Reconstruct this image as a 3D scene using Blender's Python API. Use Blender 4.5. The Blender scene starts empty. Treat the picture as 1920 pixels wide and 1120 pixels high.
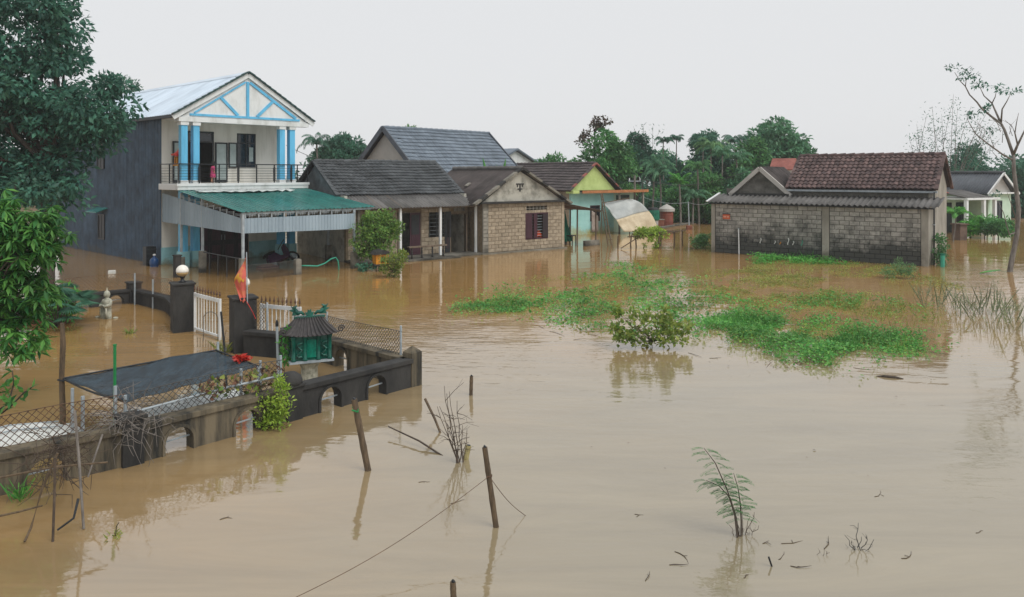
import bpy, bmesh, math, random
import numpy as np
from mathutils import Vector, Matrix

R = math.radians
S = bpy.context.scene
C = S.collection

# ------------------------------------------------------------------ camera, sky, sun, exposure
CAMH, FPX, HOR = 4.2, 1450.0, 324.0          # eye height (m), focal length and horizon row of the 1920 x 1120 photograph
cam_d = bpy.data.cameras.new('camera')
cam_d.sensor_width = 36.0
cam_d.lens = 36.0 * FPX / 1920.0
cam_d.shift_y = -(560.0 - HOR) / 1920.0
cam_d.clip_end = 2000
cam = bpy.data.objects.new('camera', cam_d)
C.objects.link(cam)
cam.location = (0, 0, CAMH)
cam.rotation_euler = (R(90), 0, 0)
S.camera = cam

SUN_EL, SUN_AZ = R(50), R(128)               # azimuth clockwise from +Y
W = bpy.data.worlds.new('World')
S.world = W
W.use_nodes = True
nt = W.node_tree
nt.nodes.clear()
out = nt.nodes.new('ShaderNodeOutputWorld')
sky = nt.nodes.new('ShaderNodeTexSky')
sky.sky_type = 'NISHITA'
sky.sun_disc = False
sky.sun_elevation = SUN_EL
sky.sun_rotation = SUN_AZ
sky.air_density = 1.0
sky.dust_density = 4.0
bg1 = nt.nodes.new('ShaderNodeBackground')
bg1.inputs['Strength'].default_value = 0.08
nt.links.new(sky.outputs[0], bg1.inputs['Color'])
bg2 = nt.nodes.new('ShaderNodeBackground')    # the even cloud layer that hides the blue
bg2.inputs['Color'].default_value = (0.68, 0.687, 0.697, 1)
bg2.inputs['Strength'].default_value = 1.0
mx = nt.nodes.new('ShaderNodeMixShader')
mx.inputs[0].default_value = 0.93
nt.links.new(bg1.outputs[0], mx.inputs[1])
nt.links.new(bg2.outputs[0], mx.inputs[2])
nt.links.new(mx.outputs[0], out.inputs['Surface'])

sun_d = bpy.data.lights.new('sun', 'SUN')
sun_d.energy = 1.45
sun_d.angle = R(35)
sun_d.color = (1.0, 0.97, 0.92)
sun = bpy.data.objects.new('sun', sun_d)
C.objects.link(sun)
sdir = Vector((math.sin(SUN_AZ) * math.cos(SUN_EL), math.cos(SUN_AZ) * math.cos(SUN_EL), math.sin(SUN_EL)))
sun.rotation_euler = (-sdir).to_track_quat('-Z', 'Y').to_euler()
sun.location = (0, 0, 40)

S.view_settings.view_transform = 'Standard'
S.view_settings.look = 'None'
S.view_settings.exposure = 0.27
S.view_settings.gamma = 1.0
S.view_settings.use_curve_mapping = False
S.render.engine = 'CYCLES'
S.cycles.max_bounces = 6
S.cycles.diffuse_bounces = 3
S.cycles.volume_bounces = 2
S.cycles.transparent_max_bounces = 6

# ------------------------------------------------------------------ helpers
def wp(px, py, z=0.0):
    """where a sight line of the photograph meets the level z (metres)"""
    t = (z - CAMH) / ((HOR - py) / FPX)
    return Vector(((px - 960) / FPX * t, t, z))

def wpd(px, py, Y):
    return Vector(((px - 960) / FPX * Y, Y, CAMH + (HOR - py) / FPX * Y))

def hexc(h):
    r = []
    for i in (0, 2, 4):
        c = int(h[i:i + 2], 16) / 255.0
        r.append(c / 12.92 if c <= 0.04045 else ((c + 0.055) / 1.055) ** 2.4)
    return tuple(r)

MATS = {}
def mat(name, c1, c2=None, scale=3.0, rough=0.8, bump=0.0, bscale=40.0, metal=0.0, spec=0.4, rnd=0.0,
        stretch=(1, 1, 1), detail=5.0, stain=None, stain_z=None, alpha=None, isl=0.0, contrast=(0.35, 0.65)):
    """procedural surface: two-tone noise, optional per-object / per-island variation, optional mould growing up from the water"""
    if name in MATS:
        return MATS[name]
    m = bpy.data.materials.new(name)
    m.use_nodes = True
    n = m.node_tree.nodes
    l = m.node_tree.links
    b = n['Principled BSDF']
    b.inputs['Roughness'].default_value = rough
    b.inputs['Metallic'].default_value = metal
    b.inputs['Specular IOR Level'].default_value = spec
    if c2 is None:
        c2 = tuple(x * 0.78 for x in c1)
    tc = n.new('ShaderNodeTexCoord')
    mp = n.new('ShaderNodeMapping')
    mp.inputs['Scale'].default_value = stretch
    l.new(tc.outputs['Object'], mp.inputs['Vector'])
    if rnd > 0:
        oi = n.new('ShaderNodeObjectInfo')
        mm = n.new('ShaderNodeMath'); mm.operation = 'MULTIPLY'; mm.inputs[1].default_value = 37.0
        l.new(oi.outputs['Random'], mm.inputs[0])
        l.new(mm.outputs[0], mp.inputs['Location'])
    tn = n.new('ShaderNodeTexNoise')
    tn.inputs['Scale'].default_value = scale
    tn.inputs['Detail'].default_value = detail
    tn.inputs['Roughness'].default_value = 0.65
    l.new(mp.outputs[0], tn.inputs['Vector'])
    mr = n.new('ShaderNodeMapRange')
    mr.inputs[1].default_value, mr.inputs[2].default_value = contrast
    l.new(tn.outputs['Fac'], mr.inputs[0])
    mix = n.new('ShaderNodeMix'); mix.data_type = 'RGBA'
    mix.inputs[6].default_value = (*c1, 1)
    mix.inputs[7].default_value = (*c2, 1)
    l.new(mr.outputs[0], mix.inputs[0])
    col = mix.outputs[2]
    def vary(val, amount):
        nonlocal col
        h = n.new('ShaderNodeHueSaturation')
        q = n.new('ShaderNodeMapRange')
        q.inputs[3].default_value = 1 - amount
        q.inputs[4].default_value = 1 + amount
        l.new(val, q.inputs[0])
        l.new(q.outputs[0], h.inputs['Value'])
        l.new(col, h.inputs['Color'])
        col = h.outputs[0]
    if rnd > 0:
        vary(oi.outputs['Random'], rnd)
    if isl > 0:
        g = n.new('ShaderNodeNewGeometry')
        vary(g.outputs['Random Per Island'], isl)
    if stain is not None:
        g = n.new('ShaderNodeNewGeometry')
        sx = n.new('ShaderNodeSeparateXYZ')
        l.new(g.outputs['Position'], sx.inputs[0])
        zr = n.new('ShaderNodeMapRange')
        zr.inputs[1].default_value, zr.inputs[2].default_value = stain_z
        zr.inputs[3].default_value, zr.inputs[4].default_value = 1.0, 0.0
        l.new(sx.outputs['Z'], zr.inputs[0])
        t2 = n.new('ShaderNodeTexNoise')
        t2.inputs['Scale'].default_value = 1.15
        t2.inputs['Detail'].default_value = 8
        t2.inputs['Roughness'].default_value = 0.7
        l.new(g.outputs['Position'], t2.inputs['Vector'])
        ad = n.new('ShaderNodeMath'); ad.operation = 'ADD'
        l.new(zr.outputs[0], ad.inputs[0])
        am = n.new('ShaderNodeMath'); am.operation = 'MULTIPLY_ADD'
        am.inputs[1].default_value, am.inputs[2].default_value = 1.9, -0.45
        l.new(t2.outputs['Fac'], am.inputs[0])
        l.new(am.outputs[0], ad.inputs[1])
        m2 = n.new('ShaderNodeMapRange')
        m2.inputs[1].default_value, m2.inputs[2].default_value = 0.8, 1.3
        l.new(ad.outputs[0], m2.inputs[0])
        mx2 = n.new('ShaderNodeMix'); mx2.data_type = 'RGBA'
        l.new(m2.outputs[0], mx2.inputs[0])
        l.new(col, mx2.inputs[6])
        mx2.inputs[7].default_value = (*stain, 1)
        col = mx2.outputs[2]
    l.new(col, b.inputs['Base Color'])
    if bump > 0:
        tb = n.new('ShaderNodeTexNoise')
        tb.inputs['Scale'].default_value = bscale
        tb.inputs['Detail'].default_value = 4
        l.new(mp.outputs[0], tb.inputs['Vector'])
        bp = n.new('ShaderNodeBump')
        bp.inputs['Strength'].default_value = bump
        bp.inputs['Distance'].default_value = 0.02
        l.new(tb.outputs['Fac'], bp.inputs['Height'])
        l.new(bp.outputs[0], b.inputs['Normal'])
    if alpha is not None:
        b.inputs['Alpha'].default_value = alpha
    MATS[name] = m
    return m

def leafmat(name, c1, c2, var=0.35, trans=0.3, rough=0.5):
    """leaves: each blade its own tone, some light passing through"""
    m = bpy.data.materials.new(name)
    m.use_nodes = True
    n = m.node_tree.nodes
    l = m.node_tree.links
    b = n['Principled BSDF']
    o = n['Material Output']
    g = n.new('ShaderNodeNewGeometry')
    mix = n.new('ShaderNodeMix'); mix.data_type = 'RGBA'
    mix.inputs[6].default_value = (*c1, 1)
    mix.inputs[7].default_value = (*c2, 1)
    l.new(g.outputs['Random Per Island'], mix.inputs[0])
    tn = n.new('ShaderNodeTexNoise')
    tn.inputs['Scale'].default_value = 0.6
    tn.inputs['Detail'].default_value = 3
    l.new(g.outputs['Position'], tn.inputs['Vector'])
    q = n.new('ShaderNodeMapRange')
    q.inputs[1].default_value, q.inputs[2].default_value = 0.3, 0.7
    q.inputs[3].default_value, q.inputs[4].default_value = 1 - var, 1 + var
    l.new(tn.outputs['Fac'], q.inputs[0])
    h = n.new('ShaderNodeHueSaturation')
    l.new(q.outputs[0], h.inputs['Value'])
    l.new(mix.outputs[2], h.inputs['Color'])
    l.new(h.outputs[0], b.inputs['Base Color'])
    b.inputs['Roughness'].default_value = rough
    b.inputs['Specular IOR Level'].default_value = 0.35
    tr = n.new('ShaderNodeBsdfTranslucent')
    l.new(h.outputs[0], tr.inputs['Color'])
    ms = n.new('ShaderNodeMixShader')
    ms.inputs[0].default_value = trans
    l.new(b.outputs[0], ms.inputs[1])
    l.new(tr.outputs[0], ms.inputs[2])
    l.new(ms.outputs[0], o.inputs['Surface'])
    MATS[name] = m
    return m

def link(name, me, m, parent=None):
    o = bpy.data.objects.new(name, me)
    C.objects.link(o)
    if m is not None and len(me.materials) == 0:
        me.materials.append(m)
    if parent is not None:
        o.parent = parent
    return o

def tag(o, label=None, cat=None, group=None, kind=None):
    if label: o['label'] = label
    if cat: o['category'] = cat
    if group: o['group'] = group
    if kind: o['kind'] = kind
    return o

def thing(name, label, cat, loc=(0, 0, 0), rz=0.0, group=None):
    o = bpy.data.objects.new(name, None)
    C.objects.link(o)
    o.empty_display_size = 0.2
    o.location = loc
    o.rotation_euler = (0, 0, rz)
    return tag(o, label, cat, group)

class MB:
    def __init__(s):
        s.v = []
        s.f = []
    def add(s, vs, fs):
        k = len(s.v)
        s.v.extend([tuple(p) for p in vs])
        s.f.extend([tuple(i + k for i in q) for q in fs])
        return s
    def box(s, x0, x1, y0, y1, z0, z1):
        return s.add([(x0, y0, z0), (x1, y0, z0), (x1, y1, z0), (x0, y1, z0), (x0, y0, z1), (x1, y0, z1), (x1, y1, z1), (x0, y1, z1)],
                     [(0, 3, 2, 1), (4, 5, 6, 7), (0, 1, 5, 4), (1, 2, 6, 5), (2, 3, 7, 6), (3, 0, 4, 7)])
    def beam(s, p, q, w, h, up=(0, 0, 1)):
        p, q = Vector(p), Vector(q)
        d = (q - p).normalized()
        u = Vector(up)
        a = d.cross(u)
        if a.length < 1e-4:
            a = d.cross(Vector((1, 0, 0)))
        a.normalize()
        b = a.cross(d).normalized()
        a = a * (w / 2); b = b * (h / 2)
        return s.add([p - a - b, p + a - b, p + a + b, p - a + b, q - a - b, q + a - b, q + a + b, q - a + b],
                     [(0, 3, 2, 1), (4, 5, 6, 7), (0, 1, 5, 4), (1, 2, 6, 5), (2, 3, 7, 6), (3, 0, 4, 7)])
    def tube(s, pts, rad, n=6, cap=True):
        pts = [Vector(p) for p in pts]
        k = len(pts)
        if not hasattr(rad, '__len__'):
            rad = [rad] * k
        base = len(s.v)
        ref = Vector((0.13, 0.31, 0.94))
        for i, p in enumerate(pts):
            d = (pts[min(i + 1, k - 1)] - pts[max(i - 1, 0)])
            if d.length < 1e-7: d = Vector((0, 0, 1))
            d.normalize()
            a = d.cross(ref)
            if a.length < 0.05: a = d.cross(Vector((1, 0, 0)))
            a.normalize()
            b = d.cross(a)
            for j in range(n):
                t = 2 * math.pi * j / n
                s.v.append(tuple(p + (a * math.cos(t) + b * math.sin(t)) * rad[i]))
        for i in range(k - 1):
            for j in range(n):
                s.f.append((base + i * n + j, base + i * n + (j + 1) % n, base + (i + 1) * n + (j + 1) % n, base + (i + 1) * n + j))
        if cap:
            s.f.append(tuple(base + j for j in range(n - 1, -1, -1)))
            s.f.append(tuple(base + (k - 1) * n + j for j in range(n)))
        return s
    def lathe(s, prof, n=16, c=(0, 0), sx=1.0, sy=1.0):
        base = len(s.v)
        for r, z in prof:
            for j in range(n):
                t = 2 * math.pi * j / n
                s.v.append((c[0] + r * sx * math.cos(t), c[1] + r * sy * math.sin(t), z))
        k = len(prof)
        for i in range(k - 1):
            for j in range(n):
                s.f.append((base + i * n + j, base + i * n + (j + 1) % n, base + (i + 1) * n + (j + 1) % n, base + (i + 1) * n + j))
        s.f.append(tuple(base + j for j in range(n - 1, -1, -1)))
        s.f.append(tuple(base + (k - 1) * n + j for j in range(n)))
        return s
    def prism(s, poly, axis, a, b):
        def P(u, w, t):
            return (u, t, w) if axis == 'y' else ((t, u, w) if axis == 'x' else (u, w, t))
        n = len(poly)
        vs = [P(u, w, a) for u, w in poly] + [P(u, w, b) for u, w in poly]
        fs = [tuple(range(n)), tuple(range(2 * n - 1, n - 1, -1))]
        for i in range(n):
            fs.append((i, n + i, n + (i + 1) % n, (i + 1) % n))
        return s.add(vs, fs)
    def grid(s, P, off=(0, 0, -0.01)):
        """closed sheet: rows of points, thickened by off"""
        nu, nv = len(P), len(P[0])
        off = Vector(off)
        top = [Vector(p) for r in P for p in r]
        vs = top + [p + off for p in top]
        N = nu * nv
        fs = []
        ix = lambda i, j: i * nv + j
        for i in range(nu - 1):
            for j in range(nv - 1):
                q = (ix(i, j), ix(i + 1, j), ix(i + 1, j + 1), ix(i, j + 1))
                fs.append(q)
                fs.append(tuple(N + k for k in reversed(q)))
        ring = [ix(i, 0) for i in range(nu)] + [ix(nu - 1, j) for j in range(1, nv)] + [ix(i, nv - 1) for i in range(nu - 2, -1, -1)] + [ix(0, j) for j in range(nv - 2, 0, -1)]
        for k in range(len(ring)):
            a, b = ring[k], ring[(k + 1) % len(ring)]
            fs.append((a, N + a, N + b, b))
        return s.add(vs, fs)
    def wall(s, x0, x1, z0, z1, holes, y0, y1, axis='y'):
        """wall slab with rectangular openings (x0,x1,z0,z1)"""
        xs = sorted(set([x0, x1] + [min(max(h[i], x0), x1) for h in holes for i in (0, 1)]))
        zs = sorted(set([z0, z1] + [min(max(h[i], z0), z1) for h in holes for i in (2, 3)]))
        def P(u, w, t):
            return (u, t, w) if axis == 'y' else (t, u, w)
        def solid(i, j):
            if i < 0 or j < 0 or i >= len(xs) - 1 or j >= len(zs) - 1: return False
            cx, cz = (xs[i] + xs[i + 1]) / 2, (zs[j] + zs[j + 1]) / 2
            return not any(h[0] < cx < h[1] and h[2] < cz < h[3] for h in holes)
        for i in range(len(xs) - 1):
            for j in range(len(zs) - 1):
                if not solid(i, j): continue
                a, b, c, d = xs[i], xs[i + 1], zs[j], zs[j + 1]
                s.add([P(a, c, y0), P(b, c, y0), P(b, d, y0), P(a, d, y0)], [(0, 1, 2, 3)])
                s.add([P(a, c, y1), P(b, c, y1), P(b, d, y1), P(a, d, y1)], [(3, 2, 1, 0)])
                if not solid(i - 1, j): s.add([P(a, c, y0), P(a, d, y0), P(a, d, y1), P(a, c, y1)], [(0, 1, 2, 3)])
                if not solid(i + 1, j): s.add([P(b, c, y0), P(b, c, y1), P(b, d, y1), P(b, d, y0)], [(0, 1, 2, 3)])
                if not solid(i, j - 1): s.add([P(a, c, y0), P(a, c, y1), P(b, c, y1), P(b, c, y0)], [(0, 1, 2, 3)])
                if not solid(i, j + 1): s.add([P(a, d, y0), P(b, d, y0), P(b, d, y1), P(a, d, y1)], [(0, 1, 2, 3)])
        return s
    def mesh(s, name, m=None, smooth=False):
        me = bpy.data.meshes.new(name)
        me.from_pydata(s.v, [], s.f)
        me.validate()
        bm = bmesh.new()
        bm.from_mesh(me)
        bmesh.ops.recalc_face_normals(bm, faces=bm.faces)
        bm.to_mesh(me)
        bm.free()
        if smooth:
            for p in me.polygons: p.use_smooth = True
        if m is not None: me.materials.append(m)
        return me
    def build(s, name, m, parent=None, smooth=False, bevel=0.0):
        o = link(name, s.mesh(name, m, smooth), m, parent)
        if bevel > 0:
            b = o.modifiers.new('bevel', 'BEVEL')
            b.width = bevel
            b.segments = 2
            b.limit_method = 'ANGLE'
        return o

def put(name, me, parent, loc=(0, 0, 0), rot=(0, 0, 0), sc=(1, 1, 1)):
    o = bpy.data.objects.new(name, me)
    C.objects.link(o)
    o.parent = parent
    o.location = loc
    o.rotation_euler = rot
    o.scale = sc
    return o

def copy_tree(o, parent=None):
    c = o.copy()
    C.objects.link(c)
    c.parent = parent
    for ch in list(o.children):
        copy_tree(ch, c)
    return c

def np_mesh(name, V, F, m=None):
    me = bpy.data.meshes.new(name)
    V = np.asarray(V, np.float32)
    F = np.asarray(F, np.int32)
    me.vertices.add(len(V))
    me.vertices.foreach_set('co', V.ravel())
    k = F.shape[1]
    me.loops.add(F.size)
    me.loops.foreach_set('vertex_index', F.ravel())
    me.polygons.add(len(F))
    me.polygons.foreach_set('loop_start', np.arange(0, F.size, k, dtype=np.int32))
    me.polygons.foreach_set('loop_total', np.full(len(F), k, np.int32))
    me.update(calc_edges=True)
    if m is not None: me.materials.append(m)
    return me

def unit(a):
    return a / np.maximum(np.linalg.norm(a, axis=1, keepdims=True), 1e-9)

def blades(c, d, nrm, L, Wd, fold=0.12):
    """one folded blade per row: base at c, growing along d"""
    s = unit(np.cross(d, nrm))
    nn = unit(np.cross(s, d))
    L = np.broadcast_to(np.asarray(L, float).reshape(-1, 1), (len(c), 1))
    Wd = np.broadcast_to(np.asarray(Wd, float).reshape(-1, 1), (len(c), 1))
    a = c
    m = c + d * L * 0.45
    t = c + d * L
    V = np.stack([a, m + s * Wd / 2 + nn * Wd * fold, t - nn * L * 0.08, m - s * Wd / 2 + nn * Wd * fold], 1).reshape(-1, 3)
    k = np.arange(len(c)) * 4
    F = np.concatenate([np.stack([k, k + 1, k + 2], 1), np.stack([k, k + 2, k + 3], 1)])
    return V, F

def merge(parts):
    Vs, Fs, k = [], [], 0
    for V, F in parts:
        Vs.append(V); Fs.append(F + k); k += len(V)
    return np.concatenate(Vs), np.concatenate(Fs)

def cloud(rng, centers, radii, n, L, Wd, droop=0.2, flat=0.0):
    """n blades round each centre, pointing outwards with some droop"""
    N = len(centers) * n
    cc = np.repeat(np.asarray(centers, float), n, 0)
    rr = np.repeat(np.asarray(radii, float).reshape(len(centers), -1), n, 0)
    u = unit(rng.normal(size=(N, 3)))
    rad = rng.uniform(0.25, 1.0, (N, 1)) ** 0.55
    p = cc + u * rad * rr
    d = unit(u + rng.normal(size=(N, 3)) * 0.6 + np.array([0, 0, -droop]))
    nr = unit(rng.normal(size=(N, 3)) * 0.7 + np.array([0, 0, 1.0 + flat]))
    ll = L * rng.uniform(0.6, 1.25, N)
    return blades(p, d, nr, ll, Wd * ll / L)

# ------------------------------------------------------------------ materials
m_white = mat('white_paint', hexc('dfe2e2'), hexc('a9aca6'), 1.8, 0.6, stretch=(1, 1, 0.4), contrast=(0.48, 0.85))
m_cream = mat('cream_render', hexc('e2dfd6'), hexc('b3afa2'), 1.3, 0.85, 0.1, stretch=(1.4, 1.4, 0.22), contrast=(0.45, 0.85), stain=hexc('9a9588'), stain_z=(-0.6, 0.9))
m_blue = mat('sky_blue_paint', hexc('67bde6'), hexc('4189ad'), 2.2, 0.55, stretch=(1.4, 1.4, 0.25), contrast=(0.45, 0.85))
m_cyan = mat('pale_cyan_paint', hexc('a4d4da'), hexc('86bcc2'), 1.5, 0.6, stain=hexc('7a7a62'), stain_z=(-0.3, 0.5))
m_clad = mat('slate_blue_cladding', hexc('50657a'), hexc('323f4c'), 1.3, 0.5, 0.0, stretch=(1, 1.0, 0.10), contrast=(.3, .72), rnd=0.06, spec=0.35, stain=hexc('5b554a'), stain_z=(-0.9, 0.7))
m_roofw = mat('pale_blue_roof_sheet', hexc('cddbe8'), hexc('a3b2c0'), 1.1, 0.4, rnd=0.05, stretch=(1, .3, 1), contrast=(.42, .8))
m_gtile = mat('dark_green_glazed_tile', hexc('2d4f4d'), hexc('1f3a3a'), 4, 0.4, rnd=0.15)
m_black = mat('black_metal', hexc('1d2126'), hexc('14171b'), 8, 0.45)
m_dark = mat('dark_frame', hexc('2b2f33'), hexc('1f2326'), 6, 0.5)
m_dglass = mat('dark_glass', hexc('222b33'), hexc('161c22'), 1, 0.08, spec=0.6)
m_frost = mat('frosted_pane', hexc('a9b6b4'), hexc('96a4a2'), 2, 0.3)
m_door = mat('dark_wood', hexc('33262a'), hexc('221a1f'), 3, 0.55, stretch=(6, 6, 0.6))
m_maroon = mat('maroon_wood', hexc('4a2733'), hexc('351c27'), 3, 0.55, stretch=(6, 6, 0.6))
m_teal = mat('teal_roof_sheet', hexc('38877f'), hexc('265f5b'), 1.3, 0.22, rnd=0.06, spec=0.6, stretch=(1.5, .35, 1), contrast=(.38, .75))
m_gsheet = mat('grey_ribbed_sheet', hexc('9fb0bb'), hexc('8798a4'), 0.8, 0.4, rnd=0.04, stretch=(1, 1, 0.2))
m_steel = mat('galvanised_steel', hexc('aab3b8'), hexc('8a949a'), 4, 0.45)
m_conc = mat('weathered_concrete', hexc('88847a'), hexc('5f5d55'), 2.5, 0.9, 0.25, stain=hexc('35342f'), stain_z=(-0.2, 0.5))
m_dconc = mat('blackened_concrete', hexc('403f3d'), hexc('1f2021'), 2.0, 0.88, 0.3, 30, stretch=(1, 1, 0.45), contrast=(0.3, 0.7))
m_dconc2 = mat('brown_black_concrete', hexc('746a57'), hexc('2b2b28'), 2.6, 0.88, 0.4, 30, stretch=(1.6, 1.6, 0.22), contrast=(0.36, 0.64))
m_tileg = mat('dark_grey_roof_tile', hexc('55595c'), hexc('2e3234'), 0.9, 0.65, 0.15, rnd=0.12, isl=0.25, contrast=(0.3, 0.7))
m_tilebl = mat('blue_grey_roof_tile', hexc('74808c'), hexc('5c6772'), 1.0, 0.55, isl=0.14)
m_tilebr = mat('brown_grey_roof_tile', hexc('58504f'), hexc('403a3b'), 1.0, 0.7, isl=0.2)
m_tiler = mat('old_red_roof_tile', hexc('6e5956'), hexc('413637'), 2.0, 0.8, 0.2, rnd=0.3)
m_redt = mat('red_roof_tile', hexc('9c5f55'), hexc('7d473f'), 2.0, 0.7, isl=0.15)
m_fibro = mat('grey_fibre_cement', hexc('72706e'), hexc('52514f'), 1.4, 0.85, 0.1, rnd=0.1, stretch=(1, 0.4, 1))
m_fibrod = mat('dark_fibre_cement', hexc('514a49'), hexc('3a3534'), 1.4, 0.85, 0.1, rnd=0.1)
m_block = mat('tan_concrete_block', hexc('ab9e8a'), hexc('8b7f6d'), 5, 0.92, 0.4, 50, rnd=0.14, stain=hexc('5a4d3d'), stain_z=(-0.8, 0.45))
m_mortar = mat('tan_mortar', hexc('85765f'), hexc('685c4b'), 6, 0.95, 0.3, stain=hexc('463d31'), stain_z=(-0.8, 0.45))
m_gblock = mat('grey_concrete_block', hexc('aaa8a1'), hexc('8b8983'), 4, 0.92, 0.4, 50, rnd=0.16, stain=hexc('444643'), stain_z=(0.1, 2.7))
m_gmort = mat('grey_mortar', hexc('6b6962'), hexc('514f4a'), 5, 0.95, 0.3, stain=hexc('222423'), stain_z=(0.1, 2.7))
m_render = mat('grey_render', hexc('a09c92'), hexc('7d7a71'), 1.2, 0.9, 0.2, stretch=(1, 1, 0.5), stain=hexc('5c584c'), stain_z=(-0.8, 1.2))
m_gable = mat('pale_grey_render', hexc('b5b2ac'), hexc('9c9994'), 0.8, 0.9, 0.1, contrast=(0.3, 0.75))
m_mouldy = mat('mouldy_plaster', hexc('b3b1a6'), hexc('5f5e56'), 1.6, 0.92, 0.2, contrast=(0.42, 0.72))
m_lime = mat('lime_render', hexc('c3d58b'), hexc('a9bd72'), 1.4, 0.85, 0.1)
m_aqua = mat('pale_aqua_render', hexc('a7d8d4'), hexc('8fc3bf'), 1.0, 0.85, 0.1, stain=hexc('9a9a6a'), stain_z=(-0.2, 0.8))
m_mint = mat('pale_mint_render', hexc('c6dcc8'), hexc('adc7b1'), 1.0, 0.85)
m_orange = mat('terracotta_trim', hexc('b57a4e'), hexc('94603b'), 3, 0.8)
m_rust = mat('rusty_sheet', hexc('6c5246'), hexc('47352f'), 2.5, 0.8, 0.1)
m_wood = mat('weathered_wood', hexc('7d6f5f'), hexc('574c41'), 4, 0.85, 0.3, stretch=(8, 8, 0.6))
m_bamboo = mat('old_bamboo', hexc('6f5d47'), hexc('3e342a'), 6, 0.75, 0.3, stretch=(3, 3, 0.8), contrast=(0.3, 0.7))
m_bark = mat('bark', hexc('5b5148'), hexc('39332d'), 5, 0.95, 0.5, 20, stretch=(2, 2, 0.5))
m_barkg = mat('pale_bark', hexc('857f79'), hexc('5a5550'), 5, 0.95, 0.4, 20, stretch=(2, 2, 0.5))
m_twig = mat('dead_twig', hexc('5d5044'), hexc('3c332c'), 5, 0.9)
m_wire = mat('fence_wire', hexc('565b5c'), hexc('473f38'), 9, 0.6, metal=0.3)
m_rustw = mat('rusty_wire', hexc('6a4f3a'), hexc('4a3a30'), 9, 0.8)
m_net = mat('shade_net', hexc('384c59'), hexc('25333d'), 2.2, 0.8, 0.3, 60, stretch=(3, 1, 1), alpha=.76)
m_gnet = mat('green_netting', hexc('14755c'), hexc('0d5a47'), 3, 0.8, 0.2)
m_tarp = mat('silver_tarp', hexc('b3b8b6'), hexc('979d9c'), 1.3, 0.35, 0.15, 6)
m_tarpb = mat('reflection_tinted_tarp', hexc('cdbfa2'), hexc('b3a284'), 2, 0.4, 0.15, 6)
m_plast = mat('clear_plastic', hexc('d5dad8'), hexc('b9c0bf'), 3, 0.25, 0.2, 10)
m_globe = mat('opal_globe', hexc('eceae2'), hexc('e2ded2'), 2, 0.2)
m_globeb = mat('dirty_globe_bowl', hexc('b59a69'), hexc('9a8158'), 3, 0.3)
m_shrine = mat('emerald_glaze', hexc('0e6453'), hexc('073b34'), 5, 0.22, 0.3, 12, spec=0.6)
m_shdark = mat('dark_glazed_tile', hexc('4a4645'), hexc('2f2d2f'), 6, 0.5, 0.2)
m_stone = mat('statue_stone', hexc('b9b8a8'), hexc('7d7e70'), 9, 0.9, 0.3, contrast=(0.4, 0.65))
m_flag = mat('flag_cloth', hexc('d4695c'), hexc('d7935a'), 4, 0.8, contrast=(0.52, 0.66))
m_flagy = mat('flag_yellow', hexc('e0b04a'), hexc('d08a34'), 6, 0.8)
m_red = mat('red_plastic', hexc('cc3a2c'), hexc('a82a22'), 6, 0.5)
m_yel = mat('yellow_ochre_paint', hexc('d9962a'), hexc('b87518'), 5, 0.6)
m_pink = mat('pink_cloth', hexc('d0527f'), hexc('b23c69'), 8, 0.85)
m_skin = mat('skin', hexc('b98a70'), hexc('a3765e'), 4, 0.6)
m_hair = mat('black_hair', hexc('17130f'), hexc('0e0b09'), 4, 0.5)
m_bluep = mat('blue_plastic', hexc('22497a'), hexc('183760'), 2, 0.3)
m_greenp = mat('green_paint', hexc('1c8a4a'), hexc('15703c'), 3, 0.4)
m_hose = mat('green_hose', hexc('3fa389'), hexc('2f8a74'), 3, 0.4)
m_tank = mat('red_brown_tank', hexc('8c4e3e'), hexc('6e3a2f'), 1.5, 0.6, rnd=0.0)
m_purple = mat('purple_bodywork', hexc('4a2a45'), hexc('33203a'), 2, 0.25)
m_rubber = mat('rubber', hexc('1a1a1b'), hexc('101011'), 6, 0.8)
m_soil = mat('muddy_soil', hexc('7a6449'), hexc('5b4b38'), 0.8, 0.95, 0.4, 6)
m_brick = mat('red_brick', hexc('8a5542'), hexc('6c4334'), 5, 0.9, 0.3)
m_foam = mat('white_foam', hexc('dcdedb'), hexc('c3c6c2'), 3, 0.7, 0.2, 12)
m_oran = mat('orange_sign', hexc('d4663f'), hexc('b85434'), 3, 0.6)

lf_dark = leafmat('leaf_blue_green', hexc('336257'), hexc('4f8069'), 0.4)
lf_mango = leafmat('leaf_mango', hexc('2c6a37'), hexc('6aa24a'), 0.3)
lf_mid = leafmat('leaf_mid_green', hexc('41774a'), hexc('659a58'), 0.35)
lf_deep = leafmat('leaf_deep_green', hexc('346552'), hexc('4f8066'), 0.35)
lf_palm = leafmat('leaf_palm', hexc('467c5e'), hexc('6a9c72'), 0.3)
lf_pale = leafmat('leaf_pale_green', hexc('5e8a58'), hexc('7aa36c'), 0.25)
lf_bright = leafmat('leaf_bright_green', hexc('3f8f3f'), hexc('6fb04e'), 0.25)
lf_water = leafmat('leaf_water_plant', hexc('3f8a3f'), hexc('76ad52'), 0.35)
lf_algae = leafmat('leaf_algae', hexc('76873f'), hexc('98a04e'), 0.25)
lf_yel = leafmat('leaf_yellow_green', hexc('7da23a'), hexc('a9bf4e'), 0.25)
lf_olive = leafmat('leaf_olive', hexc('5c8038'), hexc('97a04c'), 0.3)
lf_dead = leafmat('leaf_dead', hexc('4a3428'), hexc('6b4a38'), 0.3, 0.1)
lf_red = leafmat('leaf_reddish', hexc('6b4a44'), hexc('4d5a44'), 0.3)

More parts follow.
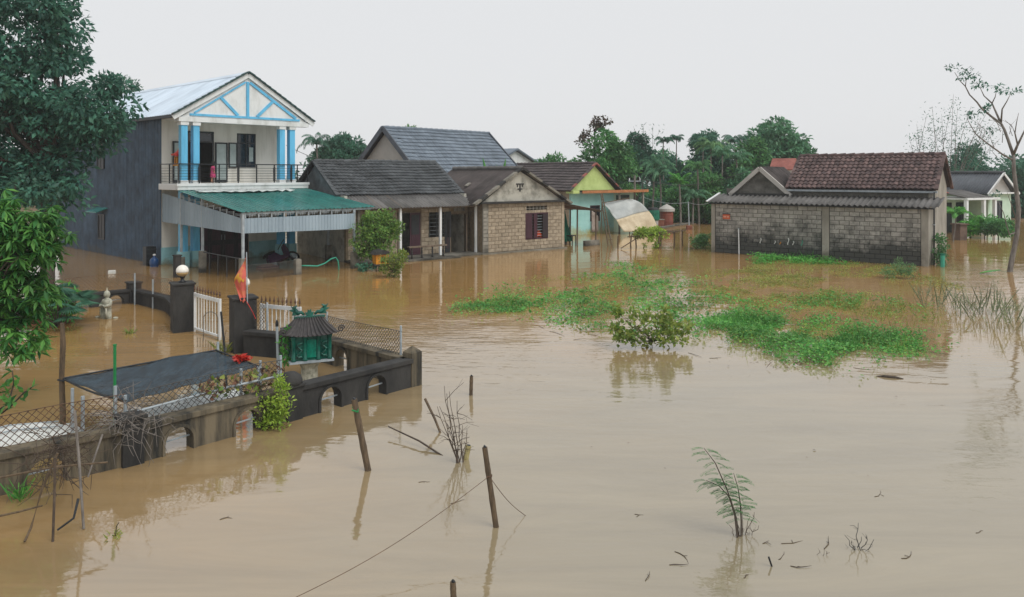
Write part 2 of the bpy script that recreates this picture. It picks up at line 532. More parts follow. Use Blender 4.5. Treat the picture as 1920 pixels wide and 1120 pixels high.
# ------------------------------------------------------------------ water and ground
def water_material():
    m = bpy.data.materials.new('muddy_flood_water')
    m.use_nodes = True
    n = m.node_tree.nodes
    l = m.node_tree.links
    b = n['Principled BSDF']
    g = n.new('ShaderNodeNewGeometry')
    # orange mud, with a grey-tan sky sheen painted into the colour at near right
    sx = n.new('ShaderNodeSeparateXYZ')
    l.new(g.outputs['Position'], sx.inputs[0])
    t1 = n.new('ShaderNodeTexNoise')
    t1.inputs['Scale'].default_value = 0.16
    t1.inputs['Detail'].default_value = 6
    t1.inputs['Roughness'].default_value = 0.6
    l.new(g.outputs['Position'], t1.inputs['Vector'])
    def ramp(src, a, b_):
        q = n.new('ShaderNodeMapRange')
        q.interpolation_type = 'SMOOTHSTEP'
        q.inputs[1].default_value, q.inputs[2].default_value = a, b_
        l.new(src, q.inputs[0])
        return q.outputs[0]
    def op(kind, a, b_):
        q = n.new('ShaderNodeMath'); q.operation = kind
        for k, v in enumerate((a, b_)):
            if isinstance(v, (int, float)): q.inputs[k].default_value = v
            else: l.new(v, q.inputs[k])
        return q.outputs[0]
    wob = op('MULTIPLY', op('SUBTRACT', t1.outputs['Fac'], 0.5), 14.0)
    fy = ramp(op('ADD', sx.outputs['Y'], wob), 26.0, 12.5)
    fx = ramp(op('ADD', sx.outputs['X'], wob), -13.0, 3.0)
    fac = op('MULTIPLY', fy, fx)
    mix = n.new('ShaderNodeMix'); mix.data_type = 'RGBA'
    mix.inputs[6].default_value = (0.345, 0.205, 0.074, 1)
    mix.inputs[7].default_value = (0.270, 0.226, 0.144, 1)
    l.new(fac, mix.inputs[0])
    # thin drifting silt streaks
    mp0 = n.new('ShaderNodeMapping')
    mp0.inputs['Scale'].default_value = (0.25, 1.3, 1)
    mp0.inputs['Rotation'].default_value = (0, 0, 0.25)
    l.new(g.outputs['Position'], mp0.inputs['Vector'])
    t3 = n.new('ShaderNodeTexNoise')
    t3.inputs['Scale'].default_value = 0.9
    t3.inputs['Detail'].default_value = 7
    t3.inputs['Roughness'].default_value = 0.7
    t3.inputs['Distortion'].default_value = 0.8
    l.new(mp0.outputs[0], t3.inputs['Vector'])
    hs = n.new('ShaderNodeHueSaturation')
    q3 = n.new('ShaderNodeMapRange')
    q3.inputs[1].default_value, q3.inputs[2].default_value = 0.3, 0.7
    q3.inputs[3].default_value, q3.inputs[4].default_value = 0.86, 1.14
    l.new(t3.outputs['Fac'], q3.inputs[0])
    l.new(q3.outputs[0], hs.inputs['Value'])
    l.new(mix.outputs[2], hs.inputs['Color'])
    l.new(hs.outputs[0], b.inputs['Base Color'])
    b.inputs['IOR'].default_value = 2.35
    b.inputs['Roughness'].default_value = 0.045
    # ripples: fine rain-roughened chop plus long soft swells
    def layer(scale, sx, sy, detail):
        mp = n.new('ShaderNodeMapping')
        mp.inputs['Scale'].default_value = (sx, sy, 1)
        l.new(g.outputs['Position'], mp.inputs['Vector'])
        t = n.new('ShaderNodeTexNoise')
        t.inputs['Scale'].default_value = scale
        t.inputs['Detail'].default_value = detail
        t.inputs['Distortion'].default_value = 0.4
        l.new(mp.outputs[0], t.inputs['Vector'])
        return t.outputs['Fac']
    a = layer(3.2, 0.7, 1.5, 3)
    c = layer(0.55, 0.8, 1.5, 2)
    gust = layer(0.09, 1, 1, 2)          # patches where the breeze touches the surface
    gm = n.new('ShaderNodeMapRange')
    gm.inputs[1].default_value, gm.inputs[2].default_value = 0.42, 0.62
    gm.inputs[3].default_value, gm.inputs[4].default_value = 0.25, 1.0
    l.new(gust, gm.inputs[0])
    mu = n.new('ShaderNodeMath'); mu.operation = 'MULTIPLY'
    l.new(a, mu.inputs[0]); l.new(gm.outputs[0], mu.inputs[1])
    ad = n.new('ShaderNodeMath'); ad.operation = 'MULTIPLY_ADD'
    l.new(c, ad.inputs[0]); ad.inputs[1].default_value = 1.6
    l.new(mu.outputs[0], ad.inputs[2])
    bp = n.new('ShaderNodeBump')
    bp.inputs['Strength'].default_value = 0.55
    bp.inputs['Distance'].default_value = 0.02
    l.new(ad.outputs[0], bp.inputs['Height'])
    l.new(bp.outputs[0], b.inputs['Normal'])
    return m

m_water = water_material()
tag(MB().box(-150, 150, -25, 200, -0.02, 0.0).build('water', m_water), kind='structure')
tag(MB().box(-152, 152, -27, 202, -1.6, -1.5).build('ground', m_soil), kind='structure')
rng = np.random.default_rng(3)
def bank():
    m = MB()
    xs = np.linspace(-140, 160, 61)
    rows = []
    for j, (y, z) in enumerate(((67, -0.3), (69, 0.12), (74, 0.3), (95, 0.6), (200, 0.8))):
        rows.append([(x, y + (1.5 * math.sin(x * 0.21) + 1.2 * math.sin(x * 0.53) if j < 3 else 0), z) for x in xs])
    m.grid(rows, (0, 0, -0.4))
    return m
tag(bank().build('earth_bank', m_soil, smooth=True), kind='structure')

# ------------------------------------------------------------------ building elements
def sheet_mesh(name, m, width, run, pitch, amp, kind='wave', thick=0.006):
    """one corrugated sheet lying in u (width) x v (run), waves across u"""
    mb = MB()
    us = []
    if kind == 'wave':
        n = max(2, round(width / pitch)) * 8
        us = [(width * i / n, amp * math.cos(2 * math.pi * (width * i / n) / pitch)) for i in range(n + 1)]
    else:                                  # ribbed: flat pans with raised ribs
        k = max(1, round(width / pitch))
        p = width / k
        for i in range(k):
            a = i * p
            us += [(a, 0), (a + p * 0.62, 0), (a + p * 0.70, amp), (a + p * 0.90, amp)]
        us.append((width, 0))
    rows = [[(u, v, h) for v in (0.0, run)] for u, h in us]
    mb.grid(rows, (0, 0, -thick))
    me = mb.mesh(name, m, smooth=(kind == 'wave'))
    return me

def frame_mat(o, u, v):
    """matrix with local x = u, y = v, z = normal"""
    u = Vector(u).normalized(); v = Vector(v).normalized()
    n = u.cross(v).normalized()
    M = Matrix(((u.x, v.x, n.x, o[0]), (u.y, v.y, n.y, o[1]), (u.z, v.z, n.z, o[2]), (0, 0, 0, 1)))
    return M

def lay_sheets(name, parent, m, o, u, v, width, run, count, pitch, amp, kind='wave', seed=0, overlap=0.04):
    """count sheets side by side over a roof plane; shared mesh, each an object"""
    w = width / count
    me = sheet_mesh(name, m, w + overlap, run, pitch, amp, kind)
    rr = random.Random(seed)
    un = Vector(u).normalized()
    nn = un.cross(Vector(v).normalized()).normalized()
    for i in range(count):
        ob = bpy.data.objects.new(name, me)
        C.objects.link(ob)
        ob.parent = parent
        p = Vector(o) + un * (w * i) + nn * (0.004 * (i % 2)) + Vector(v).normalized() * rr.uniform(-0.015, 0.015)
        ob.matrix_local = frame_mat(p, u, v)

def tile_pts(w, h, amp, lip, k=4):
    vs = []
    for j, (v, lift) in enumerate(((0.0, lip), (h, 0.0))):
        for i in range(k + 1):
            t = i / k
            vs.append((w * t, v, lift + amp * (0.5 - 0.5 * math.cos(2 * math.pi * t))))
    for i in range(k + 1):
        t = i / k
        vs.append((w * t, 0.002, amp * (0.5 - 0.5 * math.cos(2 * math.pi * t)) - 0.012))
    fs = []
    for i in range(k):
        fs.append((i, i + 1, k + 1 + i + 1, k + 1 + i))
        fs.append((2 * k + 2 + i, 2 * k + 2 + i + 1, i + 1, i))
    return vs, fs

def tile_field(name, parent, m, o, u, v, width, run, cols, rows, amp=0.03, lip=0.035, seed=0):
    """a roof slope of interlocking tiles, joined (too many and too small to pick apart)"""
    rr = random.Random(seed)
    w, h = width / cols, run / rows
    vs, fs = tile_pts(w * 0.985, h * 1.06, amp, lip)
    mb = MB()
    for r in range(rows):
        for c in range(cols):
            ju, jv, jn = rr.uniform(-.006, .006), rr.uniform(-.014, .014) - (.05 if rr.random() < .012 else 0), rr.uniform(0, .012) + .02 * math.sin(c * .35 + r * .2)
            mb.add([(a + c * w + ju, b + r * h + jv, d + jn) for a, b, d in vs], fs)
    me = bpy.data.meshes.new(name)
    me.from_pydata(mb.v, [], mb.f)
    me.materials.append(m)
    ob = bpy.data.objects.new(name, me)
    C.objects.link(ob)
    ob.parent = parent
    ob.matrix_local = frame_mat(o, u, v)
    ob['kind'] = 'stuff'
    # battened deck under the tiles keeps the room below dark
    d = MB().box(0, width, 0, run, -0.07, -0.035).build('roof_deck', m_door, parent)
    d.matrix_local = frame_mat(o, u, v)
    return ob

def tile_objects(name, parent, m, o, u, v, width, run, cols, rows, amp=0.05, lip=0.045, seed=0):
    rr = random.Random(seed)
    w, h = width / cols, run / rows
    meshes = []
    for q in range(3):
        vs, fs = tile_pts(w * 0.98, h * 1.07, amp * rr.uniform(0.9, 1.1), lip * rr.uniform(0.85, 1.15), 6)
        me = bpy.data.meshes.new(name)
        me.from_pydata(vs, [], fs)
        for p in me.polygons: p.use_smooth = False
        me.materials.append(m)
        meshes.append(me)
    un, vn = Vector(u).normalized(), Vector(v).normalized()
    nn = un.cross(vn).normalized()
    for r in range(rows):
        for c in range(cols):
            ob = bpy.data.objects.new(name, meshes[rr.randrange(3)])
            C.objects.link(ob)
            ob.parent = parent
            p = Vector(o) + un * (c * w + rr.uniform(-.006, .006)) + vn * (r * h + rr.uniform(-.015, .015)) + nn * rr.uniform(0, .012)
            M = frame_mat(p, u, v) @ Matrix.Rotation(R(rr.uniform(-1.2, 1.2)), 4, 'Z')
            ob.matrix_local = M
    d = MB().box(0, width, 0, run, -0.07, -0.03).build('roof_deck', m_door, parent)
    d.matrix_local = frame_mat(o, u, v)

def block_wall(parent, m_b, x0, x1, z0, z1, holes, bw, bh, y, proud=0.012, seed=0, depth=0.05):
    """courses of single blocks set proud of a mortar core (front face at local y)"""
    rr = random.Random(seed)
    cache = {}
    n = 0
    rows = int(round((z1 - z0) / bh))
    bh = (z1 - z0) / rows
    for r in range(rows):
        za = z0 + r * bh + 0.009 + rr.uniform(-.003, .003)
        zb = z0 + (r + 1) * bh - 0.009
        x = x0 - (bw / 2 if r % 2 else 0)
        while x < x1 - 0.02:
            a, b = max(x, x0) + 0.009, min(x + bw, x1) - 0.009
            x += bw
            if b - a < 0.05: continue
            spans = [(a, b)]
            for h in holes:
                if h[2] < (za + zb) / 2 < h[3]:
                    ns = []
                    for (p, q) in spans:
                        if q <= h[0] or p >= h[1]: ns.append((p, q))
                        else:
                            if p < h[0] - 0.04: ns.append((p, h[0]))
                            if q > h[1] + 0.04: ns.append((h[1], q))
                    spans = ns
            for (p, q) in spans:
                key = (round(q - p, 2), round(zb - za, 3))
                if key not in cache:
                    w, hh = key
                    ch = 0.008
                    mb = MB()
                    mb.add([(0, 0, 0), (w, 0, 0), (w, 0, hh), (0, 0, hh), (ch, -proud, ch), (w - ch, -proud, ch), (w - ch, -proud, hh - ch), (ch, -proud, hh - ch)],
                           [(0, 1, 5, 4), (1, 2, 6, 5), (2, 3, 7, 6), (3, 0, 4, 7), (4, 5, 6, 7)])
                    me = bpy.data.meshes.new('block')
                    me.from_pydata(mb.v, [], mb.f)
                    me.materials.append(m_b)
                    cache[key] = me
                put('block', cache[key], parent, (p, y + rr.uniform(-0.012, 0.006), za), (0, rr.uniform(-0.012, 0.012), 0))
                n += 1
    return n

def window(parent, x0, x1, z0, z1, y, mf, mp, bars=0, mull=1, t=0.05, name='window'):
    """frame with pane, mullions and bars in a wall facing local -y"""
    f = MB()
    f.box(x0, x0 + t, y - 0.02, y + 0.06, z0, z1).box(x1 - t, x1, y - 0.02, y + 0.06, z0, z1)
    f.box(x0 + t, x1 - t, y - 0.02, y + 0.06, z0, z0 + t).box(x0 + t, x1 - t, y - 0.02, y + 0.06, z1 - t, z1)
    for k in range(1, mull + 1):
        xm = x0 + (x1 - x0) * k / (mull + 1)
        f.box(xm - t / 2, xm + t / 2, y - 0.012, y + 0.05, z0 + t, z1 - t)
    w = f.build(name, mf, parent)
    if mp is not None:
        MB().box(x0 + t, x1 - t, y + 0.015, y + 0.025, z0 + t, z1 - t).build('pane', mp, w)
    for k in range(bars):
        z = z0 + (z1 - z0) * (k + 1) / (bars + 1)
        MB().tube([(x0 + t, y - 0.004, z), (x1 - t, y - 0.004, z)], 0.009, 5).build('bar', m_steel, w)
    return w

def gable_poly(x0, x1, z0, xa, za):
    return [(x0, z0), (x1, z0), (xa, za)]

# ------------------------------------------------------------------ two-storey house with the blue columns
BX, BY, BA = -15.97, 35.20, R(47)
H1 = thing('two_storey_house', 'tall white two-storey house with sky-blue columns, balcony and timbered gable', 'house', (BX, BY, 0), BA)
DEP = 14.0
# walls
fw = MB().wall(0.02, 5.9, -1.4, 6.75, [(1.17, 2.48, 3.72, 6.15), (3.66, 4.66, 4.44, 6.13), (1.65, 4.3, -1.0, 2.55)], 0.0, 0.2).build('front_wall', m_cream, H1)
MB().box(5.7, 5.9, 0.2, DEP, -1.4, 6.75).build('right_wall', m_cream, H1)
MB().box(0.02, 5.7, DEP - 0.2, DEP, -1.4, 6.75).build('back_wall', m_cream, H1)
sw = MB().box(0.02, 0.2, 0.2, DEP - 0.2, -1.4, 6.75).build('side_wall', m_cream, H1)
MB().box(0.2, 5.7, 0.2, DEP - 0.2, 3.5, 3.65).build('upper_floor', m_conc, H1)
# cladding sheets on the left side wall, vertical ribs
cl = sheet_mesh('cladding_sheet', m_clad, 1.04, 7.6, 0.17, 0.028, 'rib')
for i in range(14):
    ob = bpy.data.objects.new('cladding_sheet', cl)
    C.objects.link(ob); ob.parent = H1
    ob.matrix_local = frame_mat((-0.02 - 0.004 * (i % 2), DEP - i * 1.0, -0.75), (0, -1, 0), (0, 0, 1))
MB().box(-0.06, 0.0, -0.03, 0.03, -0.7, 6.85).build('corner_trim', m_clad, H1)
for (ya, yb, za, zb) in ((6.8, 7.75, 4.4, 5.95), (6.7, 7.6, 0.75, 2.05)):
    w = MB().box(-0.10, -0.03, ya, ya + .07, za, zb).box(-0.10, -0.03, yb - .07, yb, za, zb).box(-0.10, -0.03, ya + .07, yb - .07, za, za + .07).box(-0.10, -0.03, ya + .07, yb - .07, zb - .07, zb).build('window', m_black, H1)
    MB().box(-0.07, -0.05, ya + .07, yb - .07, za + .07, zb - .07).build('pane', m_black, w)
    MB().box(-0.085, -0.06, (ya + yb) / 2 - .02, (ya + yb) / 2 + .02, za + .07, zb - .07).build('mullion', m_black, w)
MB().prism([(-0.6, 2.16), (-0.6, 2.2), (0.0, 2.42), (0.0, 2.38)], 'y', 6.4, 7.9).build('window_hood', m_teal, H1)
# plinth band in pale cyan on the ground floor
MB().box(-0.02, 1.65, -0.03, -0.001, -1.0, 0.78).build('plinth', m_cyan, H1)
MB().box(4.3, 5.92, -0.03, -0.001, -1.0, 0.78).build('plinth', m_cyan, H1)
# ground floor doors: four dark folding leaves standing in the opening
for i in range(4):
    x = 1.65 + i * 0.6625
    d = MB().box(x + .01, x + .65, 0.06, 0.11, -1.0, 2.53).build('folding_door', m_door, H1)
    for z0 in (0.1, 0.95, 1.75):
        MB().box(x + .11, x + .55, 0.045, 0.06, z0, z0 + 0.62).build('panel', m_maroon, d)
    if i in (1, 2): MB().tube([(x + (.58 if i == 1 else .08), 0.03, .95), (x + (.58 if i == 1 else .08), 0.03, 1.2)], .015, 6).build('handle', m_steel, d)
# balcony
MB().box(-0.12, 6.42, -1.98, -0.002, 3.43, 3.70).build('balcony_slab', m_white, H1, bevel=0.015)
MB().box(-0.16, 6.46, -2.02, -1.9, 3.60, 3.72).build('slab_nosing', m_white, H1)
for x in (0.23, 0.77, 5.03, 5.58):
    c = MB().box(x - .15, x + .15, -1.9, -1.6, -1.2, 3.43).build('column', m_blue, H1)
    MB().box(x - .20, x + .20, -1.95, -1.55, -1.2, 0.72).build('column_base', m_cyan, c)
    c = MB().box(x - .14, x + .14, -1.89, -1.61, 3.721, 6.48).build('column', m_blue, H1)
    MB().box(x - .18, x + .18, -1.93, -1.57, 6.30, 6.46).build('capital', m_white, c)
    MB().box(x - .17, x + .17, -1.92, -1.58, 3.722, 3.86).build('column_base', m_white, c)
# railing
RZ = 4.56
for i in range(8):
    x = -0.05 + i * 0.92
    MB().box(x - .022, x + .022, -1.985, -1.941, 3.72, RZ).build('railing_post', m_black, H1)
    if i in (1, 3, 5, 6):
        q = MB().tube([(x - .05, -1.963, 3.8), (x - .05, -1.963, 4.42), (x, -1.963, 4.5), (x + .05, -1.963, 4.42), (x + .05, -1.963, 3.8)], .012, 5).build('railing_ornament', m_black, H1)
for y in (-1.0, -0.06):
    MB().box(-.072, -.028, y - .022, y + .022, 3.72, RZ).build('railing_post', m_black, H1)
    MB().box(6.368, 6.412, y - .022, y + .022, 3.72, RZ).build('railing_post', m_black, H1)
MB().box(-.08, 6.42, -1.99, -1.935, RZ, RZ + .045).box(-.08, -.025, -1.934, -.02, RZ, RZ + .045).box(6.365, 6.42, -1.934, -.02, RZ, RZ + .045).build('handrail', m_black, H1)
for k in range(6):
    z = 3.80 + k * 0.12
    MB().tube([(-.05, -0.05, z), (-.05, -1.963, z), (6.39, -1.963, z), (6.39, -0.05, z)], .009, 5).build('rail_bar', m_black, H1)
# upper door: frame, dark room, opened leaves
df = MB().box(1.17, 1.25, -.03, .1, 3.72, 6.15).box(2.40, 2.48, -.03, .1, 3.72, 6.15).box(1.25, 2.40, -.03, .1, 6.07, 6.15).box(1.25, 2.40, -.03, .1, 5.62, 5.70).build('door_frame', m_dark, H1)
MB().box(1.25, 2.40, 0.02, .04, 5.70, 6.07).build('transom_pane', m_dglass, df)
for (xa, xb) in ((2.52, 3.14), (0.5, 1.12)):
    d = MB().box(xa, xa + .07, -.09, -.04, 3.74, 5.65).box(xb - .07, xb, -.09, -.04, 3.74, 5.65).box(xa + .07, xb - .07, -.09, -.04, 5.58, 5.65).box(xa + .07, xb - .07, -.09, -.04, 3.74, 3.86).build('door_leaf', m_dark, H1)
    MB().box(xa + .07, xb - .07, -.075, -.055, 3.86, 5.58).build('pane', m_frost, d)
w = window(H1, 3.66, 4.66, 4.44, 6.13, 0.02, m_dark, m_dglass, 0, 1, .06)
MB().box(3.72, 4.6, 0.0, 0.05, 5.62, 5.69).build('transom', m_dark, w)
MB().box(4.30, 4.52, -.005, .012, 4.75, 5.45).build('louvre_pane', m_frost, w)
d = MB().box(3.2, 3.26, -.09, -.04, 4.44, 5.66).box(3.58, 3.64, -.09, -.04, 4.44, 5.66).box(3.26, 3.58, -.09, -.04, 5.6, 5.66).box(3.26, 3.58, -.09, -.04, 4.44, 4.5).build('window_leaf', m_dark, H1)
MB().box(3.26, 3.58, -.075, -.055, 4.5, 5.6).build('pane', m_frost, d)
# beam, gable and its blue struts
MB().box(-0.05, 6.45, -1.96, -1.55, 6.46, 6.66).build('front_beam', m_white, H1)
MB().box(0.0, 5.9, -1.55, 0.0, 6.60, 6.66).build('balcony_ceiling', m_white, H1)
g = MB().prism([(0.05, 6.66), (6.35, 6.66), (3.2, 8.72)], 'y', -1.9, -1.75).build('gable', m_white, H1)
def strut(p, q, w=.13, y=-1.925):
    return MB().beam((p[0], y, p[1]), (q[0], y, q[1]), .05, w, (0, 0, 1) if abs(p[0] - q[0]) > .01 else (1, 0, 0)).build('gable_strut', m_blue, g)
strut((0.45, 6.78), (5.95, 6.78), .10)
strut((3.2, 6.83), (3.2, 8.45), .14)
strut((2.72, 6.85), (1.9, 7.62), .13)
strut((3.68, 6.85), (4.5, 7.62), .13)
strut((3.32, 8.42), (5.75, 6.86), .12)
strut((3.08, 8.42), (0.65, 6.86), .07)
# roof: sheets on both slopes, ridge cap, verge tiles and boards
RL, RX, RZ2, EZ = DEP + 2.1, 3.2, 8.86, 6.76
sl = math.hypot(3.42, RZ2 - EZ)
lay_sheets('roof_sheet', H1, m_roofw, (-0.22, DEP + .1, EZ), (0, -1, 0), (3.42, 0, RZ2 - EZ), RL - .05, sl, 16, 0.25, 0.03, 'rib', 1)
lay_sheets('roof_sheet', H1, m_roofw, (6.62, -1.95, EZ), (0, 1, 0), (-3.42, 0, RZ2 - EZ), RL - .05, sl, 16, 0.25, 0.03, 'rib', 2)
MB().prism([(2.95, 8.76), (3.2, 8.93), (3.45, 8.76), (3.45, 8.74), (3.2, 8.91), (2.95, 8.74)], 'y', -1.9, DEP + .1).build('ridge_cap', m_roofw, H1)
for sgn in (-1, 1):
    a, b = Vector((3.2, -2.0, 8.86)), Vector((3.2 + sgn * 3.52, -2.0, 6.70))
    MB().beam(a + Vector((0, .02, -.10)), b + Vector((0, .02, -.10)), .05, .2, (0, 0, 1)).build('barge_board', m_white, H1)
    vs, n = b - a, 13
    for k in range(n):
        p = a + vs * (k / n); q = a + vs * ((k + 1.12) / n)
        MB().beam(p + Vector((0, .0, .055)), q + Vector((0, .0, .085)), .2, .06).build('verge_tile', m_gtile, H1)
    MB().box(3.2 + sgn * 3.40 - .03, 3.2 + sgn * 3.40 + .03, -1.9, DEP, 6.62, 6.74).build('eave_board', m_dark, H1)
MB().prism([(0.02, 6.75), (5.9, 6.75), (3.2, 8.5)], 'y', DEP - .2, DEP).build('back_gable', m_cream, H1)
MB().prism([(0.0, 6.67), (6.4, 6.67), (6.4, 6.68), (0, 6.68)], 'y', .05, DEP - .25).build('ceiling', m_white, H1)

# spirit altar behind the railing
al = thing('spirit_altar', 'small red and yellow household altar on a post behind the balcony railing', 'altar', (BX, BY, 0), BA)
ax, ay = -0.02 + .25, -1.35
MB().box(ax - .05, ax + .05, ay - .05, ay + .05, 3.72, 4.5).build('post', m_conc, al)
MB().box(ax - .2, ax + .2, ay - .18, ay + .18, 4.5, 4.56).build('shelf', m_yel, al)
MB().box(ax - .16, ax + .16, ay + .08, ay + .14, 4.56, 4.92).build('back_panel', m_yel, al)
for s_ in (-1, 1): MB().tube([(ax + s_ * .15, ay - .1, 4.56), (ax + s_ * .15, ay - .1, 4.92)], .025, 6).build('post', m_yel, al)
MB().prism([(ax - .27, 4.96), (ax - .3, 5.02), (ax - .12, 5.08), (ax, 5.2), (ax + .12, 5.08), (ax + .3, 5.02), (ax + .27, 4.96), (ax, 4.92)], 'y', ay - .2, ay + .18).build('roof', m_red, al)
MB().lathe([(.01, 4.56), (.06, 4.57), (.07, 4.66), (.05, 4.7), (.055, 4.72)], 8, (ax - .03, ay - .08)).build('incense_bowl', m_orange, al)
MB().lathe([(.01, 5.16), (.05, 5.18), (.06, 5.24), (.02, 5.32), (.005, 5.36)], 8, (ax, ay)).build('finial', m_yel, al)

# the child on the balcony
def child():
    p = thing('person', 'small child in a pink dress walking along the balcony', 'person', (BX, BY, 0), BA)
    bx, by, bz = 2.0, -0.9, 3.72
    V = [(0, 0, .50), (0, 0, .66), (.01, 0, .74), (.02, -.01, .80), (.025, -.015, .90), (.025, -.015, .97),   # 0 pelvis .. 5 crown
         (-.01, -.05, .46), (-.05, -.055, .25), (-.11, -.05, .07), (-.06, -.055, .035),                 # leg stepping back
         (.0, .05, .46), (.02, .055, .25), (.0, .05, .06), (.06, .052, .03),
         (.0, -.10, .70), (-.02, -.13, .57), (.03, -.14, .45),
         (.0, .10, .70), (-.04, .13, .57), (-.02, .13, .45)]
    Ed = [(0, 1), (1, 2), (2, 3), (3, 4), (4, 5), (0, 6), (6, 7), (7, 8), (8, 9), (0, 10), (10, 11), (11, 12), (12, 13),
          (2, 14), (14, 15), (15, 16), (2, 17), (17, 18), (18, 19)]
    rad = [.075, .07, .055, .032, .07, .05, .05, .036, .024, .02, .05, .036, .024, .02, .03, .024, .018, .03, .024, .018]
    me = bpy.data.meshes.new('body')
    me.from_pydata([(bx + a, by + b, bz + c) for a, b, c in V], Ed, [])
    me.materials.append(m_skin)
    o = link('body', me, m_skin, p)
    md = o.modifiers.new('skin', 'SKIN')
    for i, r_ in enumerate(rad):
        me.skin_vertices[0].data[i].radius = (r_, r_)
        me.skin_vertices[0].data[i].use_root = (i == 0)
    md.use_smooth_shade = True
    sb = o.modifiers.new('sub', 'SUBSURF'); sb.levels = 1; sb.render_levels = 2
    MB().lathe([(.145, .26), (.15, .28), (.125, .42), (.10, .56), (.105, .66), (.11, .74), (.06, .785)], 14, (bx, by), .85, 1.0).build('dress', m_pink, p, smooth=True).location.z = bz
    h = MB().lathe([(.05, .80), (.088, .84), (.10, .91), (.092, .98), (.06, 1.03), (.01, 1.05)], 12, (bx + .004, by - .005)).build('hair', m_hair, p, smooth=True)
    h.location.z = bz
    for s_ in (-1, 1):
        MB().tube([(bx + .005 - .0, by + s_ * .10, bz + .72), (bx - .02, by + s_ * .125, bz + .60)], [.045, .042], 8).build('sleeve', m_pink, p, smooth=True)
child()

# ------------------------------------------------------------------ carport in front of the house
CP = thing('carport', 'open carport with teal sheet roof and grey ribbed skirts on steel posts', 'carport', (BX, BY, 0), BA)
lay_sheets('roof_sheet', CP, m_teal, (-.05, -7.55, 2.66), (1, 0, 0), (0, 5.6, .74), 6.35, math.hypot(5.6, .74), 6, 0.21, 0.03, 'rib', 5)
# side skirt: ribbed boards cut to the slope
def rib_board(x0, x1, zb0, zb1, zt0, zt1, y, along='x'):
    k = max(1, round((x1 - x0) / .15))
    pts = []
    for i in range(k):
        a = x0 + (x1 - x0) * i / k; p = (x1 - x0) / k
        pts += [(a, 0), (a + .55 * p, 0), (a + .65 * p, .022), (a + .9 * p, .022)]
    pts.append((x1, 0))
    rows = []
    for u, h in pts:
        t = (u - x0) / (x1 - x0)
        if along == 'x': rows.append([(u, y - h, zb0 + (zb1 - zb0) * t), (u, y - h, zt0 + (zt1 - zt0) * t)])
        else: rows.append([(y - h, u, zb0 + (zb1 - zb0) * t), (y - h, u, zt0 + (zt1 - zt0) * t)])
    mb = MB(); mb.grid(rows, (0, .004, 0) if along == 'x' else (.004, 0, 0))
    return mb
zt = lambda y: 2.40 + (y + 7.44) / 7.44 * .88
zb = lambda y: 1.83 + (y + 7.44) / 7.44 * .13
for (a, b) in ((-7.44, -5.65), (-5.65, -3.94), (-3.94, -1.95), (-1.95, -0.03)):
    rib_board(a + .003, b - .003, zb(a), zb(b), zt(a), zt(b), .05, 'y').build('side_skirt', m_gsheet, CP)
for (a, b) in ((.1, 1.8), (1.8, 3.5), (3.5, 5.25)):
    z0 = 1.83 - .1 * a / 5.25; z1 = 1.83 - .1 * b / 5.25
    rib_board(a + .003, b - .003, z0, z1, 2.41, 2.41, -7.47, 'x').build('front_skirt', m_gsheet, CP)
for i in range(10):                                    # vent band under the eave
    x = .12 + i * .565
    MB().box(x, x + .05, -7.47, -7.42, 2.42, 2.63).build('vent_stile', m_steel, CP)
    if i < 9:
        MB().box(x + .2, x + .215, -7.46, -7.44, 2.44, 2.6).box(x + .3, x + .315, -7.46, -7.44, 2.44, 2.6).box(x + .09, x + .47, -7.455, -7.445, 2.50, 2.515).box(x + .09, x + .47, -7.455, -7.445, 2.545, 2.56).build('vent_grille', m_steel, CP)
for i in range(10):
    y = -7.3 + i * .56
    z = zt(y)
    MB().box(.02, .06, y, y + .05, z + .01, z + .19).build('vent_stile', m_steel, CP)
    MB().box(.03, .045, y + .1, y + .46, z + .10, z + .115).box(.03, .045, y + .1, y + .46, z + .15, z + .165).build('vent_grille', m_steel, CP)
for (x, y, s_, z1) in ((.06, -7.42, .85, 2.62), (.08, -3.94, .9, 3.1), (5.28, -7.42, .72, 2.6), (6.15, -4.12, .75, 3.05), (.08, -1.9, .5, 3.3)):
    p = MB().box(x - .045, x + .045, y - .045, y + .045, s_, z1).build('post', m_steel, CP)
    MB().box(x - .13, x + .13, y - .11, y + .11, -1.2, s_ + .002).build('concrete_footing', m_conc, p, bevel=.02)
MB().beam((.08, -7.42, 2.6), (6.2, -7.42, 2.6), .05, .08).build('eave_beam', m_steel, CP)
MB().beam((6.15, -7.4, 2.58), (6.15, -2.0, 3.3), .05, .08).build('rafter', m_steel, CP)
MB().beam((3.1, -7.4, 2.58), (3.1, -2.0, 3.3), .05, .08).build('rafter', m_steel, CP)
# low rails between the side footings
MB().tube([(.08, -4.05, .86), (.06, -7.35, .82)], .025, 6).build('side_rail', m_dark, CP)
for k in range(4):
    y = -4.6 - k * .75
    MB().box(.05, .09, y - .02, y + .02, -1, .84).build('rail_stake', m_dark, CP)

tag(MB().grid([[(0.45 + .22 * i, -2.35 - .55 * j / 5 - (.2 if 5 < i < 15 else 0) * j / 5 + .05 * math.sin(i * 2.1 + j), 3.36 - .075 * j / 5 + .05 + .055 * abs(math.sin(i * 1.3 + j * 1.7)) + .03 * math.sin(i * 2.7)) for j in range(6)] for i in range(22)], (0, 0, -.02)).build('plastic_sheet', m_plast, smooth=True),
    'crumpled clear plastic sheet lying along the top of the teal carport roof', 'plastic sheet')
o = bpy.data.objects['plastic_sheet']; o.location = (BX, BY, 0); o.rotation_euler = (0, 0, BA)

def bw(x, y, z=0):
    c, s_ = math.cos(BA), math.sin(BA)
    return Vector((BX + x * c - y * s_, BY + x * s_ + y * c, z))

